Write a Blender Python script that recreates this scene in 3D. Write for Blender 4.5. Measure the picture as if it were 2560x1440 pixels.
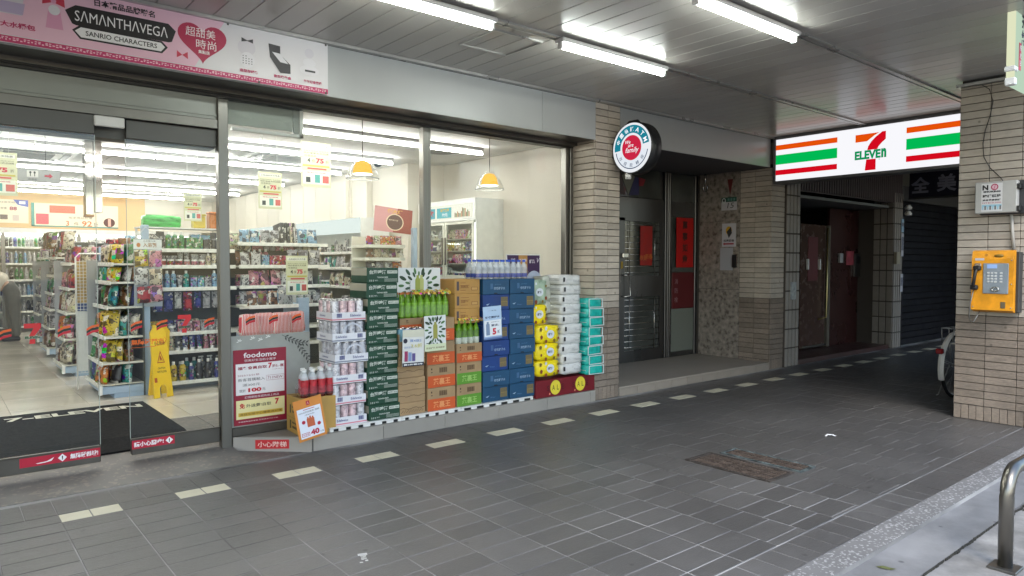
import bpy, bmesh, math, random
from mathutils import Matrix, Vector, Euler
D = bpy.data; SC = bpy.context.scene; COL = SC.collection
for o in list(D.objects): D.objects.remove(o)
rnd = random.Random(11); R = math.radians; PI = math.pi

# ------------------------------------------------------------------ camera, sky, sun, exposure
def make_camera():
    y, p, r = 0.692071805, -0.0352506307, 0.00121388
    f = Vector((math.sin(y)*math.cos(p), math.cos(y)*math.cos(p), math.sin(p)))
    r0 = Vector((math.cos(y), -math.sin(y), 0)); u0 = r0.cross(f)
    rr = r0*math.cos(r) + u0*math.sin(r); uu = -r0*math.sin(r) + u0*math.cos(r)
    m = Matrix((rr, uu, -f)).transposed().to_4x4(); m.translation = (0, 0, 1.426)
    c = D.cameras.new('camera'); o = D.objects.new('camera', c); COL.objects.link(o)
    o.matrix_world = m; c.sensor_width = 36; c.lens = 36*1759.6/2560; c.clip_start = .05; c.clip_end = 500
    SC.camera = o
make_camera()
W = D.worlds.new('World'); SC.world = W; W.use_nodes = True
_n = W.node_tree.nodes; _n.clear()
_sk = _n.new('ShaderNodeTexSky'); _sk.sky_type = 'NISHITA'; _sk.sun_disc = False
SUN_EL, SUN_AZ = R(48), R(215)
_sk.sun_elevation = SUN_EL; _sk.sun_rotation = SUN_AZ; _sk.air_density = 1.2; _sk.dust_density = 1.2
_bg = _n.new('ShaderNodeBackground'); _bg.inputs[1].default_value = .135
_ow = _n.new('ShaderNodeOutputWorld')
W.node_tree.links.new(_sk.outputs[0], _bg.inputs[0]); W.node_tree.links.new(_bg.outputs[0], _ow.inputs[0])
_l = D.lights.new('sun', 'SUN'); _l.energy = .5; _l.angle = R(20); _l.color = (1, .97, .92)
_o = D.objects.new('sun', _l); COL.objects.link(_o)
_d = Vector((math.sin(SUN_AZ)*math.cos(SUN_EL), math.cos(SUN_AZ)*math.cos(SUN_EL), math.sin(SUN_EL)))
_o.rotation_euler = _d.to_track_quat('Z', 'Y').to_euler()
VS = SC.view_settings; VS.view_transform = 'Standard'; VS.look = 'None'; VS.gamma = 1; VS.exposure = 1.72
VS.use_curve_mapping = False
SC.render.engine = 'CYCLES'; SC.cycles.use_denoising = True
try: SC.cycles.denoiser = 'OPENIMAGEDENOISE'
except Exception: pass
SC.cycles.max_bounces = 10; SC.cycles.diffuse_bounces = 4; SC.cycles.glossy_bounces = 4
SC.cycles.transparent_max_bounces = 24; SC.cycles.transmission_bounces = 6; SC.cycles.sample_clamp_indirect = 6
SC.cycles.caustics_reflective = False; SC.cycles.caustics_refractive = False
TUBE_OUT, TUBE_IN, SIGN_E = 13.0, 16.8, .27

# ------------------------------------------------------------------ materials
def S(r, g, b):
    f = lambda v: ((v/255+.055)/1.055)**2.4 if v > 10 else v/255/12.92
    return (f(r), f(g), f(b))
def nodes(name):
    m = D.materials.new(name); m.use_nodes = True; t = m.node_tree
    return m, t, t.nodes['Principled BSDF']
_mc = {}
def mat(name, col=(.5, .5, .5), rough=.5, metal=0, var=0, scale=8, bump=0, bscale=60, objcol=False, stretch=(1, 1, 1), coat=0, rvar=0, alpha=1, spec=.5):
    """painted / moulded surface: base colour varied by noise, relief by a second noise, shade varied from object to object"""
    if name in _mc: return _mc[name]
    m, t, p = nodes(name); N = t.nodes.new; L = t.links.new
    p.inputs['Roughness'].default_value = rough; p.inputs['Metallic'].default_value = metal
    p.inputs['Base Color'].default_value = (*col, 1); p.inputs['Coat Weight'].default_value = coat
    p.inputs['Specular IOR Level'].default_value = spec; p.inputs['Alpha'].default_value = alpha
    oi = N('ShaderNodeObjectInfo')
    src = None
    if objcol: src = oi.outputs['Color']; L(src, p.inputs['Base Color'])
    if var or bump or rvar:
        tc = N('ShaderNodeTexCoord'); mp = N('ShaderNodeMapping'); mp.inputs['Scale'].default_value = stretch
        vm = N('ShaderNodeVectorMath'); vm.operation = 'MULTIPLY_ADD'; vm.inputs[1].default_value = (1, 1, 1)
        cm = N('ShaderNodeCombineXYZ'); ml = N('ShaderNodeMath'); ml.operation = 'MULTIPLY'; ml.inputs[1].default_value = 37.7
        L(oi.outputs['Random'], ml.inputs[0]); L(ml.outputs[0], cm.inputs[0]); L(ml.outputs[0], cm.inputs[1])
        L(tc.outputs['Object'], mp.inputs[0]); L(mp.outputs[0], vm.inputs[0]); L(cm.outputs[0], vm.inputs[2])
    if var or rvar:
        nz = N('ShaderNodeTexNoise'); nz.inputs['Scale'].default_value = scale; nz.inputs['Detail'].default_value = 5
        L(vm.outputs[0], nz.inputs['Vector'])
        mr = N('ShaderNodeMapRange'); mr.inputs[1].default_value = .3; mr.inputs[2].default_value = .7
        mr.inputs[3].default_value = 1-var; mr.inputs[4].default_value = 1+var; L(nz.outputs[0], mr.inputs[0])
        rm = N('ShaderNodeMath'); rm.operation = 'MULTIPLY_ADD'; rm.inputs[1].default_value = 2*rvar; rm.inputs[2].default_value = 1-rvar
        L(oi.outputs['Random'], rm.inputs[0]); mm = N('ShaderNodeMath'); mm.operation = 'MULTIPLY'
        L(mr.outputs[0], mm.inputs[0]); L(rm.outputs[0], mm.inputs[1])
        mx = N('ShaderNodeMixRGB'); mx.blend_type = 'MULTIPLY'; mx.inputs[0].default_value = 1
        if src: L(src, mx.inputs[1])
        else: mx.inputs[1].default_value = (*col, 1)
        cb = N('ShaderNodeCombineColor')
        for i in range(3): L(mm.outputs[0], cb.inputs[i])
        L(cb.outputs[0], mx.inputs[2]); L(mx.outputs[0], p.inputs['Base Color'])
        if var >= .035:
            r2 = N('ShaderNodeMapRange'); r2.inputs[1].default_value = .3; r2.inputs[2].default_value = .7
            r2.inputs[3].default_value = max(.02, rough*.82); r2.inputs[4].default_value = min(1, rough*1.2); L(nz.outputs[0], r2.inputs[0]); L(r2.outputs[0], p.inputs['Roughness'])
    if bump:
        nb = N('ShaderNodeTexNoise'); nb.inputs['Scale'].default_value = bscale; nb.inputs['Detail'].default_value = 4
        L(vm.outputs[0], nb.inputs['Vector']); bp = N('ShaderNodeBump'); bp.inputs['Strength'].default_value = bump
        bp.inputs['Distance'].default_value = .004; L(nb.outputs[0], bp.inputs['Height']); L(bp.outputs[0], p.inputs['Normal'])
    _mc[name] = m; return m
def emit(name, col, s):
    if name in _mc: return _mc[name]
    m = D.materials.new(name); m.use_nodes = True; t = m.node_tree; t.nodes.clear()
    e = t.nodes.new('ShaderNodeEmission'); e.inputs[0].default_value = (*col, 1); e.inputs[1].default_value = s
    o = t.nodes.new('ShaderNodeOutputMaterial'); t.links.new(e.outputs[0], o.inputs[0]); _mc[name] = m; return m
def glass(name, tint=(.975, .99, .98), base=.026, mx=.5, rough=.0):
    """thin sheet glass: lets light through, mirrors more at grazing angles"""
    if name in _mc: return _mc[name]
    m = D.materials.new(name); m.use_nodes = True; t = m.node_tree; t.nodes.clear(); N = t.nodes.new; L = t.links.new
    a = N('ShaderNodeBsdfTransparent'); a.inputs[0].default_value = (*tint, 1)
    g = N('ShaderNodeBsdfGlossy'); g.inputs['Roughness'].default_value = rough
    lw = N('ShaderNodeLayerWeight'); lw.inputs[0].default_value = .5
    pw = N('ShaderNodeMath'); pw.operation = 'POWER'; pw.inputs[1].default_value = 4; L(lw.outputs['Facing'], pw.inputs[0])
    ma = N('ShaderNodeMath'); ma.operation = 'MULTIPLY_ADD'; ma.inputs[1].default_value = mx; ma.inputs[2].default_value = base; L(pw.outputs[0], ma.inputs[0])
    x = N('ShaderNodeMixShader'); L(ma.outputs[0], x.inputs[0]); L(a.outputs[0], x.inputs[1]); L(g.outputs[0], x.inputs[2])
    o = N('ShaderNodeOutputMaterial'); L(x.outputs[0], o.inputs[0]); _mc[name] = m; return m
def ink(r, g, b): return mat('print_%d_%d_%d' % (r, g, b), S(r, g, b), .45)
def printed(name, objcol=True, scale=34, rough=.35, col=(.5, .5, .5)):
    """packaging: crisp flat blocks of the base colour, white, a deep tone and a second hue, crossed by fine lines of print"""
    if name in _mc: return _mc[name]
    m, t, p = nodes(name); N = t.nodes.new; L = t.links.new
    oi = N('ShaderNodeObjectInfo'); tc = N('ShaderNodeTexCoord'); vm = N('ShaderNodeVectorMath'); vm.operation = 'ADD'
    cm = N('ShaderNodeCombineXYZ'); ml = N('ShaderNodeMath'); ml.operation = 'MULTIPLY'; ml.inputs[1].default_value = 53.1
    L(oi.outputs['Random'], ml.inputs[0]); L(ml.outputs[0], cm.inputs[0]); L(ml.outputs[0], cm.inputs[2])
    L(tc.outputs['Object'], vm.inputs[0]); L(cm.outputs[0], vm.inputs[1])
    vo = N('ShaderNodeTexVoronoi'); vo.distance = 'CHEBYCHEV'; vo.inputs['Scale'].default_value = scale; vo.inputs['Randomness'].default_value = .85; L(vm.outputs[0], vo.inputs['Vector'])
    sc = N('ShaderNodeSeparateColor'); L(vo.outputs['Color'], sc.inputs[0])
    base = N('ShaderNodeRGB'); base.outputs[0].default_value = (*col, 1); src = oi.outputs['Color'] if objcol else base.outputs[0]
    dk = N('ShaderNodeMixRGB'); dk.blend_type = 'MULTIPLY'; dk.inputs[0].default_value = 1; dk.inputs[2].default_value = (.22, .2, .22, 1); L(src, dk.inputs[1])
    wh = N('ShaderNodeMixRGB'); wh.inputs[0].default_value = .8; wh.inputs[2].default_value = (.62, .6, .55, 1); L(src, wh.inputs[1])
    hs = N('ShaderNodeHueSaturation'); hs.inputs['Saturation'].default_value = 1.25; L(src, hs.inputs['Color'])
    hm = N('ShaderNodeMath'); hm.operation = 'MULTIPLY_ADD'; hm.inputs[1].default_value = .6; hm.inputs[2].default_value = .2; L(sc.outputs[1], hm.inputs[0]); L(hm.outputs[0], hs.inputs['Hue'])
    cur = src
    for lo, c in ((.52, wh), (.66, hs), (.80, dk)):
        g = N('ShaderNodeMath'); g.operation = 'GREATER_THAN'; g.inputs[1].default_value = lo; L(sc.outputs[0], g.inputs[0])
        x = N('ShaderNodeMixRGB'); L(g.outputs[0], x.inputs[0]); L(cur, x.inputs[1]); L(c.outputs[0], x.inputs[2]); cur = x.outputs[0]
    v2 = N('ShaderNodeTexVoronoi'); v2.distance = 'CHEBYCHEV'; v2.inputs['Scale'].default_value = scale*4.5; L(vm.outputs[0], v2.inputs['Vector'])
    s2 = N('ShaderNodeSeparateColor'); L(v2.outputs['Color'], s2.inputs[0]); g = N('ShaderNodeMath'); g.operation = 'GREATER_THAN'; g.inputs[1].default_value = .87; L(s2.outputs[0], g.inputs[0])
    x = N('ShaderNodeMixRGB'); L(g.outputs[0], x.inputs[0]); L(cur, x.inputs[1]); x.inputs[2].default_value = (.03, .028, .03, 1)
    L(x.outputs[0], p.inputs['Base Color']); p.inputs['Roughness'].default_value = rough
    nb = N('ShaderNodeTexNoise'); nb.inputs['Scale'].default_value = 26; L(vm.outputs[0], nb.inputs[0])
    bp = N('ShaderNodeBump'); bp.inputs['Strength'].default_value = .6; bp.inputs['Distance'].default_value = .012
    L(nb.outputs[0], bp.inputs['Height']); L(bp.outputs[0], p.inputs['Normal'])
    _mc[name] = m; return m
def speckle(name, cols, scale, rough=.7, bump=.3):
    """pebble-wash / terrazzo: small stones of several tones"""
    if name in _mc: return _mc[name]
    m, t, p = nodes(name); N = t.nodes.new; L = t.links.new
    tc = N('ShaderNodeTexCoord'); v = N('ShaderNodeTexVoronoi'); v.inputs['Scale'].default_value = scale; L(tc.outputs['Object'], v.inputs['Vector'])
    sx = N('ShaderNodeSeparateColor'); L(v.outputs['Color'], sx.inputs[0]); r = N('ShaderNodeValToRGB'); L(sx.outputs[0], r.inputs[0])
    e = r.color_ramp.elements; r.color_ramp.interpolation = 'CONSTANT'
    for i, c in enumerate(cols):
        el = e[i] if i < 2 else e.new(0); el.position = i/len(cols); el.color = (*c, 1)
    nz = N('ShaderNodeTexNoise'); nz.inputs['Scale'].default_value = 3; L(tc.outputs['Object'], nz.inputs[0])
    mx = N('ShaderNodeMixRGB'); mx.blend_type = 'MULTIPLY'; mx.inputs[0].default_value = .5; L(r.outputs[0], mx.inputs[1]); L(nz.outputs[0], mx.inputs[2])
    L(mx.outputs[0], p.inputs['Base Color']); p.inputs['Roughness'].default_value = rough
    bp = N('ShaderNodeBump'); bp.inputs['Strength'].default_value = bump; bp.inputs['Distance'].default_value = .003; bp.invert = True
    L(v.outputs['Distance'], bp.inputs['Height']); L(bp.outputs[0], p.inputs['Normal']); _mc[name] = m; return m

STEEL = mat('brushed_steel', (.17, .165, .15), .34, .85, var=.12, scale=6, stretch=(1, 1, .1), rvar=.05)
BRONZE = mat('bronze_anodised', (.10, .093, .082), .38, .6, var=.12, scale=5, rvar=.06)
DARKM = mat('dark_frame', (.025, .023, .022), .4, .3, var=.2, scale=6)
WHITE = mat('white_paint', (.74, .74, .72), .4, var=.03, scale=3)
FASCIA = mat('fascia_aluminium', (.39, .40, .40), .35, .1, var=.05, scale=1.5, stretch=(1, 1, .25), rvar=.03)
PLASTIC = mat('white_plastic', (.72, .72, .70), .35, var=.05, scale=10)
BLACK = mat('black_plastic', (.012, .012, .013), .35)
RUBBER = mat('black_rubber', (.012, .012, .0125), .9, var=.25, scale=40, bump=.4, bscale=300, spec=.15)
GREYG = mat('grey_green_panel', (.26, .275, .25), .4, .2, var=.08, scale=3)
BLUEP = mat('pale_blue_metal', (.33, .43, .55), .4, var=.05, scale=6)
SHELF = mat('shelf_cream', (.62, .62, .54), .4, var=.05, scale=6)
RAIL = mat('price_rail', (.75, .75, .70), .3, var=.1, scale=25)
CARD = mat('cardboard', (.33, .22, .115), .75, var=.12, scale=7, bump=.1, bscale=90, rvar=.08)
OBJ = mat('object_colour', (.5, .5, .5), .3, objcol=True, var=.08, scale=12)
OBJM = mat('object_colour_matt', (.5, .5, .5), .6, objcol=True, var=.1, scale=9, bump=.15, bscale=40)
PRN = printed('printed_pack', scale=21)
PRNF = printed('printed_fine', scale=52)
PET = mat('clear_pet', (.75, .8, .82), .12, alpha=.42)
GLASS = glass('sheet_glass')
GLASSE = glass('glass_edge', (.7, .85, .8), .12)
TUBEO = emit('tube_arcade', (.93, 1, .95), TUBE_OUT); TUBEI = emit('tube_shop', (1, .985, .93), TUBE_IN)

# ------------------------------------------------------------------ mesh builder
_fc = D.curves.new('type', 'FONT'); _fc.resolution_u = 2; _fo = D.objects.new('type', _fc)
_ts = D.scenes.new('typesetting'); 
COL.objects.link(_fo)
_tcache = {}
def glyphs(s, bold=0.0, spacing=1.0):
    k = (s, bold, spacing)
    if k not in _tcache:
        _fc.body = s; _fc.offset = bold; _fc.space_character = spacing
        dg = bpy.context.evaluated_depsgraph_get(); dg.update()
        me = D.meshes.new_from_object(_fo.evaluated_get(dg))
        v = [tuple(x.co) for x in me.vertices]; f = [tuple(p.vertices) for p in me.polygons]; D.meshes.remove(me)
        if v:
            x0 = min(a[0] for a in v); x1 = max(a[0] for a in v); y0 = min(a[1] for a in v); y1 = max(a[1] for a in v)
        else: x0 = x1 = y0 = y1 = 0
        v = [(a[0]-(x0+x1)/2, a[1]-(y0+y1)/2, 0) for a in v]
        _tcache[k] = (v, f, x1-x0, y1-y0)
    return _tcache[k]
SOUTH = Matrix.Rotation(PI/2, 4, 'X')                                     # print on a face that looks to the street
WEST = Matrix.Rotation(-PI/2, 4, 'Z') @ Matrix.Rotation(PI/2, 4, 'X')     # print on a face that looks along the arcade to the left
UP = Matrix.Identity(4)
class MB:
    def __init__(s): s.v = []; s.f = []; s.m = []; s.sm = []
    def add(s, v, f, M=None, mi=0, smooth=False):
        b = len(s.v); s.v += [tuple(M @ Vector(a)) for a in v] if M else [tuple(a) for a in v]
        s.f += [tuple(i+b for i in q) for q in f]; s.m += [mi]*len(f); s.sm += [smooth]*len(f); return s
    def box(s, x0, x1, y0, y1, z0, z1, mi=0, M=None):
        v = [(x, y, z) for x in (x0, x1) for y in (y0, y1) for z in (z0, z1)]
        return s.add(v, [(0, 1, 3, 2), (4, 6, 7, 5), (0, 4, 5, 1), (2, 3, 7, 6), (0, 2, 6, 4), (1, 5, 7, 3)], M, mi)
    def cbox(s, x0, x1, y0, y1, z0, z1, c=.004, mi=0, M=None, seg=1, smooth=False):
        bm = bmesh.new(); bmesh.ops.create_cube(bm, size=1)
        for q in bm.verts: q.co = ((x0+x1)/2+q.co.x*(x1-x0), (y0+y1)/2+q.co.y*(y1-y0), (z0+z1)/2+q.co.z*(z1-z0))
        bmesh.ops.bevel(bm, geom=bm.edges[:], offset=c, segments=seg, affect='EDGES', profile=.5)
        bm.verts.index_update(); v = [tuple(q.co) for q in bm.verts]; f = [tuple(q.index for q in p.verts) for p in bm.faces]; bm.free()
        return s.add(v, f, M, mi, smooth)
    def quad(s, a, b, c, d, mi=0): return s.add([a, b, c, d], [(0, 1, 2, 3)], None, mi)
    def prism(s, pts, h0, h1, M=None, mi=0):
        """outline in xy, raised along z"""
        n = len(pts); v = [(p[0], p[1], h0) for p in pts]+[(p[0], p[1], h1) for p in pts]
        f = [tuple(range(n-1, -1, -1)), tuple(range(n, 2*n))]+[(i, (i+1) % n, n+(i+1) % n, n+i) for i in range(n)]
        return s.add(v, f, M, mi)
    def flat(s, pts, M=None, mi=0): return s.add([(p[0], p[1], p[2] if len(p) > 2 else 0) for p in pts], [tuple(range(len(pts)))], M, mi)
    def lathe(s, prof, seg=16, M=None, mi=0, smooth=True, mis=None):
        v = []; f = []; n = len(prof)
        for i in range(seg):
            a = 2*PI*i/seg; v += [(r*math.cos(a), r*math.sin(a), z) for r, z in prof]
        for i in range(seg):
            for j in range(n-1):
                a, b = i*n+j, ((i+1) % seg)*n+j; f.append((a, b, b+1, a+1))
        if mis:
            for j in range(n-1): s.add_sel(v, [q for k, q in enumerate(f) if k % (n-1) == j], M, mis[j], smooth)
            return s
        return s.add(v, f, M, mi, smooth)
    def add_sel(s, v, f, M, mi, smooth):
        us = sorted({i for q in f for i in q}); ix = {a: b for b, a in enumerate(us)}
        return s.add([v[i] for i in us], [tuple(ix[i] for i in q) for q in f], M, mi, smooth)
    def tube(s, pts, r, seg=10, mi=0, caps=True):
        pts = [Vector(p) for p in pts]; n = len(pts); v = []; f = []; up = Vector((.123, .31, 1)).normalized()
        for i, p in enumerate(pts):
            t = (pts[min(i+1, n-1)]-pts[max(i-1, 0)]).normalized(); a = t.cross(up)
            if a.length < .05: a = t.cross(Vector((1, 0, 0)))
            a.normalize(); b = t.cross(a).normalized()
            v += [p+(a*math.cos(2*PI*k/seg)+b*math.sin(2*PI*k/seg))*r for k in range(seg)]
        for i in range(n-1):
            for k in range(seg): f.append((i*seg+k, i*seg+(k+1) % seg, (i+1)*seg+(k+1) % seg, (i+1)*seg+k))
        if caps: f += [tuple(range(seg-1, -1, -1)), tuple(range((n-1)*seg, n*seg))]
        return s.add(v, f, None, mi, True)
    def text(s, t, c, size=None, M=SOUTH, mi=0, w=None, bold=0.0, spacing=1.0, off=0, skew=0):
        """flat lettering centred on c; size is the height of the letters, w an optional width to fill"""
        v, f, tw, th = glyphs(t, bold, spacing)
        if not v: return s
        k = (size/th) if size else w/tw; kx = (w/tw) if w else k
        T = Matrix.Translation(Vector(c)) @ M @ Matrix(((kx, skew*k, 0, 0), (0, k, 0, 0), (0, 0, k, off), (0, 0, 0, 1)))
        return s.add(v, f, T, mi)
    def mesh(s, name, mats, org=(0, 0, 0)):
        me = D.meshes.new(name); o = Vector(org)
        me.from_pydata([tuple(Vector(a)-o) for a in s.v], [], s.f); me.update()
        for m in (mats if isinstance(mats, (list, tuple)) else [mats]): me.materials.append(m)
        me.polygons.foreach_set('material_index', s.m); me.polygons.foreach_set('use_smooth', s.sm); return me
NEW = []
def obj(name, me, parent=None, loc=(0, 0, 0), rot=(0, 0, 0), col=None):
    o = D.objects.new(name, me); o.location = loc; o.rotation_euler = rot
    if parent: o.parent = parent
    if col: o.color = (*col, 1)
    NEW.append(o); return o
def part(name, mb, mats, parent, label=None, kind=None, org=None, col=None):
    """a part modelled in scene coordinates, moved under its (unrotated) thing"""
    if org is None:
        org = Vector((0, 0, 0)); q = parent
        while q: org = org+q.location; q = q.parent
    o = obj(name, mb.mesh(name, mats, org), parent, col=col)
    if label: o['label'] = label
    if kind: o['kind'] = kind
    return o
def tag(o, label, cat, group=None):
    o['label'] = label; o['category'] = cat
    if group: o['group'] = group
    return o
def thing(name, label, cat, loc=(0, 0, 0), group=None, rot=(0, 0, 0)):
    return tag(obj(name, None, None, loc, rot), label, cat, group)
def solo(name, mb, mats, label, cat, org=(0, 0, 0), group=None, col=None):
    return tag(obj(name, mb.mesh(name, mats, org), None, org, col=col), label, cat, group)
def struct(name, mb, mats, parent=None):
    o = obj(name, mb.mesh(name, mats), parent)
    if not parent: o['kind'] = 'structure'
    return o
def copy_tree(o, parent=None):
    c = o.copy(); NEW.append(c)
    if parent: c.parent = parent
    for ch in [q for q in NEW if q.parent == o]: copy_tree(ch, c)
    return c
ORD = 'first second third fourth fifth sixth seventh eighth ninth tenth eleventh twelfth thirteenth fourteenth fifteenth sixteenth'.split()
REG = []
def reg(o, adj, kind, place, sort, seq):
    REG.append((o, adj, kind, place, sort, seq)); return o
def finish_labels():
    g = {}
    for r in REG: g.setdefault((r[1], r[2], r[3], r[5]), []).append(r)
    for (adj, kind, place, seq), rs in g.items():
        rs.sort(key=lambda r: r[4])
        for i, r in enumerate(rs):
            if len(rs) == 1: r[0]['label'] = f'{adj} {kind} {place}'
            else: r[0]['label'] = f'{ORD[i] if i < 16 else str(i+1)+"th"} {adj} {kind} {seq} {place}'
            w = r[0]['label'].split()
            while len(w) > 16 and 'the' in w: w.remove('the')
            r[0]['label'] = ' '.join(w)
            r[0]['category'] = kind; r[0]['group'] = f'goods {place}'
# cached box meshes for repeated tiles
_tb = {}
def tile_mesh(name, dx, dy, dz, c, m):
    k = (name, round(dx, 4), round(dy, 4), round(dz, 4), m.name)
    if k not in _tb: _tb[k] = MB().cbox(-dx/2, dx/2, -dy/2, dy/2, -dz/2, dz/2, c).mesh(name, m)
    return _tb[k]

def weather(m, amount=.2, scale=.8):
    """wear that runs across neighbouring pieces: broad traffic stains and small dark spots, placed by position in the scene"""
    t = m.node_tree; N = t.nodes.new; L = t.links.new; p = t.nodes['Principled BSDF']; src = p.inputs['Base Color'].links[0].from_socket
    ge = N('ShaderNodeNewGeometry'); a = N('ShaderNodeTexNoise'); a.inputs['Scale'].default_value = scale; a.inputs['Detail'].default_value = 6; a.inputs['Roughness'].default_value = .65; L(ge.outputs['Position'], a.inputs['Vector'])
    r = N('ShaderNodeMapRange'); r.inputs[1].default_value = .35; r.inputs[2].default_value = .65; r.inputs[3].default_value = 1-amount; r.inputs[4].default_value = 1+amount*.6; L(a.outputs[0], r.inputs[0])
    v = N('ShaderNodeTexVoronoi'); v.inputs['Scale'].default_value = 5.5; L(ge.outputs['Position'], v.inputs['Vector'])
    d = N('ShaderNodeMapRange'); d.inputs[1].default_value = .05; d.inputs[2].default_value = .09; d.inputs[3].default_value = .55; d.inputs[4].default_value = 1; L(v.outputs['Distance'], d.inputs[0])
    k = N('ShaderNodeMath'); k.operation = 'MULTIPLY'; L(r.outputs[0], k.inputs[0]); L(d.outputs[0], k.inputs[1])
    c = N('ShaderNodeCombineColor'); [L(k.outputs[0], c.inputs[i]) for i in range(3)]
    x = N('ShaderNodeMixRGB'); x.blend_type = 'MULTIPLY'; x.inputs[0].default_value = 1; L(src, x.inputs[1]); L(c.outputs[0], x.inputs[2]); L(x.outputs[0], p.inputs['Base Color'])
# ------------------------------------------------------------------ arcade floor
SLATE = mat('slate_tile', (.104, .0995, .095), .36, var=.14, scale=5, bump=.5, bscale=26, stretch=(1.2, 12, 1), rvar=.16, spec=.45)
weather(SLATE)
CREAMT = mat('cream_tile', (.66, .61, .45), .45, var=.06, scale=9, bump=.1, rvar=.04)
GROUT = mat('grout', (.24, .235, .23), .8, var=.85, scale=1.4)
fl = struct('arcade_floor', MB().box(-6, 26, 1.5, 5.04, -.2, -.0022), GROUT)
rest = MB(); tiles = []
PX, PY = .305, .1607
for ci in range(-12, 60):
    xc = 1.753+PX*(ci+.5)
    shift = 0
    if xc > 3.3: shift = PY*.5*((ci*7) % 2) + (PY*.25 if (ci*5) % 3 == 1 else 0)
    for ri in range(-1, 18):
        y1 = 4.52-PY*ri+shift; y0 = y1-PY
        if y1 > 4.52: 
            if y0 > 4.5: continue
            y1 = 4.52
        if y1 <= 1.846: continue
        y0 = max(y0, 1.846)
        if y1-y0 < .02: continue
        tiles.append((xc, (y0+y1)/2, PX-.0052, y1-y0-.0048, SLATE))
for ci in range(-14, 54):          # the row with cream pairs, and the upright course along the shops
    x = 1.753+.61*(ci*.5)
    if ci % 2 == 0:
        for k in (0, 1): tiles.append((x+.0762+.1525*k, 4.592, .148, .14, CREAMT))
    else: tiles.append((x+.1525, 4.592, .30, .14, SLATE))
    for k in (0, 1): tiles.append((x+.0762+.1525*k, 4.82, .148, .305, SLATE))
for ci in range(-10, 110): tiles.append((1.6+.1525*ci, 1.742, .148, .195, SLATE))
def dist(t): return math.hypot(t[0], t[1])
def seen(t): 
    a = math.atan2(t[0], t[1]); return -.02 < a < 1.36 and not (t[1] < 2.2 and t[0] < 1.2)
vis = sorted([t for t in tiles if seen(t)], key=dist)
cream = [t for t in vis if t[4] is CREAMT]; near = cream+[t for t in vis if t[4] is SLATE][:300-len(cream)]
ids = set(map(id, near))
for t in near:
    me = tile_mesh('cream_tile' if t[4] is CREAMT else 'slate_tile', t[2], t[3], .03, .002, t[4])
    obj('cream_tile' if t[4] is CREAMT else 'slate_tile', me, fl, (t[0], t[1], -.015+rnd.uniform(-.0012, .0004)), (rnd.uniform(-.0025, .0025), rnd.uniform(-.0015, .0015), 0))
for t in tiles:
    if id(t) in ids: continue
    dz = rnd.uniform(-.0012, .0004)
    rest.box(t[0]-t[2]/2, t[0]+t[2]/2, t[1]-t[3]/2, t[1]+t[3]/2, -.03, dz, 1 if t[4] is CREAMT else 0)
part('tile_field', rest, [SLATE, CREAMT], fl, kind='stuff')
PEB = speckle('pebble_wash', [S(132, 130, 128), S(176, 174, 172), S(156, 154, 152), S(104, 102, 100), S(184, 182, 180), S(146, 138, 130)], 92, .75, .6)
struct('kerb_strip', MB().box(-6, 26, 1.505, 1.642, -.2, .001), PEB)
CONC = mat('smooth_concrete', (.235, .232, .23), .8, var=.14, scale=2.2, bump=.35, bscale=30, stretch=(1, 2.2, 1))
struct('gutter_path', MB().box(-6, 26, 1.268, 1.503, -.3, -.022), CONC)
ROUGHC = mat('rough_concrete', (.265, .255, .24), .9, var=.25, scale=7, bump=.5, bscale=55)
weather(CONC, .22, 2.2); weather(ROUGHC, .3, 3.1)
struct('road', MB().box(-60, 80, -60, 1.267, -.35, -.034), ROUGHC)
dk = MB(); 
r8 = random.Random(8); yy = 1.256
for i in range(230):
    x = 2.4+i*.0155; yy = min(1.264, max(1.250, yy+r8.uniform(-.0028, .0028)))
    w = .0016+(.007*r8.random()**3 if math.sin(i*.13)+math.sin(i*.37+2) > .3 else .0009*r8.random())
    if r8.random() < .12: continue
    dk.box(x, x+.0158, yy-w, yy+w*r8.uniform(.5, 1), -.032, -.0205)
part('moss_crack', dk, mat('damp_dirt', (.028, .026, .02), .95, var=.4, scale=30), obj('path_joint', None)); 
NEW[-2]['kind'] = 'structure'
# terrazzo ramp and inside entrance floor
TERR = speckle('terrazzo', [S(128, 123, 117), S(80, 77, 74), S(172, 166, 158), S(52, 50, 49), S(146, 137, 127), S(100, 96, 92)], 48, .55, .15)
m = MB()
prof = [(5.03, -.19), (5.03, .002), (5.9, .1135), (6.36, .1135), (6.36, -.19)]
xs = [-6, 1.735]
m.add([(x, y, z) for x in xs for y, z in prof], [(0, 5, 6, 1), (1, 6, 7, 2), (2, 7, 8, 3), (3, 8, 9, 4), (0, 1, 2, 3, 4), (9, 8, 7, 6, 5)])
m.add([(1.735, 5.03, .001), (2.2, 5.03, .001), (1.735, 5.39, .02), (1.735, 5.03, -.1), (2.2, 5.03, -.1), (1.735, 5.39, -.1)], [(0, 1, 2), (0, 3, 4, 1), (1, 4, 5, 2)])
m.box(1.74, 5.5, 5.47, 6.36, -.19, .1135)
struct('entrance_ramp', m, TERR)
# polished shop floor, 60 cm tiles
PORC = mat('polished_porcelain', (.62, .565, .475), .09, var=.06, scale=2.5, rvar=.03)
sf = struct('shop_floor', MB().box(-6, 5.6, 6.362, 16.9, -.2, .111), mat('shop_grout', (.28, .25, .21), .7))
me = tile_mesh('porcelain_tile', .597, .597, .01, .0015, PORC)
for i in range(10):
    for j in range(17): obj('porcelain_tile', me, sf, (-.38+.6*i, 6.664+.6*j, .1105+rnd.uniform(-.0003, .0003)))

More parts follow.
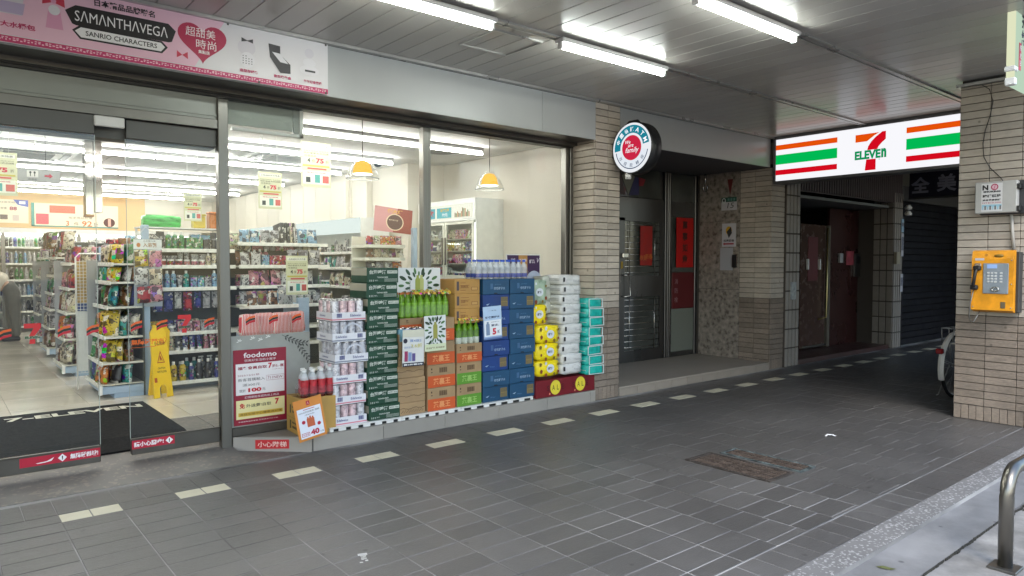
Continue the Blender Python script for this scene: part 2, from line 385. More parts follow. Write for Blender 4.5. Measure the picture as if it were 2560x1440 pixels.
# ------------------------------------------------------------------ arcade ceiling
CEIL = mat('ceiling_metal', (.45, .425, .39), .25, 0, var=.02, scale=1.5, rvar=.07, spec=.5)
ce = struct('ceiling', MB().box(-6, 26, 1.2, 5.3, 3.112, 3.4), DARKM)
strips = [(1.42, 2.628), (2.672, 3.808), (3.852, 5.03)]
for k in range(-10, 41):
    xc = 2.736+.175*k+.0875
    for y0, y1 in strips:
        me = tile_mesh('ceiling_panel', .1712, y1-y0, .012, .0035, CEIL)
        obj('ceiling_panel', me, ce, (xc, (y0+y1)/2, 3.098), (rnd.uniform(-.001, .001), rnd.uniform(-.006, .006), 0))
part('far_panels', MB().box(10.02, 26, 1.42, 5.03, 3.09, 3.11), CEIL, ce)
TRIM = mat('trim_aluminium', (.42, .41, .39), .3, .5, var=.05, scale=4)
for y in (2.65, 3.83):
    part('ceiling_trim', MB().box(-6, 9.9, y-.03, y+.012, 3.078, 3.1).box(-6, 9.9, y+.018, y+.034, 3.074, 3.1), TRIM, ce)
part('edge_trim', MB().box(-6, 10, 4.985, 5.028, 3.07, 3.091), TRIM, ce)
hb = MB()
for a in ((3.14, 3.6, 3.98, 3.992), (3.14, 3.6, 4.408, 4.42), (3.14, 3.152, 3.992, 4.408), (3.588, 3.6, 3.992, 4.408)): hb.box(*a, 3.082, 3.094)
part('hatch_frame', hb, TRIM, ce)
struct('upper_floors', MB().box(-6, 26, 1.2, 17.4, 3.402, 9), mat('facade_tile', (.3, .27, .23), .7, var=.1))
struct('arcade_end_wall', MB().box(25, 25.2, 1.2, 5.4, -.1, 3.4), mat('dark_wall', (.06, .055, .05), .8, var=.2))
struct('added_street_blocker', MB().box(8.05, 11.5, 1.45, 1.6, 0, 3.09).box(15, 25, 1.45, 1.6, 0, 3.09), mat('dark_wall2', (.10, .095, .09), .8, var=.2))  # unseen wall runs added to hold back sky light; the opening lets some in

# ------------------------------------------------------------------ tiled pillars
TILEU = mat('beige_tile', (.43, .375, .31), .55, var=.09, scale=16, bump=.2, bscale=120, stretch=(1, 1, 3), rvar=.13)
weather(TILEU, .14, 1.6)
TILEL = mat('brown_ribbed_tile', (.235, .19, .15), .8, var=.2, scale=26, bump=.9, bscale=45, stretch=(1, 1, 4), rvar=.14)
weather(TILEL, .2, 1.6)
JOINT = mat('dark_joint', (.07, .06, .052), .9)
RH = .0685
def tile_face(p, face, pos, u0, u1, z0, z1, split=.955, base=.135):
    """rows of long tiles on one face; face 'S' looks to the street, 'W' along the arcade"""
    org = p.location; th = .014
    def put(ua, ub, za, zb, m, nm, pro=0):
        uc, zc = (ua+ub)/2, (za+zb)/2
        if face == 'S': me = tile_mesh(nm, ub-ua-.004, th, zb-za-.0062, .0025, m); l = (uc, pos-th/2-pro, zc)
        else: me = tile_mesh(nm, th, ub-ua-.004, zb-za-.0062, .0025, m); l = (pos-th/2-pro, uc, zc)
        obj(nm, me, p, Vector(l)-org)
    z = z0
    if z0 < base:
        n = max(1, round((u1-u0)/.063)); w = (u1-u0)/n
        for i in range(n): put(u0+w*i, u0+w*(i+1), z0, base, TILEL, 'upright_tile')
        z = base
    n = max(1, round((u1-u0)/.235)); w = (u1-u0)/n
    while z < z1-.012:
        zb = min(z+RH, z1); low = (z+zb)/2 < split
        for i in range(n): put(u0+w*i, u0+w*(i+1), z, zb, TILEL if low else TILEU, 'ribbed_tile' if low else 'wall_tile', (rnd.uniform(.002, .006) if low else rnd.uniform(0, .0012)))
        z = zb
def pillar(label, x0, x1, y0, y1, z1, faces):
    p = thing('tiled_pillar', label, 'pillar', (x0, y0, 0), 'tiled pillars of the arcade')
    part('core', MB().box(x0+.0135, x1, y0+.0135, y1, -.05, z1), JOINT, p)
    for f, a, b in faces: tile_face(p, f, y0+.014 if f == 'S' else x0+.014, a, b, .0, z1)
    return p
pillar('beige tiled pillar between the shop window and the dark doorway', 5.286, 5.66, 5.04, 5.495, 3.075, [('S', 5.286, 5.66), ('W', 5.055, 5.37)])
pillar('beige tiled pillar at the right of the dark doorway, below the striped lit sign', 8.65, 8.985, 5.03, 6.1, 2.70, [('S', 8.65, 8.985), ('W', 5.045, 5.50)])
pillar('beige tiled pillar that carries the yellow payphone', 7.32, 7.95, 1.66, 2.39, 3.035, [('W', 1.66, 2.39)])
part('cap_trim', MB().box(7.29, 7.95, 1.6, 2.42, 3.036, 3.062), TRIM, NEW[[i for i, o in enumerate(NEW) if o.name.startswith('tiled_pillar')][-1]])
part('filler', MB().box(7.34, 7.95, 1.6, 2.38, 3.063, 3.112), DARKM, [o for o in NEW if o.name.startswith('tiled_pillar')][-1])
# narrow pilasters of upright tiles further along
PILT = mat('pale_upright_tile', (.26, .238, .212), .5, var=.08, scale=14, rvar=.07)
def pilaster(label, x0, x1, y0, ncol, ztop, rows, wcols=0):
    p = thing('pilaster', label, 'pilaster', (x0, y0, 0), 'pilasters beyond the lit sign')
    part('core', MB().box(x0+.012, x1-.002, y0+.012, y0+.6, 0, ztop), JOINT, p)
    w = (x1-x0)/ncol; h = ztop/rows
    me = tile_mesh('upright_tile', w-.022, .014, h-.02, .004, PILT); m2 = tile_mesh('upright_tile', .014, .095, h-.02, .004, PILT)
    for r in range(rows):
        for c in range(ncol): obj('upright_tile', me, p, (w*(c+.5), .007, h*(r+.5)))
        for c in range(wcols): obj('upright_tile', m2, p, (.007, .065+.112*c, h*(r+.5)))
    return p
pilaster('narrow pilaster of pale upright tiles beside the dark red doorway', 8.99, 9.36, 5.0, 4, 2.62, 10)
pilaster('narrow pilaster with paper notices between the red doorway and the roller shutter', 12.45, 12.78, 5.0, 4, 2.62, 10, 3)

# ------------------------------------------------------------------ fascia, banner, lit signs
fa = thing('fascia', 'long white fascia panel above the shop window', 'fascia', (0, 5.04, 2.69))
for a, b in ((-6, 1.2), (1.203, 4.55), (4.553, 5.285)): part('fascia_panel', MB().box(a, b, 5.04, 5.06, 2.69, 3.07), FASCIA, fa)
part('soffit', MB().box(-6, 5.284, 5.061, 5.30, 2.692, 2.70).box(-6, 5.284, 5.30, 5.335, 2.66, 2.70), BRONZE, fa)
part('backing', MB().box(-6, 5.284, 5.062, 5.5, 2.701, 3.1), DARKM, fa)
fb = thing('doorway_fascia', 'white fascia panel above the dark doorway, next to the striped sign', 'fascia', (5.66, 5.04, 2.7))
part('fascia_panel', MB().box(5.661, 8.62, 5.04, 5.06, 2.70, 3.07), FASCIA, fb)
part('soffit', MB().box(5.661, 8.64, 5.061, 6.4, 2.70, 3.1), mat('dark_soffit', (.09, .09, .088), .7), fb)

def bx(mb, x0, x1, z0, z1, y, mi): mb.quad((x0, y, z0), (x1, y, z0), (x1, y, z1), (x0, y, z1), mi)
# the printed banner over the door: pink at the left, white at the right, seen as a flat vinyl sheet
bn = thing('banner', 'pink and white printed vinyl banner with a crimson heart over the entrance', 'banner', (1, 5.02, 2.9))
VIN = mat('banner_vinyl', (.74, .72, .74), .32, var=.02, scale=2, bump=.06, bscale=6); PINKV = mat('banner_pink', S(232, 190, 208), .32, var=.05, scale=1.5)
m = MB(); m.box(-2.2, 2.352, 5.018, 5.026, 2.695, 3.078, 0)
m.flat([(-2.2, 2.74), (1.40, 2.74), (1.60, 3.078), (-2.2, 3.078)], Matrix.Translation((0, 5.016, 0)) @ SOUTH, 1)
part('sheet', m, [VIN, PINKV], bn)
m = MB(); bx(m, -2.2, 2.351, 2.697, 2.735, 5.0165, 0); part('lower_border', m, ink(196, 60, 110), bn)
m = MB(); rnd2 = random.Random(3)
for i in range(150):
    x = -.3+i*.0176; bx(m, x, x+rnd2.uniform(.006, .014), 2.709+.004*(i % 2), 2.716+.004*(i % 2), 5.0158, 0)
    if i % 3: bx(m, x, x+.012, 2.722, 2.727, 5.0158, 0)
part('small_print', m, ink(240, 200, 214), bn)
def slant(x, z): return z
m = MB(); BL = 5.0152
T0 = Matrix.Translation((0, BL, 0)) @ SOUTH
m.flat([(.665, 2.945), (.72, 2.985), (1.24, 2.985), (1.285, 2.945), (1.26, 2.872), (1.24, 2.865), (.72, 2.865), (.70, 2.872)], T0, 0)
m.flat([(.70, 2.835), (.74, 2.87), (1.20, 2.864), (1.235, 2.83), (1.20, 2.787), (.74, 2.787)], Matrix.Translation((0, BL+.0006, 0)) @ SOUTH, 0)
m.flat([(.714, 2.832), (.746, 2.858), (1.194, 2.853), (1.218, 2.829), (1.194, 2.798), (.746, 2.798)], T0, 1)
m.text('SΛMΛNTHΛVEGΛ', (.975, BL-.001, 2.925), M=SOUTH, w=.52, size=.066, mi=1)
m.text('SANRIO CHARACTERS', (.97, BL-.001, 2.827), M=SOUTH, w=.40, size=.03, mi=0, bold=.012)
m.text('日本精品品牌聯名', (.99, BL-.001, 3.025), M=SOUTH, w=.34, size=.043, mi=0, bold=.025)
part('name_plates', m, [ink(32, 30, 32), ink(240, 240, 240)], bn)
m = MB(); hp = []
for i in range(48):
    t = 2*PI*i/48; x = 16*math.sin(t)**3; z = 13*math.cos(t)-5*math.cos(2*t)-2*math.cos(3*t)-math.cos(4*t); hp.append((1.452+x*.0098, 2.915+z*.0090))
m.flat(hp, T0, 0)
m.text('超甜美', (1.44, BL-.001, 2.967), M=SOUTH, size=.062, w=.19, mi=1); m.text('時尚', (1.475, BL-.001, 2.893), M=SOUTH, size=.062, w=.13, mi=1); m.text('集點送', (1.46, BL-.001, 2.842), M=SOUTH, size=.024, mi=1, bold=.02)
part('crimson_heart', m, [ink(178, 38, 78), ink(246, 240, 240)], bn)
m = MB()     # printed goods at the right of the banner, drawn as plain shapes
def disc(cx, cz, rx, rz, mi, y=BL, n=20): m.flat([(cx+rx*math.cos(2*PI*i/n), cz+rz*math.sin(2*PI*i/n)) for i in range(n)], Matrix.Translation((0, y, 0)) @ SOUTH, mi)
disc(1.745, 2.93, .062, .055, 0); disc(1.75, 2.845, .05, .055, 1, BL-.0004)
for i in range(14): disc(1.72+.02*(i % 4), 2.82+.017*(i//4), .004, .004, 2, BL-.0009, 6)
m.flat([(1.71, 2.995), (1.75, 2.98), (1.79, 2.995), (1.79, 2.965), (1.75, 2.975), (1.71, 2.965)], Matrix.Translation((0, BL-.001, 0)) @ SOUTH, 2)
m.flat([(1.90, 2.99), (1.985, 2.985), (1.985, 2.925), (2.06, 2.865), (2.06, 2.80), (1.985, 2.795), (1.91, 2.895)], T0, 2)
m.flat([(1.925, 2.935), (1.98, 2.932), (2.045, 2.868), (1.985, 2.872)], Matrix.Translation((0, BL-.0007, 0)) @ SOUTH, 1)
disc(2.205, 2.85, .075, .036, 1); disc(2.205, 2.905, .05, .03, 1, BL-.0005); disc(2.205, 2.975, .035, .035, 0)
m.flat([(2.17, 2.852), (2.25, 2.852), (2.25, 2.838), (2.17, 2.838)], Matrix.Translation((0, BL-.001, 0)) @ SOUTH, 2)
m.flat([(.27, 3.06), (.47, 3.06), (.45, 2.86), (.29, 2.86)], T0, 0); disc(.37, 3.06, .1, .02, 1, BL-.0007)
m.flat([(.275, 2.93), (.465, 2.93), (.455, 2.865), (.285, 2.865)], Matrix.Translation((0, BL-.0009, 0)) @ SOUTH, 3)
m.add([(x, BL, z) for x, z in ((.565, 2.82), (.655, 2.82), (.64, 2.93), (.58, 2.93))], [(0, 1, 2, 3)], None, 4)
m.add([(x, BL-.0006, z) for x, z in ((.605, 2.985), (.555, 3.02), (.55, 2.955), (.605, 2.975), (.665, 2.955), (.66, 3.02))], [(0, 1, 2), (0, 2, 3), (0, 3, 4), (0, 4, 5)], None, 5)
disc(.607, 2.982, .014, .014, 4, BL-.0009); disc(.61, 2.93, .03, .03, 1, BL-.0003)
m.add([(x, BL-.0012, z) for x, z in ((1.322, 2.80), (1.29, 2.825), (1.288, 2.778), (1.356, 2.825), (1.358, 2.778))], [(0, 1, 2), (0, 4, 3)], None, 5)
part('printed_goods', m, [ink(214, 210, 216), ink(228, 226, 230), ink(52, 48, 52), ink(190, 176, 206), ink(224, 160, 190), ink(206, 62, 86)], bn)
for s, x, z, h, w in (('造型存錢筒', 1.76, 2.768, .022, .13), ('音樂珠寶盒', 2.0, 2.768, .022, .13), ('氣氛燈香薰機', 2.23, 2.768, .022, .14), ('大水桶包', .43, 2.80, .034, .17)):
    part('caption', MB().text(s, (x, BL-.001, z), M=SOUTH, size=h, w=w, bold=.03), ink(190, 50, 100), bn)
for x, z in ((1.62, 3.065), (2.335, 3.062), (2.335, 2.705), (1.83, 2.705)): part('eyelet', MB().lathe([(0, .004), (.008, .003), (.008, 0)], 8, Matrix.Translation((x, 5.016, z)) @ SOUTH), STEEL, bn)

# striped lit sign across the arcade
sg = thing('lit_sign', 'large lit shop sign with orange, green and red stripes across the arcade', 'sign', (8.64, 3.9, 2.75))
SY0, SY1, SZ0, SZ1 = 2.62, 5.0, 2.478, 3.085
m = MB().box(8.645, 8.86, SY0, SY1, SZ0, SZ1)
for a in ((SY0, SY1, SZ1-.032, SZ1), (SY0, SY1, SZ0, SZ0+.032), (SY0, SY0+.03, SZ0+.032, SZ1-.032), (SY1-.03, SY1, SZ0+.032, SZ1-.032)): m.box(8.625, 8.645, *a)
part('case', m, mat('sign_frame', (.16, .16, .165), .4, .5), sg)
FACE = emit('sign_white', (.96, .96, 1), SIGN_E*1.1)
fz0, fz1, fy0, fy1 = SZ0+.034, SZ1-.034, SY0+.032, SY1-.032; H = fz1-fz0
m = MB(); m.quad((8.637, fy1, fz0), (8.637, fy0, fz0), (8.637, fy0, fz1), (8.637, fy1, fz1)); part('lit_face', m, FACE, sg)
def sq(mb, ya, yb, za, zb, mi=0, x=8.635): mb.quad((x, ya, za), (x, yb, za), (x, yb, zb), (x, ya, zb), mi)
SO, SGN, SR = emit('sign_orange', S(240, 84, 8), SIGN_E), emit('sign_green', S(0, 194, 88), SIGN_E), emit('sign_red', S(222, 12, 32), SIGN_E)
GR2 = emit('sign_deep_green', S(10, 150, 90), SIGN_E)
for ya, yb in ((fy1, 4.155), (3.36, fy0)):
    for nm, a, b, mm in (('orange_stripe', .745, .865, SO), ('green_stripe', .395, .625, SGN), ('red_stripe', .14, .262, SR)):
        mb = MB(); sq(mb, ya, yb, fz0+a*H, fz0+b*H); part(nm, mb, mm, sg)
def W_(y, z): return (-(y), z)
def wflat(mb, pts, mi, x=8.635): mb.add([(x, y, z) for y, z in pts], [tuple(range(len(pts)))], None, mi)
m = MB(); c = 3.757
m2 = [(3.945, fz0+.70*H), (3.945, fz0+.855*H), (3.645, fz0+.855*H)] ; 
arc = lambda t: (3.79-.115*t-.06*t*t, fz0+(.68+.17*t**.75)*H)
wflat(m, [(3.935, fz0+.685*H), (3.80, fz0+.685*H), (3.765, fz0+.73*H), (3.72, fz0+.79*H), (3.66, fz0+.85*H), (3.935, fz0+.85*H)], 0)
wflat(m, [(3.625, fz0+.86*H), (3.585, fz0+.86*H), (3.585, fz0+.69*H), (3.63, fz0+.62*H), (3.665, fz0+.55*H), (3.68, fz0+.49*H), (3.795, fz0+.49*H), (3.785, fz0+.57*H), (3.75, fz0+.67*H), (3.70, fz0+.76*H)], 1)
wflat(m, [(3.805, fz0+.285*H), (3.82, fz0+.045*H), (3.695, fz0+.045*H), (3.695, fz0+.285*H)], 1)
m.text('ELEVE', (8.6345, 3.79, fz0+.39*H), M=WEST, size=.105, w=.30, mi=2, bold=.05); m.text('n', (8.6345, 3.605, fz0+.395*H), M=WEST, size=.108, w=.058, mi=2, bold=.06)
m.text('®', (8.6345, 3.655, fz0+.265*H), M=WEST, size=.016, mi=2)
part('numeral_logo', m, [SO, SR, GR2], sg)
# round bank sign
rs = thing('round_sign', 'round lit bank machine sign in a black case on the tiled pillar', 'sign', (5.52, 4.75, 2.6))
WXM = Matrix.Translation((5.52, 4.752, 2.597)) @ Matrix.Rotation(-PI/2, 4, 'Y')
m = MB().lathe([(0, -.16), (.24, -.16), (.262, -.14), (.262, 0), (.25, .006)], 40, WXM)
part('case', m, BLACK, rs)
m = MB().box(5.54, 5.64, 4.95, 5.035, 2.52, 2.68).cbox(5.545, 5.635, 4.7, 4.9, 2.60, 2.89, .04)
m.prism([(4.86, 2.36), (5.0, 2.50), (5.0, 2.66), (4.86, 2.82)], 5.56, 5.64, Matrix(((0, 0, 1, 0), (1, 0, 0, 0), (0, 1, 0, 0), (0, 0, 0, 1)))); part('bracket', m, BLACK, rs)
def wring(mb, r0, r1, a0, a1, mi, x, n=40):
    for i in range(n):
        a, b = R(a0+(a1-a0)*i/n), R(a0+(a1-a0)*(i+1)/n)
        P = lambda r, t: (x, 4.752-r*math.cos(t), 2.597+r*math.sin(t))
        mb.quad(P(r0, a), P(r1, a), P(r1, b), P(r0, b), mi)
m = MB(); wring(m, 0, .25, 0, 360, 0, 5.511, 48); part('lit_face', m, emit('round_white', (.93, .96, 1), SIGN_E*1.0), rs)
m = MB(); wring(m, .148, .228, 8, 186, 0, 5.509); wring(m, .13, .214, 190, 350, 3, 5.5095); wring(m, .205, .214, 190, 350, 2, 5.509); wring(m, 0, .126, 0, 360, 1, 5.509)
for i, ch in enumerate('中國信託ATM'):
    t = R(158-i*23); cy, cz = 4.752-.187*math.cos(t), 2.597+.187*math.sin(t)
    m.text(ch, (5.508, cy, cz), size=.046, M=WEST @ Matrix.Rotation(t-PI/2, 4, 'Z'), mi=4, bold=.02)
for i, ch in enumerate('存提款轉帳'):
    t = R(215+i*27); cy, cz = 4.752-.175*math.cos(t), 2.597+.175*math.sin(t)
    m.text(ch, (5.508, cy, cz), size=.04, M=WEST @ Matrix.Rotation(t+PI/2, 4, 'Z'), mi=2)
for s, dy, dz, w in (('We', .05, .06, .075), ('are', .01, .02, .07), ('family', -.005, -.03, .17)): m.text(s, (5.508, 4.752+dy, 2.597+dz), M=WEST, w=w, mi=4, skew=.25)
part('face_print', m, [emit('round_teal', S(30, 130, 150), .29), emit('round_red', S(205, 40, 70), .29), emit('round_navy', S(30, 60, 100), .25), emit('round_pale', S(225, 232, 240), .31), emit('round_letter', (.95, .97, 1), .33)], rs)
m = MB().lathe([(0, 0), (.03, 0), (.035, .05), (0, .09)], 12, Matrix.Translation((5.55, 4.83, 2.29))); part('lamp_socket', m, PLASTIC, rs)
# lightbox at the street edge, top right
hs = thing('hanging_lightbox', 'pale green hanging lightbox with red numeral, above the payphone pillar', 'sign', (6.2, 1.6, 3.2))
LB = emit('lightbox_green', S(196, 222, 198), .27); LY = emit('lightbox_cream', S(232, 236, 200), .28)
m = MB().box(5.56, 6.6, 1.5, 1.545, 2.615, 3.9, 0); part('face', m, LB, hs)
m = MB().box(5.545, 5.56, 1.5, 1.545, 2.66, 3.9); part('side_strip', m, LY, hs)
m = MB().cbox(5.535, 5.60, 1.49, 1.555, 2.70, 2.735, .006); part('clamp', m, PLASTIC, hs); part('clamp', MB().cbox(5.54, 5.585, 1.492, 1.553, 2.61, 2.66, .006), PLASTIC, hs)
m = MB(); m.text('指定八', (5.84, 1.498, 3.06), size=.11, M=SOUTH, mi=0, bold=.03); m.text('結帳送', (5.84, 1.498, 2.945), size=.11, M=SOUTH, mi=0, bold=.03)
m.text('1', (5.93, 1.498, 2.81), size=.20, w=.1, M=SOUTH, mi=1, bold=.06); m.box(5.632, 5.672, 1.496, 1.499, 2.72, 2.90, 1)
m.box(5.575, 6.6, 1.496, 1.499, 3.15, 3.22, 2)
part('lettering', m, [ink(25, 28, 60), ink(196, 30, 60), ink(225, 205, 110)], hs)
m = MB()
for i, ch in enumerate('限定日'): m.text(ch, (5.652, 1.4945, 2.865-.05*i), size=.034, M=SOUTH)
part('small_lettering', m, ink(244, 235, 240), hs)

# ------------------------------------------------------------------ arcade fluorescent lights
def batten(x0, x1, y, label):
    t = thing('batten_light', label, 'ceiling light', ((x0+x1)/2, y, 3.08), 'fluorescent battens under the arcade ceiling')
    part('housing', MB().cbox(x0-.03, x1+.03, y-.05, y+.05, 3.046, 3.078, .01), PLASTIC, t)
    part('tube', MB().lathe([(0, 0), (.019, 0), (.019, x1-x0), (0, x1-x0)], 14, Matrix.Translation((x0, y, 3.02)) @ Matrix.Rotation(PI/2, 4, 'Y')), TUBEO, t)
    for x in (x0-.012, x1+.012): part('lamp_holder', MB().cbox(x-.012, x+.012, y-.022, y+.022, 2.998, 3.052, .006), PLASTIC, t)
batten(1.76, 2.96, 3.80, 'lit fluorescent batten over the shop entrance, nearest the pink banner')
batten(3.62, 4.79, 3.80, 'lit fluorescent batten in front of the ceiling hatch, nearer the round bank sign')
batten(3.64, 4.78, 2.63, 'lit fluorescent batten in the row nearer the street')

# ------------------------------------------------------------------ shop shell
WALLW = mat('shop_wall', (.72, .68, .60), .55, var=.03, scale=1.2, rvar=.02)
PEACH = mat('peach_wall', S(222, 188, 140), .6, var=.04, scale=1)
def wall(name, *b, m=WALLW): return struct(name, MB().box(*b), m)
wall('right_wall', 5.54, 5.62, 5.5, 8.17, .1, 3.0)
wall('rear_side_wall', 4.96, 5.62, 8.175, 9.15, .1, 3.0)
wall('column_wall', 4.87, 5.62, 9.155, 9.6, .1, 3.0)
sw = wall('panelled_side_wall', 4.85, 5.62, 9.605, 16.9, .1, 3.0)
ys = [9.65, 10.2, 10.72, 11.2, 11.75, 12.27, 12.8, 13.36, 13.95, 14.55, 15.2, 15.85]
for a, b in zip(ys, ys[1:]): part('wall_panel', MB().cbox(4.80, 4.845, a+.008, b-.008, 2.06, 2.735, .004), WALLW, sw)
part('ledge', MB().box(4.72, 4.845, 9.61, 15.9, 2.02, 2.05), SHELF, sw)
wall('back_wall', -6, 5.6, 16.95, 17.1, .1, 3.0)
wall('left_wall', -6.1, -6, 5.3, 17, .1, 3.0)
ICE = mat('shop_ceiling_tile', (.70, .69, .67), .7, var=.03, scale=2, rvar=.02)
ic = struct('shop_ceiling', MB().box(-6, 5.62, 5.47, 17, 2.775, 3.1), mat('tee_bar', (.76, .76, .74), .4))
me = tile_mesh('ceiling_tile', 1.19, .592, .014, .002, ICE)
for i in range(5):
    for j in range(19): obj('ceiling_tile', me, ic, (.0+1.2*i, 5.78+.6*j, 2.768))
# tube rows under the shop ceiling, each row of 1.2 m lamps end to end
def row(y, xs, names):
    for k, x in enumerate(xs):
        t = thing('ceiling_lamp', names % ORD[k], 'ceiling light', (x, y, 2.76), 'fluorescent lamps in rows across the shop ceiling')
        part('housing', MB().box(x-.60, x+.60, y-.024, y+.024, 2.722, 2.7605), mat('lamp_housing', (.30, .30, .29), .5), t)
        part('tube', MB().lathe([(0, 0), (.016, 0), (.016, 1.185), (0, 1.185)], 10, Matrix.Translation((x-.5925, y, 2.692)) @ Matrix.Rotation(PI/2, 4, 'Y')), TUBEI, t)
row(6.55, [4.38, 3.17, 1.96, .75, -.46], '%s ceiling lamp from the right wall in the row just inside the window')
row(7.93, [3.99, 2.78, 1.57, .36, -.85], '%s ceiling lamp from the right wall in the second row inside the window')
row(9.30, [3.95, 2.74, 1.53, .32], '%s ceiling lamp from the right wall in the third row inside the window')
row(11.3, [3.92, 2.71, 1.5], '%s ceiling lamp from the right wall in the fourth row inside the window')
row(13.4, [3.9, 2.69, 1.48], '%s ceiling lamp from the right wall in the fifth row inside the window')
row(15.1, [3.7, 2.49, 1.28], '%s ceiling lamp from the right wall in the hindmost row, near the cooler')
def cassette(x, y, r, label):
    t = thing('air_conditioner', label, 'air conditioner', (x, y, 2.75), 'ceiling air conditioners')
    part('panel', MB().cbox(x-.45*r, x+.45*r, y-.45*r, y+.45*r, 2.725, 2.759, .01), PLASTIC, t)
    part('grille', MB().box(x-.24*r, x+.24*r, y-.24*r, y+.24*r, 2.715, 2.7245), mat('grille_grey', (.22, .22, .21), .5), t)
    for dx, dy, sx, sy in ((0, -.36, .3, .035), (0, .36, .3, .035), (-.36, 0, .035, .3), (.36, 0, .035, .3)):
        part('outlet', MB().box(x+(dx-sx)*r, x+(dx+sx)*r, y+(dy-sy)*r, y+(dy+sy)*r, 2.7205, 2.7248), BLACK, t)
cassette(3.5, 8.6, 1.05, 'ceiling air conditioner behind the hanging sale posters'); cassette(.95, 10.3, 1.05, 'ceiling air conditioner above the direction sign')
t = thing('ceiling_vent', 'round grey vent in the shop ceiling near the right window', 'vent', (4.72, 7.0, 2.75))
part('ring', MB().lathe([(0, 2.745), (.05, 2.735), (.07, 2.75), (.1, 2.738), (.13, 2.75), (.16, 2.735), (.18, 2.758)], 24, Matrix.Translation((4.72, 7.0, 0))), mat('vent_grey', (.28, .27, .26), .5), t)
t = thing('dome_camera', 'dark dome camera on the shop ceiling beside the pendant lamp', 'camera', (4.5, 8.15, 2.75))
part('dome', MB().lathe([(0, 2.66), (.03, 2.668), (.05, 2.69), (.055, 2.715)], 16, Matrix.Translation((4.5, 8.15, 0))), BLACK, t)
part('ring', MB().lathe([(.055, 2.715), (.07, 2.72), (.07, 2.76)], 16, Matrix.Translation((4.5, 8.15, 0))), PLASTIC, t)

# ------------------------------------------------------------------ shop front: posts, window glass, sliding doors
sfr = thing('shop_front', 'metal framed shop front with tall windows behind the stacked goods', 'shop front', (3.5, 5.4, .05))
part('post', MB().cbox(1.655, 1.728, 5.37, 5.45, .04, 2.63, .004), STEEL, sfr)
part('mullion', MB().cbox(3.425, 3.47, 5.375, 5.45, .18, 2.64, .004).cbox(3.474, 3.515, 5.39, 5.45, .18, 2.64, .004), STEEL, sfr)
part('jamb', MB().cbox(5.19, 5.235, 5.375, 5.45, .18, 2.64, .004).cbox(5.243, 5.283, 5.36, 5.45, .115, 2.655, .004), STEEL, sfr)
part('jamb_lining', MB().box(5.284, 5.33, 5.371, 5.50, .115, 2.655), mat('cream_edge', (.6, .57, .47), .5), sfr)
part('head_beam', MB().box(-6, 5.284, 5.36, 5.47, 2.64, 2.69), DARKM, sfr)
part('head_rail', MB().cbox(-6, 5.284, 5.337, 5.359, 2.655, 2.676, .003), BRONZE, sfr)
part('sill', MB().cbox(1.729, 5.19, 5.375, 5.45, .117, .178, .004), BRONZE, sfr)
part('pane', MB().box(1.729, 3.424, 5.415, 5.421, .179, 2.639), GLASS, sfr)
part('pane', MB().box(3.516, 5.19, 5.415, 5.421, .179, 2.639), GLASS, sfr)
part('header_panel', MB().box(-6, 1.654, 5.40, 5.44, 2.475, 2.639).box(-6, 1.654, 5.392, 5.40, 2.5, 2.512), GREYG, sfr)
part('header_rail', MB().cbox(-6, 1.654, 5.372, 5.45, 2.405, 2.474, .004), STEEL, sfr)
part('door_gear_box', MB().box(-6, 1.654, 5.455, 5.53, 2.27, 2.404).box(-6, 1.654, 5.53, 5.60, 2.27, 2.774), mat('gear_grey', (.075, .075, .07), .45, .3, var=.15, scale=3), sfr)
part('side_header_panel', MB().box(1.729, 2.255, 5.455, 5.475, 2.47, 2.639), GREYG, sfr)
part('side_header_end', MB().box(2.257, 2.305, 5.45, 5.475, 2.455, 2.639), mat('grey_cap', (.3, .32, .3), .4), sfr)
part('white_edging', MB().box(2.307, 2.335, 5.44, 5.48, 2.425, 2.639).box(1.78, 2.335, 5.44, 5.48, 2.425, 2.448), WHITE, sfr)
part('door_sensor', MB().cbox(.86, 1.04, 5.345, 5.371, 2.33, 2.40, .006), PLASTIC, sfr)
FROST = mat('frosted_film', (.36, .37, .34), .5, var=.12, scale=6, alpha=.86)
ff = part('frosted_film', MB().box(1.730, 2.36, 5.408, 5.4135, .18, .872), FROST, sfr)
m = MB(); r2 = random.Random(5)
def twig(mb, x, z, a, n, mi):
    for i in range(n):
        x2, z2 = x+.03*math.cos(a), z+.03*math.sin(a); mb.add([(x, 5.4065, z-.002), (x2, 5.4065, z2-.002), (x2, 5.4065, z2+.002), (x, 5.4065, z+.002)], [(0, 1, 2, 3)], None, mi)
        for s in (1, -1):
            b = a+s*.8; c = (x2+.018*math.cos(b), z2+.018*math.sin(b))
            mb.add([(x2, 5.406, z2), (c[0]-.007*math.sin(b), 5.406, c[1]+.007*math.cos(b)), (x2+.036*math.cos(b), 5.406, z2+.036*math.sin(b)), (c[0]+.007*math.sin(b), 5.406, c[1]-.007*math.cos(b))], [(0, 1, 2, 3)], None, mi)
        x, z, a = x2, z2, a+r2.uniform(-.3, .15)
twig(m, 2.13, .86, -.5, 7, 1); twig(m, 2.25, .80, -1.0, 6, 1)
for x, z in ((1.80, .83), (1.90, .845), (1.96, .83), (2.02, .85)):
    for a in (.4, 1.2, 2.2, 3.4): m.add([(x, 5.406, z), (x+.012*math.cos(a-.3), 5.406, z+.012*math.sin(a-.3)), (x+.024*math.cos(a), 5.406, z+.024*math.sin(a)), (x+.012*math.cos(a+.3), 5.406, z+.012*math.sin(a+.3))], [(0, 1, 2, 3)], None, 0)
part('leaf_print', m, [ink(225, 225, 220), ink(60, 62, 60)], ff, kind='stuff')
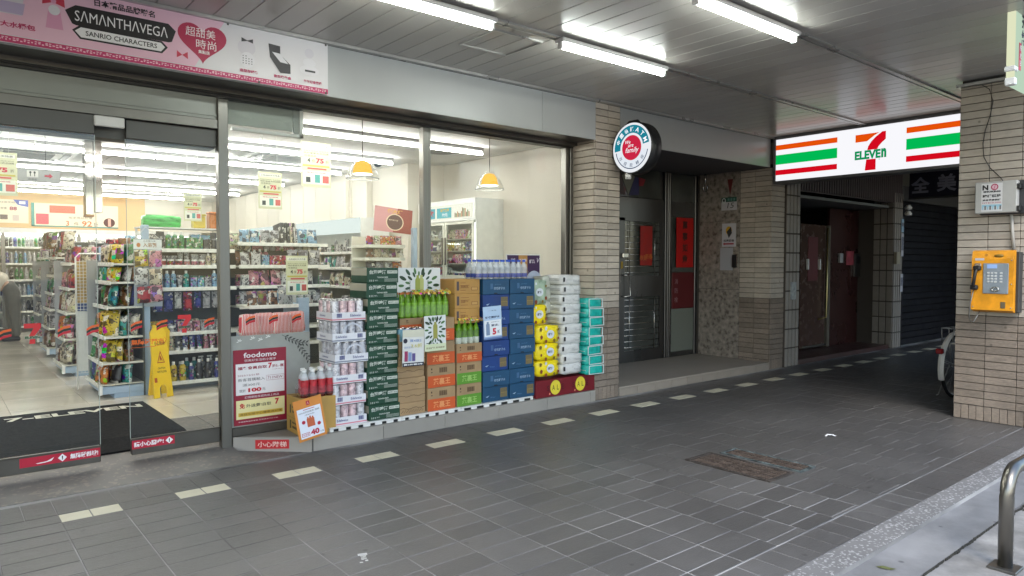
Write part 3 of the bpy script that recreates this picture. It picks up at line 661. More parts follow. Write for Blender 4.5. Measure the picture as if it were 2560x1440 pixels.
def stripes(par, x, z, y, w=.05):
    mb = MB()
    for k, mi in ((.017, 0), (.0, 1), (-.017, 2)):
        pts = [(x-w*.72, z+k-.022), (x-w*.1, z+k-.003), (x+w*.72, z+k+.006), (x+w*.72, z+k+.021), (x-w*.1, z+k+.013), (x-w*.72, z+k-.006)]
        mb.flat(pts, Matrix.Translation((0, y, 0)) @ SOUTH, mi)
    part('striped_sticker', mb, [ink(226, 96, 30), ink(20, 34, 24), ink(190, 22, 40)], par)
def seven(par, x, z, y):
    mb = MB(); T = Matrix.Translation((0, y, 0)) @ SOUTH
    mb.flat([(x-.045, z+.055), (x-.045, z+.025), (x+.01, z+.025), (x+.02, z+.055)], T, 0)
    mb.flat([(x+.022, z+.055), (x+.045, z+.055), (x+.045, z+.025), (x+.012, z-.025), (x-.018, z-.025), (x+.0, z+.012)], T, 0)
    mb.flat([(x-.015, z-.045), (x+.014, z-.045), (x+.014, z-.075), (x-.018, z-.075)], T, 0)
    mb.text('ELEVEn', (x, y, z-.034), size=.014, w=.08, M=SOUTH, mi=1, bold=.05); part('numeral_sticker', mb, [ink(205, 34, 40), ink(20, 90, 60)], par)
def door(label, x0, x1, y, stick):
    d = thing('sliding_door', label, 'sliding door', ((x0+x1)/2, y, .09), 'sliding glass doors of the shop')
    part('bottom_rail', MB().cbox(x0, x1, y-.022, y+.022, .09, .198, .004).cbox(x0, x1, y-.026, y-.018, .196, .203, .002), BRONZE, d)
    part('top_rail', MB().cbox(x0, x1, y-.02, y+.02, 2.275, 2.403, .004), mat('grey_rail', (.10, .10, .095), .45, .4), d)
    part('pane', MB().box(x0, x1, y-.004, y+.004, .204, 2.274), GLASS, d)
    part('pane_edge', MB().box(x1+.0005 if x0 < .5 else x0-.0035, x1+.0035 if x0 < .5 else x0-.0005, y-.004, y+.004, .204, 2.274), mat('glass_edge_paint', (.55, .62, .58), .2, alpha=.7), d)
    for k, x, z in stick: (seven if k else stripes)(d, x, z, y-.006)
    return d
d1 = door('left sliding glass door with a long red ramp warning sticker', -.62, .864, 5.385, [(0, .355, .975), (0, .672, .98), (0, .833, .978), (1, .50, .985)])
d2 = door('right sliding glass door with the shorter red step warning sticker', 1.058, 1.652, 5.43, [(0, 1.105, .985), (0, 1.268, .985), (0, 1.59, .985), (1, 1.418, .995)])
m = MB(); m.quad((.415, 5.3625, .128), (.86, 5.3625, .128), (.86, 5.3625, .188), (.415, 5.3625, .188), 0)
m.add([(x, 5.362, z) for x, z in ((.50, .145), (.56, .15), (.60, .17), (.585, .148), (.55, .142), (.51, .14))], [tuple(range(6))], None, 1)
m.add([(x, 5.362, z) for x, z in ((.62, .158), (.645, .183), (.67, .158), (.645, .133))], [(0, 3, 2, 1)], None, 1); m.text('!', (.645, 5.3615, .158), size=.026, mi=2, bold=.06)
m.text('無障礙斜坡!', (.768, 5.362, .158), size=.035, w=.16, mi=1, bold=.03); part('warning_sticker', m, [ink(178, 22, 52), ink(236, 232, 232), ink(30, 24, 28)], d1)
m = MB(); m.quad((1.06, 5.4075, .13), (1.335, 5.4075, .13), (1.335, 5.4075, .19), (1.06, 5.4075, .19), 0)
m.add([(x, 5.407, z) for x, z in ((1.275, .16), (1.30, .184), (1.325, .16), (1.30, .136))], [(0, 3, 2, 1)], None, 1); m.text('!', (1.30, 5.4065, .16), size=.026, mi=2, bold=.06)
m.text('請小心腳步!', (1.168, 5.407, .16), size=.036, w=.19, mi=1, bold=.03); part('warning_sticker', m, [ink(178, 22, 52), ink(236, 232, 232), ink(30, 24, 28)], d2)
m = MB().text('無障礙門市', (1.175, 5.4245, .872), size=.04, w=.21, M=SOUTH, bold=.02)
m.tube([(1.07, 5.4245, .835), (1.22, 5.4245, .837), (1.28, 5.4245, .85), (1.295, 5.4245, .88), (1.28, 5.4245, .902)], .0018, 4); part('orange_lettering', m, ink(226, 104, 30), d2)
for x in (1.887, 2.066, 2.254): stripes(sfr, x, .985, 5.412)

# stone step under the window, with its slanted end
STEP = mat('step_tile', (.30, .28, .25), .5, var=.06, scale=4, rvar=.05)
st = struct('window_step', MB().prism([(2.215, 5.03), (5.285, 5.03), (5.285, 5.46), (1.74, 5.46), (1.74, 5.385)], -.1, .105), GROUT)
x = 2.21
while x < 5.28:
    b = min(x+.6, 5.285); part('step_tile', MB().cbox(x+.0015, b-.0015, 5.02, 5.03, .0, .113, .002), STEP, st); x += .6
ang = math.atan2(5.37-5.02, 1.735-2.205)
Ms = Matrix.Translation((2.205, 5.02, 0)) @ Matrix.Rotation(ang, 4, 'Z')
L_ = math.hypot(5.37-5.02, 1.735-2.205)
part('step_tile', MB().cbox(.001, L_, 0, .01, .0, .113, .002, M=Ms), STEP, st)
part('step_top', MB().prism([(2.206, 5.021), (5.285, 5.021), (5.285, 5.374), (1.736, 5.374)], .106, .116), STEP, st)
A2 = math.atan2(5.02-5.37, 2.205-1.735); TS = Matrix.Rotation(A2, 4, 'Z') @ SOUTH
nx, ny = math.sin(A2), -math.cos(A2)
def onslant(u, z, off): return (1.735+u*math.cos(A2)+nx*off, 5.37+u*math.sin(A2)+ny*off, z)
m = MB(); m.add([onslant(u, z, .0125) for u, z in ((.165, .03), (.415, .03), (.415, .098), (.165, .098))], [(0, 1, 2, 3)], None, 0)
m.text('小心階梯', onslant(.29, .064, .014), size=.042, w=.215, M=TS, mi=1, bold=.01)
solo('step_notice', m, [ink(186, 24, 34), ink(228, 200, 190)], 'small red notice with white characters on the slanted end of the step', 'notice')
# entrance mat
m = MB(); pf = [(5.60, .088), (5.62, .0835), (5.9, .121), (7.31, .121), (7.33, .112)]
m.add([(x, y, z) for x in (-2.0, 1.53) for y, z in pf]+[(x, y, .06) for x in (-2, 1.53) for y in (5.6, 7.33)], [(0, 5, 6, 1), (1, 6, 7, 2), (2, 7, 8, 3), (3, 8, 9, 4), (0, 10, 12, 5), (5, 12, 13, 9, 8, 7, 6)], None, 0)
mt = thing('entrance_mat', 'black rubber backed mat with white lettering inside the doors', 'mat', (.5, 6.5, .115))
part('carpet', m, RUBBER, mt)
part('lettering', MB().text('7-ELEVEN', (.965, 7.10, .1222), size=.15, w=1.02, M=UP, bold=.035), ink(196, 192, 176), mt)

# ------------------------------------------------------------------ goods stacked on the step in front of the window
def pallet(x0, x1, label):
    p = thing('plastic_pallet', label, 'pallet', (x0, 5.05, .117), 'white plastic pallets on the step')
    part('deck', MB().cbox(x0, x1, 5.045, 5.36, .138, .15, .003), PLASTIC, p)
    n = 6; w = (x1-x0)/n
    for i in range(n+1):
        c = x0+w*i; part('foot', MB().box(max(x0, c-.031), min(x1, c+.031), 5.05, 5.355, .117, .1375), PLASTIC, p)
    part('gap_shade_block', MB().box(x0+.01, x1-.01, 5.056, 5.35, .1175, .137), BLACK, p)  # solid black block standing in for the shade between the feet
pallet(2.36, 2.995, 'white plastic pallet under the canned and green beer stacks')
pallet(3.0, 3.60, 'white plastic pallet under the brown cartons and orange tea cartons')
pallet(3.605, 4.45, 'white plastic pallet under the blue water cartons')
ZP = .151
FILM = glass('shrink_film', (.93, .94, .96), .09, .7, .12)
# --- six trays of canned beer
can_me = MB().lathe([(0, 0), (.026, 0), (.033, .008), (.033, .148), (.027, .158), (.027, .163), (0, .161)], 14, mis=[1, 1, 0, 1, 1, 1]).mesh('can', [mat('can_print', (.62, .62, .66), .28, .35, var=.25, scale=30), mat('can_tin', (.45, .45, .46), .25, .9)])
pink_me = MB().lathe([(0, 0), (.026, 0), (.033, .008), (.033, .148), (.027, .158), (.027, .163), (0, .161)], 14, mis=[1, 1, 0, 1, 1, 1]).mesh('can', [mat('can_print_pink', (.66, .50, .53), .28, .3, var=.3, scale=30), _mc['can_tin']])
TRW = mat('tray_white', (.70, .70, .74), .55, var=.05, scale=8); TRB = mat('tray_grey_edge', (.22, .24, .30), .6); TRR = mat('tray_pink_edge', (.62, .22, .27), .6)
names6 = ['bottom', 'second lowest', 'third lowest', 'third highest', 'second highest', 'topmost']
for k in range(6):
    z = ZP+.1645*k; x0 = 2.405+rnd.uniform(-.012, .012); x1 = x0+.285; y0 = 5.065+rnd.uniform(-.008, .008); y1 = y0+.285
    t = thing('beer_tray', names6[k]+' tray of white beer cans in the stack beside the cardboard box with bottles', 'beer tray', (x0, y0, z), 'trays of canned beer')
    m = MB(); pk = k in (0, 1, 2, 5)
    m.box(x0, x1, y0, y1, z, z+.006, 0)
    for a in ((x0, x1, y0, y0+.003), (x0, x0+.003, y0+.003, y1), (x1-.003, x1, y0+.003, y1), (x0+.003, x1-.003, y1-.003, y1)): m.box(*a, z+.0165, z+.066, 0); m.box(*a, z+.006, z+.0165, 2 if pk else 1)
    part('tray', m, [TRW, TRB, TRR], t)
    part('pack_core', MB().box(x0+.07, x1-.03, y0+.07, y1-.03, z+.007, z+.12), TRB, t)
    for i in range(4): obj('can', pink_me if pk and i % 3 != 0 else can_me, t, (.038+.0695*i, .038, .007), (0, 0, rnd.uniform(0, 6)))
    for j in range(1, 4): obj('can', pink_me if pk and j % 2 else can_me, t, (.038, .038+.0695*j, .007), (0, 0, rnd.uniform(0, 6)))
    if not k in (3, 4):
        for i in range(1, 4): obj('can', can_me, t, (.038+.0695*i, .108, .007))
    m = MB(); c = x0+(.075 if k % 2 == 0 else .2)
    m.text('Edelweiss', (c, y0-.001, z+.04), size=.02, w=.095, M=SOUTH, bold=.015, mi=0); m.text('Edelweiss', (x0-.001, y0+.17, z+.04), size=.018, w=.10, M=WEST, bold=.015, mi=0)
    c2 = x0+(.235 if k % 2 == 0 else .06)
    for i in range(9): m.box(c2-.022+.005*i, c2-.0195+.005*i+(.001 if i % 3 else 0), y0-.0012, y0-.0004, z+.026, z+.058, 0)
    part('tray_print', m, ink(52, 60, 120), t)
    if k in (3, 4):
        part('shrink_wrap', MB().cbox(x0-.004, x1+.004, y0-.004, y1+.002, z+.066, z+.1605, .012), FILM, t)
        m = MB()
        for i in range(11):
            a0, a1 = PI*i/11, PI*(i+1)/11; m.add([(x0+.17+r*math.cos(a)*1.15, y0-.0055, z+.07+r*math.sin(a)) for r, a in ((.062, a0), (.075, a0), (.075, a1), (.062, a1))], [(0, 1, 2, 3)])
        part('wrap_arch', m, ink(200, 203, 214), t)
# --- ten green beer cartons
GB = mat('carton_green', S(16, 62, 42), .5, var=.12, scale=7, rvar=.06); GBC = mat('carton_grey_cream', S(168, 164, 146), .6, var=.06, rvar=.04)
bx_me = MB().cbox(0, .285, 0, .28, 0, .122, .003, 0).quad((-.0008, .278, .06), (-.0008, .003, .06), (-.0008, .003, .1195), (-.0008, .278, .1195), 1).mesh('carton', [GB, GBC])
m = MB(); m.text('台灣啤酒', (.095, -.001, .088), size=.034, w=.15, M=SOUTH, bold=.03); m.text('TAIWAN BEER', (.14, -.001, .045), size=.012, w=.10, M=SOUTH, bold=.02)
m.text('▮▮▮ 24入', (.06, -.001, .02), size=.016, w=.075, M=SOUTH, bold=.02)
for i in range(3): bx(m, .155, .275, .012+.009*i, .0145+.009*i, -.001, 0)
bx(m, .182, .276, .076, .1, -.001, 0); m.text('台灣啤酒 GOLD', (.229, -.0016, .088), size=.011, w=.085, M=SOUTH, mi=1, bold=.03)
gl_me = m.mesh('carton_print', [ink(196, 200, 190), ink(24, 60, 44)])
for k in range(10):
    t = thing('beer_carton', f'{["bottom", "second", "third", "fourth", "fifth", "sixth", "seventh", "eighth", "ninth", "topmost"][k]} dark green beer carton '+('of' if k in (0, 9) else 'from the bottom of')+' its stack', 'beer carton', (2.696+rnd.uniform(-.01, .012), 5.07+rnd.uniform(-.012, .006), ZP+.1238*k), 'dark green beer cartons', (0, 0, rnd.uniform(-.035, .035)))
    obj('carton', bx_me, t); obj('carton_print', gl_me, t)
# --- plain brown cartons with an open box of cans
br_me = MB().cbox(0, .26, 0, .28, 0, .1035, .004).box(.0, .26, -.0006, .0, .05, .052).mesh('carton', CARD)
TAPE = mat('flap_seam', (.16, .10, .05), .8)
for k in range(5):
    t = thing('brown_carton', f'{["bottom", "second", "third", "fourth", "fifth"][k]} plain brown carton '+('of' if k == 0 else 'from the bottom of')+' the stack beside the green beer', 'carton', (2.985+rnd.uniform(-.008, .008), 5.075+rnd.uniform(-.01, .008), ZP+.1045*k), 'plain brown cartons', (0, 0, rnd.uniform(-.015, .015)))
    obj('carton', br_me, t); m = MB()
    x = .0
    while x < .26:
        w = .01+rnd.random()*.02; h = .055+.006*math.sin(x*55+k); m.box(x, min(x+w, .26), -.002, -.0006, h-.0025, h+.0025); x += w
    if k == 0: 
        for i in range(26): m.box(.02+.0085*i, .026+.0085*i, -.0016, -.0004, .02+.008*(i % 3), .028+.008*(i % 3))
    part('torn_flap', m, TAPE, t, org=(0, 0, 0))
t = thing('open_carton', 'open brown carton holding blue and navy drink cans', 'carton', (2.985, 5.075, ZP+.5225))
z0 = ZP+.5225; m = MB()
for a in ((2.985, 3.245, 5.06, 5.064), (2.985, 2.989, 5.064, 5.355), (3.241, 3.245, 5.064, 5.355), (2.989, 3.241, 5.351, 5.355)): m.box(*a, z0, z0+(.16 if a[2] > 5.06 else .10))
m.box(2.989, 3.241, 5.064, 5.351, z0, z0+.004); m.box(2.99, 3.24, 5.09, 5.35, z0+.1, z0+.103); part('box', m, CARD, t)
for i in range(4):
    for j in range(3):
        o = obj('can', MB().lathe([(0, 0), (.024, 0), (.031, .008), (.031, .12), (.025, .13), (0, .13)], 12, mis=[1, 0, 0, 1, 1]).mesh('can', [OBJ, _mc['can_tin']]) if i+j == 0 else [q for q in NEW if q.name.startswith('can')][-1].data, t, (.035+.064*i, .03+.066*j, .08), col=[(.2, .4, .5), (.45, .45, .62), (.03, .03, .18), (.6, .6, .62)][(i+j) % 4])
SGN1 = mat('sign_card', (.66, .66, .64), .5, var=.04)
def card(name, label, x0, x1, z0, z1, y, tilt, build, mats, cat='sale card', grp='sale cards hung on the stacks'):
    c = thing(name, label, cat, ((x0+x1)/2, y, z0), grp, (0, tilt, 0))
    w, h = (x1-x0)/2, z1-z0
    obj('board', MB().box(-w, w, -.002, .002, 0, h).mesh('board', mats[0]), c)
    m = MB(); build(m, w, h, -.0035); obj('print', m.mesh('print', mats[1:]), c); return c
def b1(m, w, h, y):
    bx(m, -w, w, h*.80, h, y, 0); bx(m, -w, w, 0, h*.10, y, 1); m.text('買2件第3件', (0, y-.001, h*.05), size=.014, w=w*1.8, M=SOUTH, mi=2, bold=.03)
    for i in range(16): a, b = 2*PI*i/16, 2*PI*(i+1)/16; m.add([(-w*.75, y, h*.70), (-w*.75+.02*math.cos(a), y, h*.70+.02*math.sin(a)), (-w*.75+.02*math.cos(b), y, h*.70+.02*math.sin(b))], [(0, 1, 2)], None, 1)
    for i, c in enumerate((3, 4, 5)): bx(m, -w*.82+.036*i, -w*.82+.036*i+.031, h*.14, h*.42-.01*i, y-.0005*(i+1), c)
    m.text('買4送2', (.02, y, h*.70), size=.024, w=w*1.1, M=SOUTH, mi=4, bold=.02); m.text('3.6折', (.03, y, h*.56), size=.035, w=.11, M=SOUTH, mi=6, bold=.02); m.text('飲料系列', (-w*.45, y, h*.52), size=.018, w=w*.8, M=SOUTH, mi=4)
card('sale_card', 'white sale card with tinted can pictures below the open carton of cans', 2.972, 3.178, .572, .875, 4.995, .02, b1, [SGN1, ink(204, 202, 184), ink(36, 36, 52), ink(235, 235, 235), ink(150, 50, 92), ink(128, 150, 190), ink(96, 84, 140), ink(200, 190, 110)])
# --- tea cartons in orange and green
OR_ = mat('carton_orange', S(196, 84, 36), .6, var=.08, rvar=.05); GRN = mat('carton_leaf_green', S(92, 146, 44), .6, var=.08, rvar=.05)
def tea_carton(x, y, z, h, w, band, label):
    t = thing('tea_carton', label, 'tea carton', (x, y, z), 'brown tea cartons with a coloured lower half', (0, 0, rnd.uniform(-.03, .03)))
    m = MB().cbox(0, w, 0, .27, 0, h, .003, 0).quad((.002, -.0008, .002), (w-.002, -.0008, .002), (w-.002, -.0008, h*.52), (.002, -.0008, h*.52), 1)
    obj('carton', m.mesh('carton', [CARD, band]), t)
    m = MB().text('茶裏王', (w*.5, -.0018, h*.26), size=h*.30, w=w*.62, M=SOUTH, bold=.02)
    obj('carton_print', m.mesh('carton_print', ink(222, 150, 96) if band is OR_ else ink(150, 190, 100)), t)
    m = MB()
    for i in range(10): m.box(w*.42+.008*i, w*.42+.0035+.008*i+(.002 if i % 3 == 0 else 0), -.0014, -.0002, h*.64, h*.86)
    m.box(w*.12, w*.16, -.0014, -.0002, h*.78, h*.86); m.box(w*.12, w*.17, -.0014, -.0002, h*.66, h*.70)
    obj('bar_code', m.mesh('bar_code', ink(70, 46, 26)), t); return t
for k in range(3): tea_carton(3.265+rnd.uniform(-.006, .006), 5.072, ZP+.2*k, .198, .29, OR_, ['bottom orange banded tea carton of its stack', 'middle orange banded tea carton of its stack', 'upper orange banded tea carton, behind the leaf card'][k])
tea_carton(3.05, 5.16, ZP+.69, .115, .50, OR_, 'wide orange banded carton under the tray of green tea bottles')
tea_carton(3.265, 5.075, ZP+.601, .20, .285, OR_, 'topmost orange banded tea carton, right of the leaf card')
tea_carton(3.573, 5.072, ZP, .195, .275, GRN, 'lower green banded tea carton of its stack'); tea_carton(3.575, 5.075, ZP+.196, .195, .275, GRN, 'upper green banded tea carton of its stack')
tea_carton(3.57, 5.07, ZP+.392, .165, .28, OR_, 'orange banded tea carton under the small pack of green tea bottles')
TEAG = mat('tea_bottle_green', S(104, 150, 34), .16, var=.3, scale=22, alpha=.85); TAG = printed('yellow_tag', False, 60, .45, S(222, 184, 50)); LAB = mat('tea_label_white', (.6, .64, .52), .4, var=.2, scale=20)
tb_me = MB().lathe([(0, 0), (.027, 0), (.031, .012), (.031, .13), (.026, .15), (.013, .185), (.013, .20), (.016, .201), (.016, .218), (0, .218)], 12, mis=[0, 0, 2, 0, 0, 0, 1, 1, 1]).mesh('bottle', [TEAG, mat('tea_cap', S(190, 110, 50), .4), mat('tea_label', S(126, 176, 52), .35, var=.2, scale=40)])
tb2_me = MB().lathe([(0, 0), (.027, 0), (.031, .012), (.031, .055), (.031, .12), (.026, .14), (.013, .175), (.013, .19), (.016, .191), (.016, .205), (0, .205)], 12, mis=[2, 2, 2, 0, 0, 0, 0, 1, 1, 1]).mesh('bottle', [TEAG, mat('tea_cap2', S(120, 170, 50), .4), LAB])
for j in range(2):
    for i in range(8):
        o = obj('tea_bottle', tb_me, None, (3.075+.0645*i, 5.19+.068*j, ZP+.806), (0, 0, rnd.uniform(0, 6)))
        reg(o, 'green', 'tea bottle', f'in the {"front" if j == 0 else "rear"} row under the leaf poster', i, 'from the beer cartons')
for j in range(2):
    for i in range(4):
        o = obj('tea_bottle', tb2_me, None, (3.615+.0645*i, 5.11+.068*j, ZP+.558), (0, 0, rnd.uniform(0, 6)))
        reg(o, 'white based', 'tea bottle', f'in the {"front" if j == 0 else "rear"} row of the small pack', i, 'from the orange carton')
part('bottle_wrap', MB().cbox(3.04, 3.565, 5.152, 5.30, ZP+.8055, ZP+.93, .02), FILM, thing('shrink_pack', 'clear film wrapped round the green tea bottles under the leaf poster', 'film wrap', (3.3, 5.2, ZP+.806)))
part('bottle_wrap', MB().cbox(3.58, 3.845, 5.076, 5.215, ZP+.5575, ZP+.69, .02), FILM, thing('shrink_pack', 'clear film wrapped round the small pack of green tea bottles', 'film wrap', (3.7, 5.15, ZP+.558)))
def wavy_tag(label, x0, x1, y, z, n):
    m = MB()
    for i in range(n):
        a, b = x0+(x1-x0)*i/n, x0+(x1-x0)*(i+1)/n; za, zb = z+.007*math.sin(i*2.3), z+.007*math.sin((i+1)*2.3)
        m.add([(a, y, za), (b, y, zb), (b, y+.06, zb+.022), (a, y+.06, za+.022), (a, y-.01, za-.014), (b, y-.01, zb-.014)], [(0, 1, 2, 3), (4, 5, 1, 0)], None, 0)
    return solo('price_tag', m, TAG, label, 'price tag', (x0, y, z), 'yellow tags on the tea bottles')
wavy_tag('long yellow tag over the bottles below the leaf poster', 3.2, 3.42, 5.17, ZP+1.02, 8); wavy_tag('yellow tag at the right end of the tea bottles under the leaf poster', 3.43, 3.57, 5.16, ZP+1.02, 6)
wavy_tag('yellow tag leaning on the small tea pack, nearer the orange cartons', 3.6, 3.72, 5.085, ZP+.78, 5); wavy_tag('yellow tag leaning on the small tea pack, nearer the blue cartons', 3.73, 3.87, 5.08, ZP+.77, 6)
LEAF = [ink(34, 62, 34), ink(70, 112, 60), ink(44, 76, 52)]
def leaves(m, w, h, y, n, s, cy):
    r3 = random.Random(9)
    for ring in range(2):
        for i in range(n):
            a = 2*PI*(i+.5*ring)/n; rx, rz = w*(.80-.28*ring), (h*.46-.30*ring*h*.46)
            cx, cz = rx*math.cos(a), cy+rz*math.sin(a); d = math.atan2(math.sin(a), math.cos(a)); L = s*(1-.25*ring)*r3.uniform(.85, 1.15)
            if abs(cx)+L > w: cx = math.copysign(w-L, cx)
            if cz+L > h: cz = h-L
            pts = []
            for k in range(10):
                t = 2*PI*k/10; u, v = L*math.cos(t), L*.42*math.sin(t)*(1 if abs(math.cos(t)) < .9 else .6)
                pts.append((cx+u*math.cos(d)-v*math.sin(d), y, cz+u*math.sin(d)+v*math.cos(d)))
            m.add(pts, [tuple(range(10))], None, (i+ring) % 3)
def bottle_print(m, cx, z0, z1, r, y, mi):
    m.add([(cx+a, y, z0+b*(z1-z0)) for a, b in ((-r, .03), (r, .03), (r, .8), (r*.55, .88), (r*.5, 1), (-r*.5, 1), (-r*.55, .88), (-r, .8))], [tuple(range(8))], None, mi)
def b2(m, w, h, y):
    leaves(m, w, h, y, 14, h*.105, h*.52)
    bottle_print(m, -w*.06, h*.2, h*.80, w*.11, y-.001, 3); bottle_print(m, w*.11, h*.2, h*.80, w*.11, y-.0006, 4)
    for i, ch in enumerate('日日清新'): m.text(ch, (-w*.42, y-.001, h*(.72-.10*i)), size=h*.06, M=SOUTH, mi=0); 
    for i, ch in enumerate('茶葉好喝'): m.text(ch, (w*.42, y-.001, h*(.72-.10*i)), size=h*.06, M=SOUTH, mi=0)
card('leaf_poster', 'large white poster ringed with green leaves behind the tea bottles', 3.10, 3.55, 1.06, 1.385, 5.30, 0, b2, [mat('poster_white', (.68, .70, .70), .5)]+LEAF+[ink(150, 158, 70), ink(176, 180, 110)], 'poster', 'leaf posters')
def b3(m, w, h, y):
    leaves(m, w, h*.98, y, 14, h*.08, h*.60); bottle_print(m, 0, h*.33, h*.82, w*.2, y-.001, 3)
    bx(m, -w, w, 0, h*.2, y-.0005, 4); m.text('日日好茶 天天回甘', (0, y-.0012, h*.09), size=h*.05, w=w*1.7, M=SOUTH, mi=5, bold=.02); m.text('▂▃▂', (-w*.5, y-.0012, h*.235), size=h*.03, w=w*.7, M=SOUTH, mi=0)
card('leaf_card', 'small white card ringed with green leaves hung on the orange cartons', 3.192, 3.408, .682, .982, 5.0, -.015, b3, [_mc['poster_white']]+LEAF+[ink(150, 150, 70), ink(206, 214, 180), ink(92, 70, 30)], 'poster', 'leaf posters')
# --- brown cartons behind the small tea pack
for k in range(4):
    t = thing('water_carton', f'{["hidden bottom", "lower", "middle", "top"][k]} brown carton of the set left of the blue water cartons', 'carton', (3.572+rnd.uniform(-.004, .006), 5.225 if k == 0 else 5.10, ZP+.558+.1915*(k-1)*(k > 0)+(.16 if k else 0) if k else ZP+.558), 'brown water cartons')
    h = .158 if k == 0 else .131; t.location.z = ZP+.558 if k == 0 else ZP+.737+.132*(k-1)
    obj('carton', MB().cbox(0, .275, 0, .12 if k == 0 else .26, 0, h, .003).mesh('carton', mat('carton_ochre', S(176, 134, 72), .7, var=.08, scale=7, rvar=.06)), t)
    m = MB(); bx(m, .02, .045, .03, h-.02, -.001, 0)
    for i in range(4): bx(m, .06, .06+rnd.uniform(.05, .1), .03+.022*i, .034+.022*i, -.001, 1)
    bx(m, .18, .25, .03, .06, -.001, 1); bx(m, .185, .245, .034, .056, -.0014, 2)
    m.text('鹼性離子水', (.105, -.001, h*.5), size=.018, w=.08, M=SOUTH, mi=1, bold=.02); obj('carton_print', m.mesh('carton_print', [ink(78, 66, 70), ink(130, 86, 40), ink(190, 148, 84)]), t)
# --- two columns of blue water cartons
BLUEM = [mat('carton_blue_%d' % i, c, .45, var=.1, scale=6, rvar=.08) for i, c in enumerate((S(18, 56, 118), S(20, 70, 104), S(16, 46, 112)))]
for c in range(2):
    for k in range(8):
        face = (k % 2) if c == 0 else (k+0) % 2
        t = thing('blue_carton', f'{["bottom", "second", "third", "fourth", "fifth", "sixth", "seventh", "topmost"][k]} blue water carton of the {"column behind the price card" if c == 0 else "column next to the yellow packs"}', 'water carton', (3.862+.313*c+rnd.uniform(-.006, .006), 5.07+rnd.uniform(-.008, .008), ZP+.1412*k), 'blue water cartons', (0, 0, rnd.uniform(-.02, .02)))
        obj('carton', MB().cbox(0, .306, 0, .27, 0, .1395, .003).mesh('carton', BLUEM[(k*3+c) % 3 if k not in (0, 1, 7) else 1]), t)
        m = MB()
        if face == 0:
            bx(m, .205, .285, .03, .115, -.001, 0); m2_ = [bx(m, .21+.0085*i, .2135+.0085*i, .075, .112, -.0016, 1) for i in range(9)]
            for i in range(4): bx(m, .21, .28, .035+.009*i, .038+.009*i, -.0016, 1)
            m.add([(.03, -.001, .05), (.05, -.001, .042), (.075, -.001, .06), (.05, -.001, .055)], [(0, 1, 2, 3)], None, 2); m.text('Water', (.115, -.001, .04), size=.014, w=.06, M=SOUTH, mi=3)
        else:
            m.text('鹼性離子水', (.19, -.001, .055), size=.026, w=.13, M=SOUTH, mi=2, bold=.01); m.text('pH PLUS', (.17, -.001, .09), size=.014, w=.07, M=SOUTH, mi=3)
            for i in range(5): bx(m, .085+.006*i, .088+.006*i, .05, .10, -.001, 3)
            m.add([(.12, -.0012, .004), (.17, -.0012, .004), (.16, -.0012, .014), (.13, -.0012, .016)], [(0, 1, 2, 3)], None, 4)
        obj('carton_print', m.mesh('carton_print', [ink(140, 120, 70), ink(36, 52, 70), ink(150, 172, 196), ink(86, 120, 160), ink(10, 16, 30)]), t)
wb_me = MB().lathe([(0, 0), (.028, 0), (.032, .01), (.032, .02)], 12, mis=[0, 0, 0]).lathe([(.0325, .015), (.0325, .05)], 12, mis=[2]).lathe([(.032, .05), (.030, .07), (.032, .09), (.03, .11), (.012, .15), (.012, .158)], 12, mis=[0]*5).lathe([(.0155, .157), (.0155, .176), (0, .176)], 12, mis=[1, 1]).mesh('bottle', [PET, mat('cap_blue', S(26, 78, 190), .35), mat('label_blue', S(24, 54, 150), .35)])
for j in range(3):
    for i in range(9):
        if i == 8 and j == 0 and False: continue
        o = obj('water_bottle', wb_me, None, (3.83+.0675*i+rnd.uniform(-.003, .003), 5.10+.07*j, ZP+1.131), (0, 0, rnd.uniform(0, 6)))
        reg(o, 'blue capped clear', 'water bottle', f'in the {["front", "middle", "rear"][j]} row on blue cartons', i, 'from the brown cartons')
part('bottle_wrap', MB().cbox(3.79, 4.415, 5.06, 5.285, ZP+1.1308, ZP+1.235, .02), FILM, thing('shrink_pack', 'clear film wrapped round the water bottles on the blue cartons', 'film wrap', (4.1, 5.15, ZP+1.131)))
def b4(m, w, h, y):
    bx(m, -w, w, h*.58, h, y, 0); bx(m, -w*.94, w*.94, h*.09, h*.58, y-.0006, 1); bx(m, -w, w, 0, h*.05, y, 2)
    m.text('一次性', (0, y-.001, h*.87), size=h*.035, w=w*.9, M=SOUTH, mi=3); m.text('快來買好水', (0, y-.001, h*.67), size=h*.07, w=w*1.6, M=SOUTH, mi=3, bold=.03)
    bottle_print(m, -w*.55, h*.12, h*.54, w*.2, y-.001, 4); m.text('鹼性離子水', (w*.3, y-.001, h*.52), size=h*.025, w=w*.9, M=SOUTH, mi=3); m.text('第2瓶', (w*.25, y-.001, h*.42), size=h*.075, w=w*.85, M=SOUTH, mi=3, bold=.03)
    m.text('5', (w*.15, y-.001, h*.23), size=h*.2, w=w*.42, M=SOUTH, mi=5, bold=.05); m.text('折', (w*.62, y-.001, h*.21), size=h*.1, M=SOUTH, mi=3, bold=.03)
card('price_card', 'pale blue price card with a large red 5 on the blue cartons', 3.845, 4.055, .735, 1.035, 5.035, -.05, b4, [mat('blue_card', S(150, 176, 214), .5)]+[ink(176, 200, 226), ink(228, 232, 236), ink(96, 122, 170), ink(40, 54, 90), ink(120, 140, 170), ink(206, 34, 60)])
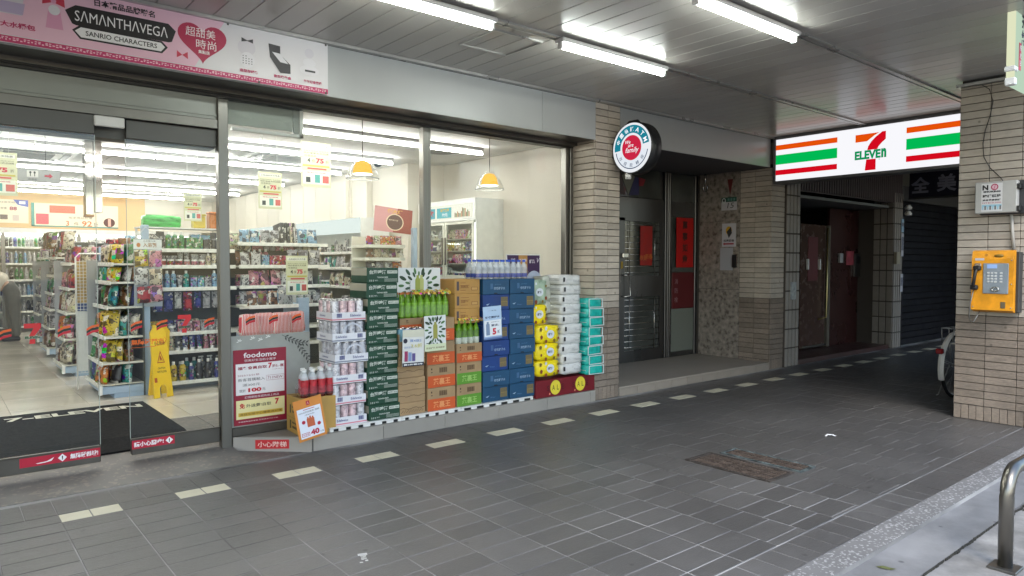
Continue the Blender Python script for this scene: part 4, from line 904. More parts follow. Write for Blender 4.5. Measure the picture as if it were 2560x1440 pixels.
# --- tissue packs and paper towels
def soft(w, d, h, seed, pinch=.012):
    bm = bmesh.new(); bmesh.ops.create_cube(bm, size=1); bmesh.ops.subdivide_edges(bm, edges=bm.edges[:], cuts=4, use_grid_fill=True); r4 = random.Random(seed)
    for v in bm.verts:
        e = sorted((abs(v.co.x), abs(v.co.y), abs(v.co.z)))[1]; k = 1-.10*max(0, (e-.25)/.25)**2
        v.co = Vector((v.co.x*w*(k if abs(v.co.x) > .49 else 1), v.co.y*d*(k if abs(v.co.y) > .49 else 1), v.co.z*h*(1-.10*max(0, (abs(v.co.x)-.3)/.2)**2 if abs(v.co.z) > .49 else 1)))+Vector((r4.uniform(-1, 1), r4.uniform(-1, 1), r4.uniform(-1, 1)))*.0028
        v.co += Vector((w/2, d/2, h/2))
    bm.verts.index_update(); m = MB().add([tuple(v.co) for v in bm.verts], [tuple(q.index for q in f.verts) for f in bm.faces], None, 0, True); bm.free(); return m
YEL = mat('yellow_film', S(236, 212, 30), .25, var=.1, scale=10, bump=.5, bscale=16, stretch=(1, 1, 2)); WFILM = mat('white_film', (.62, .62, .60), .28, var=.06, scale=9, bump=.9, bscale=11, stretch=(1.4, 1, 3)); TEAL = mat('teal_film', S(34, 170, 158), .22, var=.22, scale=16, bump=.9, bscale=14)
def yprint(w, h, sd):
    r5 = random.Random(sd); m = MB()
    for i in range(12):
        a, b = 2*PI*i/12, 2*PI*(i+1)/12; c = (w*.55, h*.5); m.add([(c[0], -.004, c[1]), (c[0]+.05*math.cos(a), -.004, c[1]+.042*math.sin(a)), (c[0]+.05*math.cos(b), -.004, c[1]+.042*math.sin(b))], [(0, 1, 2)], None, 1)
    m.text('舒潔', (w*.55, -.005, h*.5), size=.026, w=.06, M=SOUTH, mi=0, bold=.05)
    for x, z, k in ((.15, .35, 2), (.12, .8, 3), (.9, .75, 3), (.9, .25, 2), (.35, .85, 1), (.72, .12, 3), (.35, .1, 2)):
        c = (w*x, h*z); s = r5.uniform(.012, .02); m.add([(c[0]+s*math.cos(t), -.004, c[1]+s*1.2*math.sin(t)) for t in (0.2, 1.4, 2.7, 4, 5.2)], [(0, 1, 2, 3, 4)], None, k)
    return m
YI = [ink(40, 44, 60), ink(214, 220, 226), ink(130, 62, 30), ink(120, 100, 16)]
for k in range(3):
    z = .325+[0, .155, .325][k]; h = [.15, .165, .17][k]
    t = thing('tissue_pack', ['bottom', 'middle', 'upper'][k]+' large bright yellow tissue pack of the stack right of the blue cartons', 'tissue pack', (4.495+rnd.uniform(-.005, .005), 5.03, z), 'yellow tissue packs')
    obj('pack', soft(.295, .28, h, k+2).mesh('pack', YEL), t); obj('pack_print', yprint(.295, h, k).mesh('pack_print', YI), t)
t = thing('tissue_pack', 'set back yellow tissue pack above the three large ones', 'tissue pack', (4.505, 5.17, .826), 'yellow tissue packs'); obj('pack', soft(.24, .17, .19, 9).mesh('pack', YEL), t); obj('pack_print', yprint(.24, .19, 6).mesh('pack_print', YI), t)
t = thing('tissue_pack', 'grey green tissue pack at the top of the yellow stack', 'tissue pack', (4.505, 5.17, 1.02), 'yellow tissue packs'); obj('pack', soft(.24, .17, .24, 12).mesh('pack', mat('sage_film', S(160, 180, 158), .3, var=.25, scale=12, bump=.5, bscale=16)), t); obj('pack_print', yprint(.24, .24, 8).mesh('pack_print', YI), t)
nm10 = ['bottom', 'second', 'third', 'fourth', 'fifth', 'sixth', 'seventh', 'eighth', 'ninth', 'topmost']
for k in range(10):
    t = thing('paper_towel_pack', f'{nm10[k]} white wrapped paper towel pack '+('of' if k in (0, 9) else 'from the bottom of')+' its stack', 'paper pack', (4.80+rnd.uniform(-.012, .012)+(.02 if k == 4 else 0), 5.02+rnd.uniform(-.01, .012), .322+.0985*k), 'white paper towel packs', (rnd.uniform(-.015, .015), rnd.uniform(-.02, .02), rnd.uniform(-.03, .03)))
    if k > 5: t.location.x -= .0
    wd = .285
    obj('pack', soft(wd, .28, .103, 20+k).mesh('pack', WFILM), t)
    m = MB(); bx(m, .02, .045, .035, .078, -.004, 0); m.text('Tissue', (.20, -.004, .045), size=.018, w=.09, M=SOUTH, mi=1, skew=.2); m.box(-.004, -.0035, .03, .2, .045, .05, 1); m.box(-.004, -.0035, .03, .25, .06, .064, 1)
    obj('pack_print', m.mesh('pack_print', [ink(34, 34, 38), ink(150, 150, 150)]), t)
for k in range(3):
    t = thing('paper_towel_pack', f'{["lower", "middle", "upper"][k]} set back grey white paper pack beside the white stack', 'paper pack', (4.70, 5.19, .922+.125*k), 'white paper towel packs'); obj('pack', soft(.13, .16, .125, 50+k).mesh('pack', mat('grey_film', (.47, .49, .42), .35, var=.06, bump=.8, bscale=14)), t)
EDGEW = mat('white_seal', (.62, .72, .72), .4)
for k in range(8):
    t = thing('teal_pack', f'{nm10[k] if k < 7 else "topmost"} teal wrapped pack with pale seams '+('of' if k in (0, 7) else 'from the bottom of')+' its stack', 'paper pack', (5.108+rnd.uniform(-.008, .008)+(.012 if k in (3, 5) else 0), 4.985+rnd.uniform(-.008, .008), .29+.0975*k), 'teal wrapped packs', (rnd.uniform(-.02, .02), rnd.uniform(-.03, .03), rnd.uniform(-.04, .04)))
    obj('pack', soft(.25, .24, .10, 70+k).mesh('pack', TEAL), t)
    m = MB(); 
    for a in ((.035, .245, .005, .012), (.035, .245, .088, .095), (.035, .043, .012, .088), (.237, .245, .012, .088)): m.box(a[0], a[1], -.004, -.0005, a[2], a[3])
    m.box(-.004, -.001, .01, .23, .046, .050); obj('pale_seam', m.mesh('pale_seam', EDGEW), t)
# SALE board under the packs
t = thing('sale_board', 'dark red board with two yellow discs reading SALE', 'board', (4.86, 5.03, .117))
part('board', MB().cbox(4.475, 5.285, 5.035, 5.30, .118, .288, .003), mat('sale_red', S(112, 10, 26), .5, var=.08, scale=5), t)
for cx in (4.73, 5.075):
    m = MB(); disc(cx, .205, .07, .072, 0, 5.033, 28); part('yellow_disc', m, ink(222, 204, 60), t)
    m = MB(); m.text('A', (cx-.027, 5.0318, .205), size=.05, w=.035, M=SOUTH, mi=0); m.text('L', (cx+.032, 5.0318, .205), size=.05, w=.026, M=SOUTH, mi=0); m.text('S', (cx-.10, 5.0318, .205), size=.05, w=.03, M=SOUTH, mi=1); m.text('E', (cx+.10, 5.0318, .205), size=.05, w=.026, M=SOUTH, mi=1); disc(cx-.078, .148, .009, .01, 2, 5.032, 12)
    part('lettering', m, [ink(26, 22, 20), ink(66, 6, 18), ink(240, 150, 120)], t)
# purple product poster standing behind the water bottles
def b5(m, w, h, y):
    bx(m, -w*.96, w*.96, 0, h*.97, y, 0); bx(m, -w*.3, w*.22, 0, h*.97, y-.0006, 1)
    m.text('純棉', (-w*.62, y-.001, h*.82), size=h*.09, M=SOUTH, mi=2); m.text('新包裝', (-w*.04, y-.001, h*.8), size=h*.1, w=w*.42, M=SOUTH, mi=2, bold=.02); m.text('柔軟舒適', (-w*.04, y-.001, h*.62), size=h*.09, w=w*.42, M=SOUTH, mi=2); m.text('舒潔', (w*.5, y-.001, h*.76), size=h*.13, M=SOUTH, mi=2, bold=.03); m.text('V', (w*.85, y-.001, h*.8), size=h*.16, M=SOUTH, mi=2, skew=.3)
    m.add([(w*.62+w*.5*math.cos(a), y-.001, h*.02+h*.42*math.sin(a)) for a in [PI*i/12 for i in range(13)]], [tuple(range(13))], None, 3); m.add([(-w*.96, y-.001, h*.97), (-w*.9, y-.001, h*.4), (-w*.7, y-.001, 0), (-w*.96, y-.001, 0)], [(0, 3, 2, 1)], None, 2); bx(m, -w*.68, -w*.5, h*.4, h*.55, y-.001, 2)
card('purple_poster', 'white edged purple and gold poster on the window behind the water bottles', 4.40, 4.85, 1.22, 1.515, 5.40, 0, b5, [mat('poster_edge', (.7, .7, .66), .4)]+[ink(58, 30, 70), ink(176, 130, 70), ink(222, 214, 218), ink(170, 178, 196)], 'poster', 'posters on the window')
# food delivery poster on the glass
def b6(m, w, h, y):
    bx(m, -w, w, 0, h, y, 0)
    m.text('foodomo', (0, y-.001, h*.925), size=h*.07, w=w*1.25, M=SOUTH, mi=1, bold=.02); m.text('您美好生活的小幫手', (0, y-.001, h*.855), size=h*.032, w=w*1.2, M=SOUTH, mi=1)
    bx(m, -w*.92, w*.92, h*.40, h*.815, y-.0006, 1); bx(m, -w*.92, w*.92, h*.08, h*.33, y-.0006, 2)
    m.text('福餐會員自取', (-w*.3, y-.001, h*.755), size=h*.042, w=w*1.1, M=SOUTH, mi=0, bold=.03); m.text('7', (w*.37, y-.001, h*.765), size=h*.075, M=SOUTH, mi=3, bold=.05); m.text('折優惠', (w*.67, y-.001, h*.755), size=h*.042, w=w*.45, M=SOUTH, mi=0, bold=.02); m.text('(上限100元)', (w*.66, y-.001, h*.71), size=h*.014, w=w*.4, M=SOUTH, mi=0)
    m.text('2023/12/31前', (-w*.45, y-.001, h*.66), size=h*.028, w=w*.8, M=SOUTH, mi=0); m.text('新客首購輸入', (-w*.34, y-.001, h*.60), size=h*.042, w=w*1.0, M=SOUTH, mi=4); m.text('711NEW', (w*.56, y-.001, h*.60), size=h*.035, w=w*.58, M=SOUTH, mi=0)
    for a in ((w*.22, w*.9, h*.565, h*.568), (w*.22, w*.9, h*.632, h*.635), (w*.22, w*.226, h*.568, h*.632), (w*.894, w*.9, h*.568, h*.632)): bx(m, *a, y-.001, 0)
    m.text('滿300元', (-w*.35, y-.001, h*.53), size=h*.038, w=w*.66, M=SOUTH, mi=4); m.text('現折', (-w*.68, y-.001, h*.455), size=h*.04, M=SOUTH, mi=4); m.text('100', (-w*.22, y-.001, h*.458), size=h*.055, w=w*.5, M=SOUTH, mi=3, bold=.05); m.text('元', (w*.12, y-.001, h*.455), size=h*.04, M=SOUTH, mi=4)
    m.text('訂閱期間享超商線上商品', (w*.05, y-.001, h*.365), size=h*.03, w=w*1.3, M=SOUTH, mi=1); m.text('免', (-w*.70, y-.001, h*.255), size=h*.07, M=SOUTH, mi=3, bold=.03); m.text('外送費!自取', (-w*.08, y-.001, h*.25), size=h*.045, w=w*.95, M=SOUTH, mi=4, bold=.01); m.text('7', (w*.62, y-.001, h*.27), size=h*.08, M=SOUTH, mi=3, bold=.05)
    bx(m, -w*.84, w*.84, h*.115, h*.165, y-.001, 5); m.text('滿額加贈中心優惠送好禮', (0, y-.0014, h*.14), size=h*.03, w=w*1.6, M=SOUTH, mi=4); m.text('本優惠限指定會員 詳情請洽門市公告', (-w*.1, y-.001, h*.045), size=h*.015, w=w*1.5, M=SOUTH, mi=1)
card('delivery_poster', 'dark red food delivery poster taped to the frosted window', 1.752, 2.16, .19, .765, 5.404, 0, b6, [mat('poster_maroon', S(130, 20, 44), .4)]+[ink(140, 22, 48), ink(226, 222, 222), ink(228, 218, 160), ink(190, 20, 40), ink(42, 34, 34), ink(206, 170, 60)], 'poster', 'posters on the window')
# box with red tea bottles, price tag leaning on it
t = thing('bottle_box', 'ochre cardboard box on the step carrying red tea bottles', 'carton', (2.125, 5.08, .118), None, (0, 0, R(-3)))
obj('carton', MB().cbox(0, .295, 0, .27, 0, .28, .004).mesh('carton', mat('carton_straw', S(182, 146, 78), .7, var=.1, scale=6, bump=.1)), t)
m = MB()
for z in (.06, .18):
    m.box(-.0012, -.0004, .17, .195, z-.03, z+.035, 0); m.box(-.0012, -.0004, .05, .15, z+.015, z+.028, 1); m.box(-.0012, -.0004, .05, .14, z-.022, z-.004, 1)
m.box(-.0012, -.0004, .0, .27, .118, .1195, 1); obj('carton_print', m.mesh('carton_print', [ink(42, 34, 26), ink(92, 68, 34)]), t)
m = MB().box(-.0, .295, .12, .135, .2805, .2815).box(.1, .2, .03, .06, .2805, .2812); obj('top_flap', m.mesh('top_flap', TAPE), t)
rb_me = MB().lathe([(0, 0), (.028, 0), (.033, .012), (.033, .03)], 14, mis=[2]*3).lathe([(.0333, .03), (.0333, .135)], 14, mis=[1]).lathe([(.033, .135), (.03, .155), (.014, .19), (.014, .196)], 14, mis=[0]*3).lathe([(.017, .195), (.017, .215), (0, .215)], 14, mis=[3, 3]).mesh('bottle', [PET, mat('red_label', S(176, 44, 54), .3, var=.35, scale=26), mat('tea_dark', S(96, 40, 36), .2), WHITE])
for j in range(2):
    for i in range(4):
        o = obj('tea_bottle', rb_me, None, (2.185+.069*i+.02*j, 5.115+.075*j, .4), (0, 0, rnd.uniform(0, 6)))
        reg(o, 'red labelled', 'tea bottle', f'in the {"front" if j == 0 else "rear"} row on the ochre box', i, 'from the delivery poster')
part('bottle_wrap', MB().cbox(2.15, 2.45, 5.078, 5.23, .3995, .50, .02), FILM, thing('shrink_pack', 'clear film wrapped round the red tea bottles', 'film wrap', (2.3, 5.1, .4)))
def b7(m, w, h, y):
    bx(m, -w*.84, w*.84, h*.06, h*.78, y-.0004, 0); m.text('HALA的烏龍茶 無糖', (0, y-.001, h*.68), size=h*.045, w=w*1.45, M=SOUTH, mi=1); m.text('(單瓶特價)', (0, y-.001, h*.61), size=h*.03, w=w*.7, M=SOUTH, mi=1); bx(m, -w*.4, w*.4, h*.735, h*.75, y-.001, 3)
    for i in range(3): bottle_print(m, -w*.17+w*.17*i, h*.30, h*.57-.006*(i != 1), w*.1, y-.001-.0003*i, 2)
    m.text('40', (w*.18, y-.001, h*.16), size=h*.14, w=w*.62, M=SOUTH, mi=3, bold=.05); m.text('元/瓶', (w*.66, y-.001, h*.12), size=h*.04, M=SOUTH, mi=1); bx(m, -w*.76, -w*.2, h*.10, h*.19, y-.001, 3); bx(m, -w*.73, -w*.23, h*.11, h*.18, y-.0014, 0); m.text('特惠價', (-w*.48, y-.0018, h*.145), size=h*.05, w=w*.42, M=SOUTH, mi=3)
    for c in ((-w*.5, h*.45), (w*.55, h*.33)): m.add([(c[0]+.014*math.cos(2*PI*i/12), y-.001, c[1]+.014*math.sin(2*PI*i/12)) for i in range(12)], [tuple(range(12))], None, 3)
    bx(m, -w*.12, w*.12, h*.84, h*.94, y-.001, 3); m.text('人', (0, y-.0014, h*.89), size=h*.06, M=SOUTH, mi=4)
card('price_board', 'orange edged price board with a red 40 leaning on the ochre box', 2.065, 2.285, .125, .435, 4.93, -.17, b7, [mat('orange_board', S(206, 132, 58), .5, var=.12, scale=6)]+[ink(222, 226, 236), ink(60, 54, 60), ink(190, 96, 60), ink(176, 26, 56), ink(240, 220, 200)])

# ------------------------------------------------------------------ goods for the shelves
CN = {'white': (.72, .72, .70), 'navy': (.03, .04, .2), 'green': (.06, .32, .1), 'teal': (.04, .38, .34), 'red': (.52, .03, .04), 'pink': (.72, .30, .36), 'yellow': (.78, .58, .05), 'orange': (.72, .22, .03), 'brown': (.26, .12, .05), 'purple': (.22, .08, .3), 'sky blue': (.28, .5, .72), 'black': (.03, .03, .035), 'cream': (.72, .64, .46), 'silver': (.5, .5, .52)}
CN = {k: tuple(.62*c for c in v) if k not in ('black', 'navy') else v for k, v in CN.items()}
CAPW = WHITE
def proto():
    P = {}
    P['bottle'] = (MB().lathe([(0, 0), (.026, 0), (.03, .008), (.03, .04)], 12, mis=[0]*3).lathe([(.0303, .04), (.0303, .125)], 12, mis=[1]).lathe([(.03, .125), (.027, .145), (.013, .16)], 12, mis=[0]*2).lathe([(.014, .16), (.014, .19), (0, .19)], 12, mis=[2]*2), [OBJ, PRNF, CAPW], .062, .062, .19)
    P['pump bottle'] = (MB().lathe([(0, 0), (.036, 0), (.038, .01), (.038, .035)], 12, mis=[0]*3).lathe([(.0383, .035), (.0383, .115)], 12, mis=[1]).lathe([(.038, .115), (.034, .14), (.012, .15)], 12, mis=[0]*2).lathe([(.012, .15), (.012, .172), (.005, .174), (.005, .19)], 10, mis=[2]*3).box(-.035, .012, -.008, .008, .19, .203, 2), [OBJ, PRNF, CAPW], .08, .08, .203)
    m = MB().lathe([(0, 0), (.02, 0), (.02, .028)], 12, mis=[2, 2]); pts = []
    for i in range(12):
        a, b = 2*PI*i/12, 2*PI*(i+1)/12
        m.add([(.022*math.cos(a), .022*math.sin(a), .028), (.022*math.cos(b), .022*math.sin(b), .028), (.030*math.cos(b), .003*math.sin(b), .15), (.030*math.cos(a), .003*math.sin(a), .15)], [(0, 1, 2, 3)], None, 1, True)
    P['tube'] = (m, [OBJ, PRNF, CAPW], .062, .045, .15)
    P['box'] = (MB().cbox(-.035, .035, -.025, .025, 0, .115, .002), [PRNF], .073, .05, .115)
    P['jar'] = (MB().lathe([(0, 0), (.033, 0), (.036, .006), (.036, .045), (.033, .05)], 12, mis=[1]*4).lathe([(.0345, .05), (.0345, .068), (0, .069)], 12, mis=[2]*2), [OBJ, PRNF, CAPW], .075, .075, .07)
    def pillow(w, t, h, sd, crimp=.0):
        q = random.Random(sd); n = 9; k = 11; v = []; f = []
        for side in (1, -1):
            for j in range(k):
                for i in range(n):
                    u, z = i/(n-1)*2-1, j/(k-1)*2-1
                    b = max(0, 1-abs(u)**2.6)*max(0, 1-abs(z)**3.2); wr = .12*math.sin(u*7+z*4+sd)*b
                    v.append((u*w/2*(1-.05*(1-z*z)), -side*(t/2*(b**.6)*(1+wr)+.0008)+q.uniform(-1, 1)*.0012*b, h/2+z*h/2+(.004*math.sin(u*20) if abs(z) == 1 else 0)))
        for s_ in (0, 1):
            for j in range(k-1):
                for i in range(n-1):
                    a_ = s_*n*k+j*n+i; f.append((a_, a_+1, a_+n+1, a_+n) if s_ == 0 else (a_, a_+n, a_+n+1, a_+1))
        return MB().add(v, f, None, 0, True)
    P['pouch'] = (pillow(.12, .05, .17, 2), [PRN], .122, .055, .17)
    P['snack bag'] = (pillow(.165, .075, .22, 5), [PRN], .168, .07, .22)
    P['carded pack'] = (MB().box(-.04, .04, .012, .014, 0, .19, 0).cbox(-.03, .03, -.016, .012, .02, .12, .01, 1), [PRNF, OBJ], .085, .035, .19)
    P['magazine'] = (MB().box(-.008, .008, -.1, .1, 0, .24, 0), [PRN], .018, .2, .24)
    P['drink bottle'] = (MB().lathe([(0, 0), (.027, 0), (.031, .012), (.031, .06)], 10, mis=[0]*3).lathe([(.0313, .06), (.0313, .13)], 10, mis=[1]).lathe([(.031, .13), (.027, .155), (.013, .19), (.013, .2)], 10, mis=[0]*3).lathe([(.0155, .199), (.0155, .22), (0, .22)], 10, mis=[2]*2), [mat('drink_glass', (.5, .5, .5), .12, objcol=True, alpha=.75), PRNF, CAPW], .066, .066, .22)
    return {k: (m.mesh(k.replace(' ', '_'), mt), w, d, h) for k, (m, mt, w, d, h) in P.items()}
PR = proto()
def goods(kinds, axis, u0, u1, front, z, hmax, place, seq, cols=None, gap=.006, hang=False, deep=0):
    """fills a shelf: axis 'x' looks to the street, 'y' looks along the arcade to the left; every piece is an object of its own"""
    u = u0; last = None; cl = list(CN)
    while True:
        kind = rnd.choice(kinds); col = rnd.choice(cols or cl) if rnd.random() > .28 else rnd.choice(('white', 'silver', 'cream', 'black'))
        if (kind, col) == last: continue
        last = (kind, col); me, w, d, h = PR[kind]
        s = min(hmax*.96/h, rnd.uniform(.88, 1.12)); sw_ = min(1.15, max(.8, s))*rnd.uniform(.95, 1.05)
        for _ in range(rnd.choice((1, 1, 2, 2, 3)) if kind != 'magazine' else rnd.choice((2, 3, 5))):
            if u+w*sw_ > u1: return
            c = u+w*sw_/2; u += w*sw_+gap
            zz = z+(hmax-h*s if hang else 0)
            if axis == 'x': o = obj(kind.replace(' ', '_'), me, None, (c, front+d*sw_/2+.006, zz), (0, 0, rnd.uniform(-.12, .12)), CN[col])
            else: o = obj(kind.replace(' ', '_'), me, None, (front+d*sw_/2+.006, c, zz), (0, 0, -PI/2+(rnd.uniform(.25, .85) if 'display' in place else rnd.uniform(-.12, .12))), CN[col])
            if kind in ('snack bag', 'pouch', 'magazine'): o.rotation_euler.x = -rnd.uniform(.05, .25)
            o.scale = (sw_, sw_, s)
            reg(o, col, kind, place, c if axis == 'x' else -c, seq)
def shelf(par, name, x0, x1, y0, y1, z, railx=None, raily=None, thick=.018):
    o = part(name, MB().box(x0, x1, y0, y1, z-thick, z), SHELF, par)
    if raily is not None: part('price_rail', MB().cbox(x0, x1, raily-.012, raily-.0005, z-.03, z+.008, .002), RAIL, o)
    if railx is not None: part('price_rail', MB().cbox(railx-.012, railx-.0005, y0, y1, z-.03, z+.008, .002), RAIL, o)
    return o
BACKP = mat('shelf_back', (.055, .065, .06), .6, var=.1)
COS = ['bottle', 'pump bottle', 'tube', 'box', 'jar']
# --- the long gondola seen through the glass
g = thing('gondola_shelf', 'long shop shelf of toiletries facing the window, its end post pale blue', 'shelf', (2.6, 7.9, .112))
part('end_post', MB().cbox(1.625, 1.69, 7.68, 7.74, .113, 1.80, .004), BLUEP, g)
part('end_panel', MB().box(1.665, 1.69, 7.745, 8.40, .113, 1.62), BLUEP, g)
part('back_panel', MB().box(1.691, 3.66, 8.12, 8.14, .19, 1.66), BACKP, g)
part('kick_plate', MB().box(1.691, 3.66, 7.86, 8.11, .113, .175), mat('kick_grey', (.22, .24, .27), .4, .2), g)
part('bay_post', MB().cbox(2.575, 2.60, 8.09, 8.118, .19, 1.9, .003), SHELF, g)
for i, (z, yf) in enumerate(((.205, 7.72), (.515, 7.78), (.705, 7.78), (1.165, 7.80), (1.395, 7.82), (1.565, 7.84))): shelf(g, 'shelf', 1.692, 2.572, yf, 8.118, z, raily=yf)
for i, (z, yf) in enumerate(((.205, 7.72), (.515, 7.78), (.705, 7.78), (.95, 7.80), (1.17, 7.80), (1.395, 7.80), (1.645, 7.84))): shelf(g, 'shelf', 2.603, 3.655, yf, 8.118, z, raily=yf)
SQ = 'from the blue post'
goods(['bottle', 'pump bottle', 'bottle'], 'x', 1.80, 2.56, 7.74, .206, .27, 'on the lowest toiletry shelf', SQ, ['black', 'yellow', 'green', 'white', 'teal', 'navy', 'silver'], .02)
goods(['tube', 'bottle', 'tube'], 'x', 1.72, 2.56, 7.80, .516, .165, 'on the second lowest toiletry shelf', SQ, ['pink', 'black', 'white', 'silver', 'cream', 'navy'])
goods(['box', 'box', 'jar', 'box'], 'x', 1.72, 2.56, 7.80, .706, .12, 'on the middle toiletry shelf', SQ, ['white', 'green', 'yellow', 'silver', 'pink'])
goods(['carded pack'], 'x', 1.76, 2.56, 7.84, .86, .26, 'hung above the middle toiletry shelf', SQ, ['teal', 'red', 'red', 'green', 'navy', 'orange', 'white', 'pink'], .014, True)
goods(['bottle', 'pump bottle', 'box', 'tube'], 'x', 1.80, 2.56, 7.82, 1.166, .185, 'on the third highest toiletry shelf', SQ, ['navy', 'pink', 'green', 'silver', 'sky blue', 'teal'])
goods(['tube', 'jar', 'box', 'bottle'], 'x', 1.82, 2.56, 7.84, 1.396, .135, 'on the second highest toiletry shelf', SQ, ['red', 'navy', 'silver', 'yellow', 'white', 'pink'])
goods(['box', 'bottle', 'carded pack', 'pouch'], 'x', 1.80, 2.56, 7.86, 1.566, .19, 'on top of the toiletry shelf', SQ, ['green', 'cream', 'silver', 'sky blue', 'black', 'white'])
S2 = 'from the bay post'
goods(['magazine', 'pouch', 'magazine', 'box'], 'x', 2.64, 3.6, 7.86, 1.646, .24, 'on the top shelf of the second bay', S2, ['pink', 'silver', 'black', 'cream', 'sky blue', 'white'], .004)
goods(['box', 'pouch', 'box', 'box'], 'x', 2.64, 3.6, 7.82, 1.396, .19, 'on the second highest shelf of the second bay', S2, ['sky blue', 'red', 'white', 'sky blue', 'navy', 'pink'], .005)
goods(['pouch', 'box', 'pouch'], 'x', 2.64, 3.6, 7.82, 1.171, .18, 'on the third highest shelf of the second bay', S2, ['teal', 'sky blue', 'navy', 'cream', 'pink'], .004)
goods(['carded pack', 'pouch', 'bottle'], 'x', 2.62, 3.6, 7.82, .951, .17, 'on the middle shelf of the second bay', S2, ['orange', 'white', 'navy', 'silver', 'sky blue'], .008)
goods(['box', 'pouch', 'jar'], 'x', 2.62, 3.0, 7.80, .706, .17, 'on the third lowest shelf of the second bay', S2)
for z, hm, kk, nm in ((.206, .25, ['bottle', 'pump bottle'], 'lowest'), (.516, .17, ['tube', 'bottle'], 'second lowest'), (.706, .14, ['box', 'jar'], 'middle'), (1.166, .2, ['bottle', 'box'], 'third highest'), (1.396, .15, ['box', 'tube'], 'second highest')):
    goods(kk, 'x', 1.74, 2.56, 7.92, z, hm, f'in the rear of the {nm} toiletry shelf', SQ)
for z, hm, nm in ((1.396, .2, 'second highest'), (1.171, .2, 'third highest'), (.951, .18, 'middle')): goods(['box', 'pouch', 'bottle'], 'x', 2.62, 3.6, 7.93, z, hm, f'in rear of the {nm} shelf, second bay', S2)
# back row seen over the near goods
goods(['pouch', 'bottle', 'box'], 'x', 1.72, 3.6, 7.97, 1.566, .24, 'in the rear row on top of the toiletry shelf', SQ, ['white', 'silver', 'sky blue', 'green', 'cream', 'pink'])
t = thing('tote_bag_pack', 'crumpled green plastic pack lying on top of the long shelf', 'pack', (1.71, 7.95, 1.80), None, (0, .03, 0)); obj('pack', MB().add(soft(.36, .22, .125, 33).v, soft(.36, .22, .125, 33).f, None, 0, True).mesh('pack', mat('green_crumple', S(60, 170, 76), .3, var=.45, scale=9, bump=1, bscale=12, stretch=(1, 1, 4))), t)
part('top_rack', MB().box(1.66, 2.55, 7.94, 8.2, 1.782, 1.796).box(1.66, 1.68, 8.12, 8.14, 1.62, 1.782).box(2.53, 2.55, 8.12, 8.14, 1.62, 1.782), PLASTIC, g)
for x, c, nm, h in ((2.26, 'yellow', 'yellow lidded tub', .13), (2.42, 'orange', 'orange lidded tub', .16)):
    t = thing('tub', nm+' on the rack above the toiletry shelf', 'tub', (x, 8.05, 1.797)); part('body', MB().cbox(x-.06, x+.06, 7.99, 8.11, 1.797, 1.797+h, .01), OBJ, t, col=CN[c]); part('lid', MB().cbox(x-.064, x+.064, 7.986, 8.114, 1.797+h+.001, 1.82+h, .006), OBJ, t, col=CN[c])
# hanging board of bath goods on the end post
t = thing('hanging_display', 'clear hanging board with printed heading and pouches on the blue end post', 'display', (1.66, 7.64, 1.0))
part('backing', MB().box(1.545, 1.80, 7.66, 7.664, .99, 1.66), mat('clear_board', (.6, .66, .7), .2, alpha=.45), t)
m = MB(); bx(m, 1.545, 1.80, 1.56, 1.655, 7.6585, 0); m.text('入浴劑', (1.69, 7.6575, 1.602), size=.045, w=.12, M=SOUTH, mi=1, bold=.02); m.text('日本製人氣', (1.69, 7.6575, 1.64), size=.016, w=.11, M=SOUTH, mi=2)
m.add([(1.59+.018*math.cos(2*PI*i/12), 7.6575, 1.60+.022*math.sin(2*PI*i/12)) for i in range(12)], [tuple(range(12))], None, 3); part('heading', m, [ink(208, 214, 216), ink(150, 110, 70), ink(70, 60, 60), ink(190, 120, 60)], t)
part('hanger', MB().tube([(1.56, 7.67, 1.66), (1.66, 7.676, 1.78), (1.785, 7.67, 1.66)], .003, 5), PLASTIC, t)
for i, (x, z, c) in enumerate(((1.61, 1.39, 'yellow'), (1.735, 1.385, 'pink'), (1.605, 1.21, 'white'), (1.735, 1.205, 'cream'), (1.625, 1.03, 'red'), (1.74, 1.04, 'pink'))):
    o = obj('pouch', PR['pouch'][0], None, (x, 7.628, z), (0, rnd.uniform(-.05, .05), 0), CN[c]); o.scale = (1, .6, .95)
    tag(o, f'{["upper", "upper", "middle", "middle", "lower", "lower"][i]} {c} pouch on the hanging display board, {"aisle" if i % 2 == 0 else "shelf"} side', 'pouch', 'pouches on the hanging display')
solo('shelf_tag', MB().box(-.028, .028, 0, .003, 0, .22, 0).box(-.02, .02, -.0012, 0, .02, .2, 1), [WHITE, mat('tag_green', S(170, 184, 96), .5)], 'narrow pale green card hanging beside the bath pouches', 'card', (1.535, 7.63, .985))
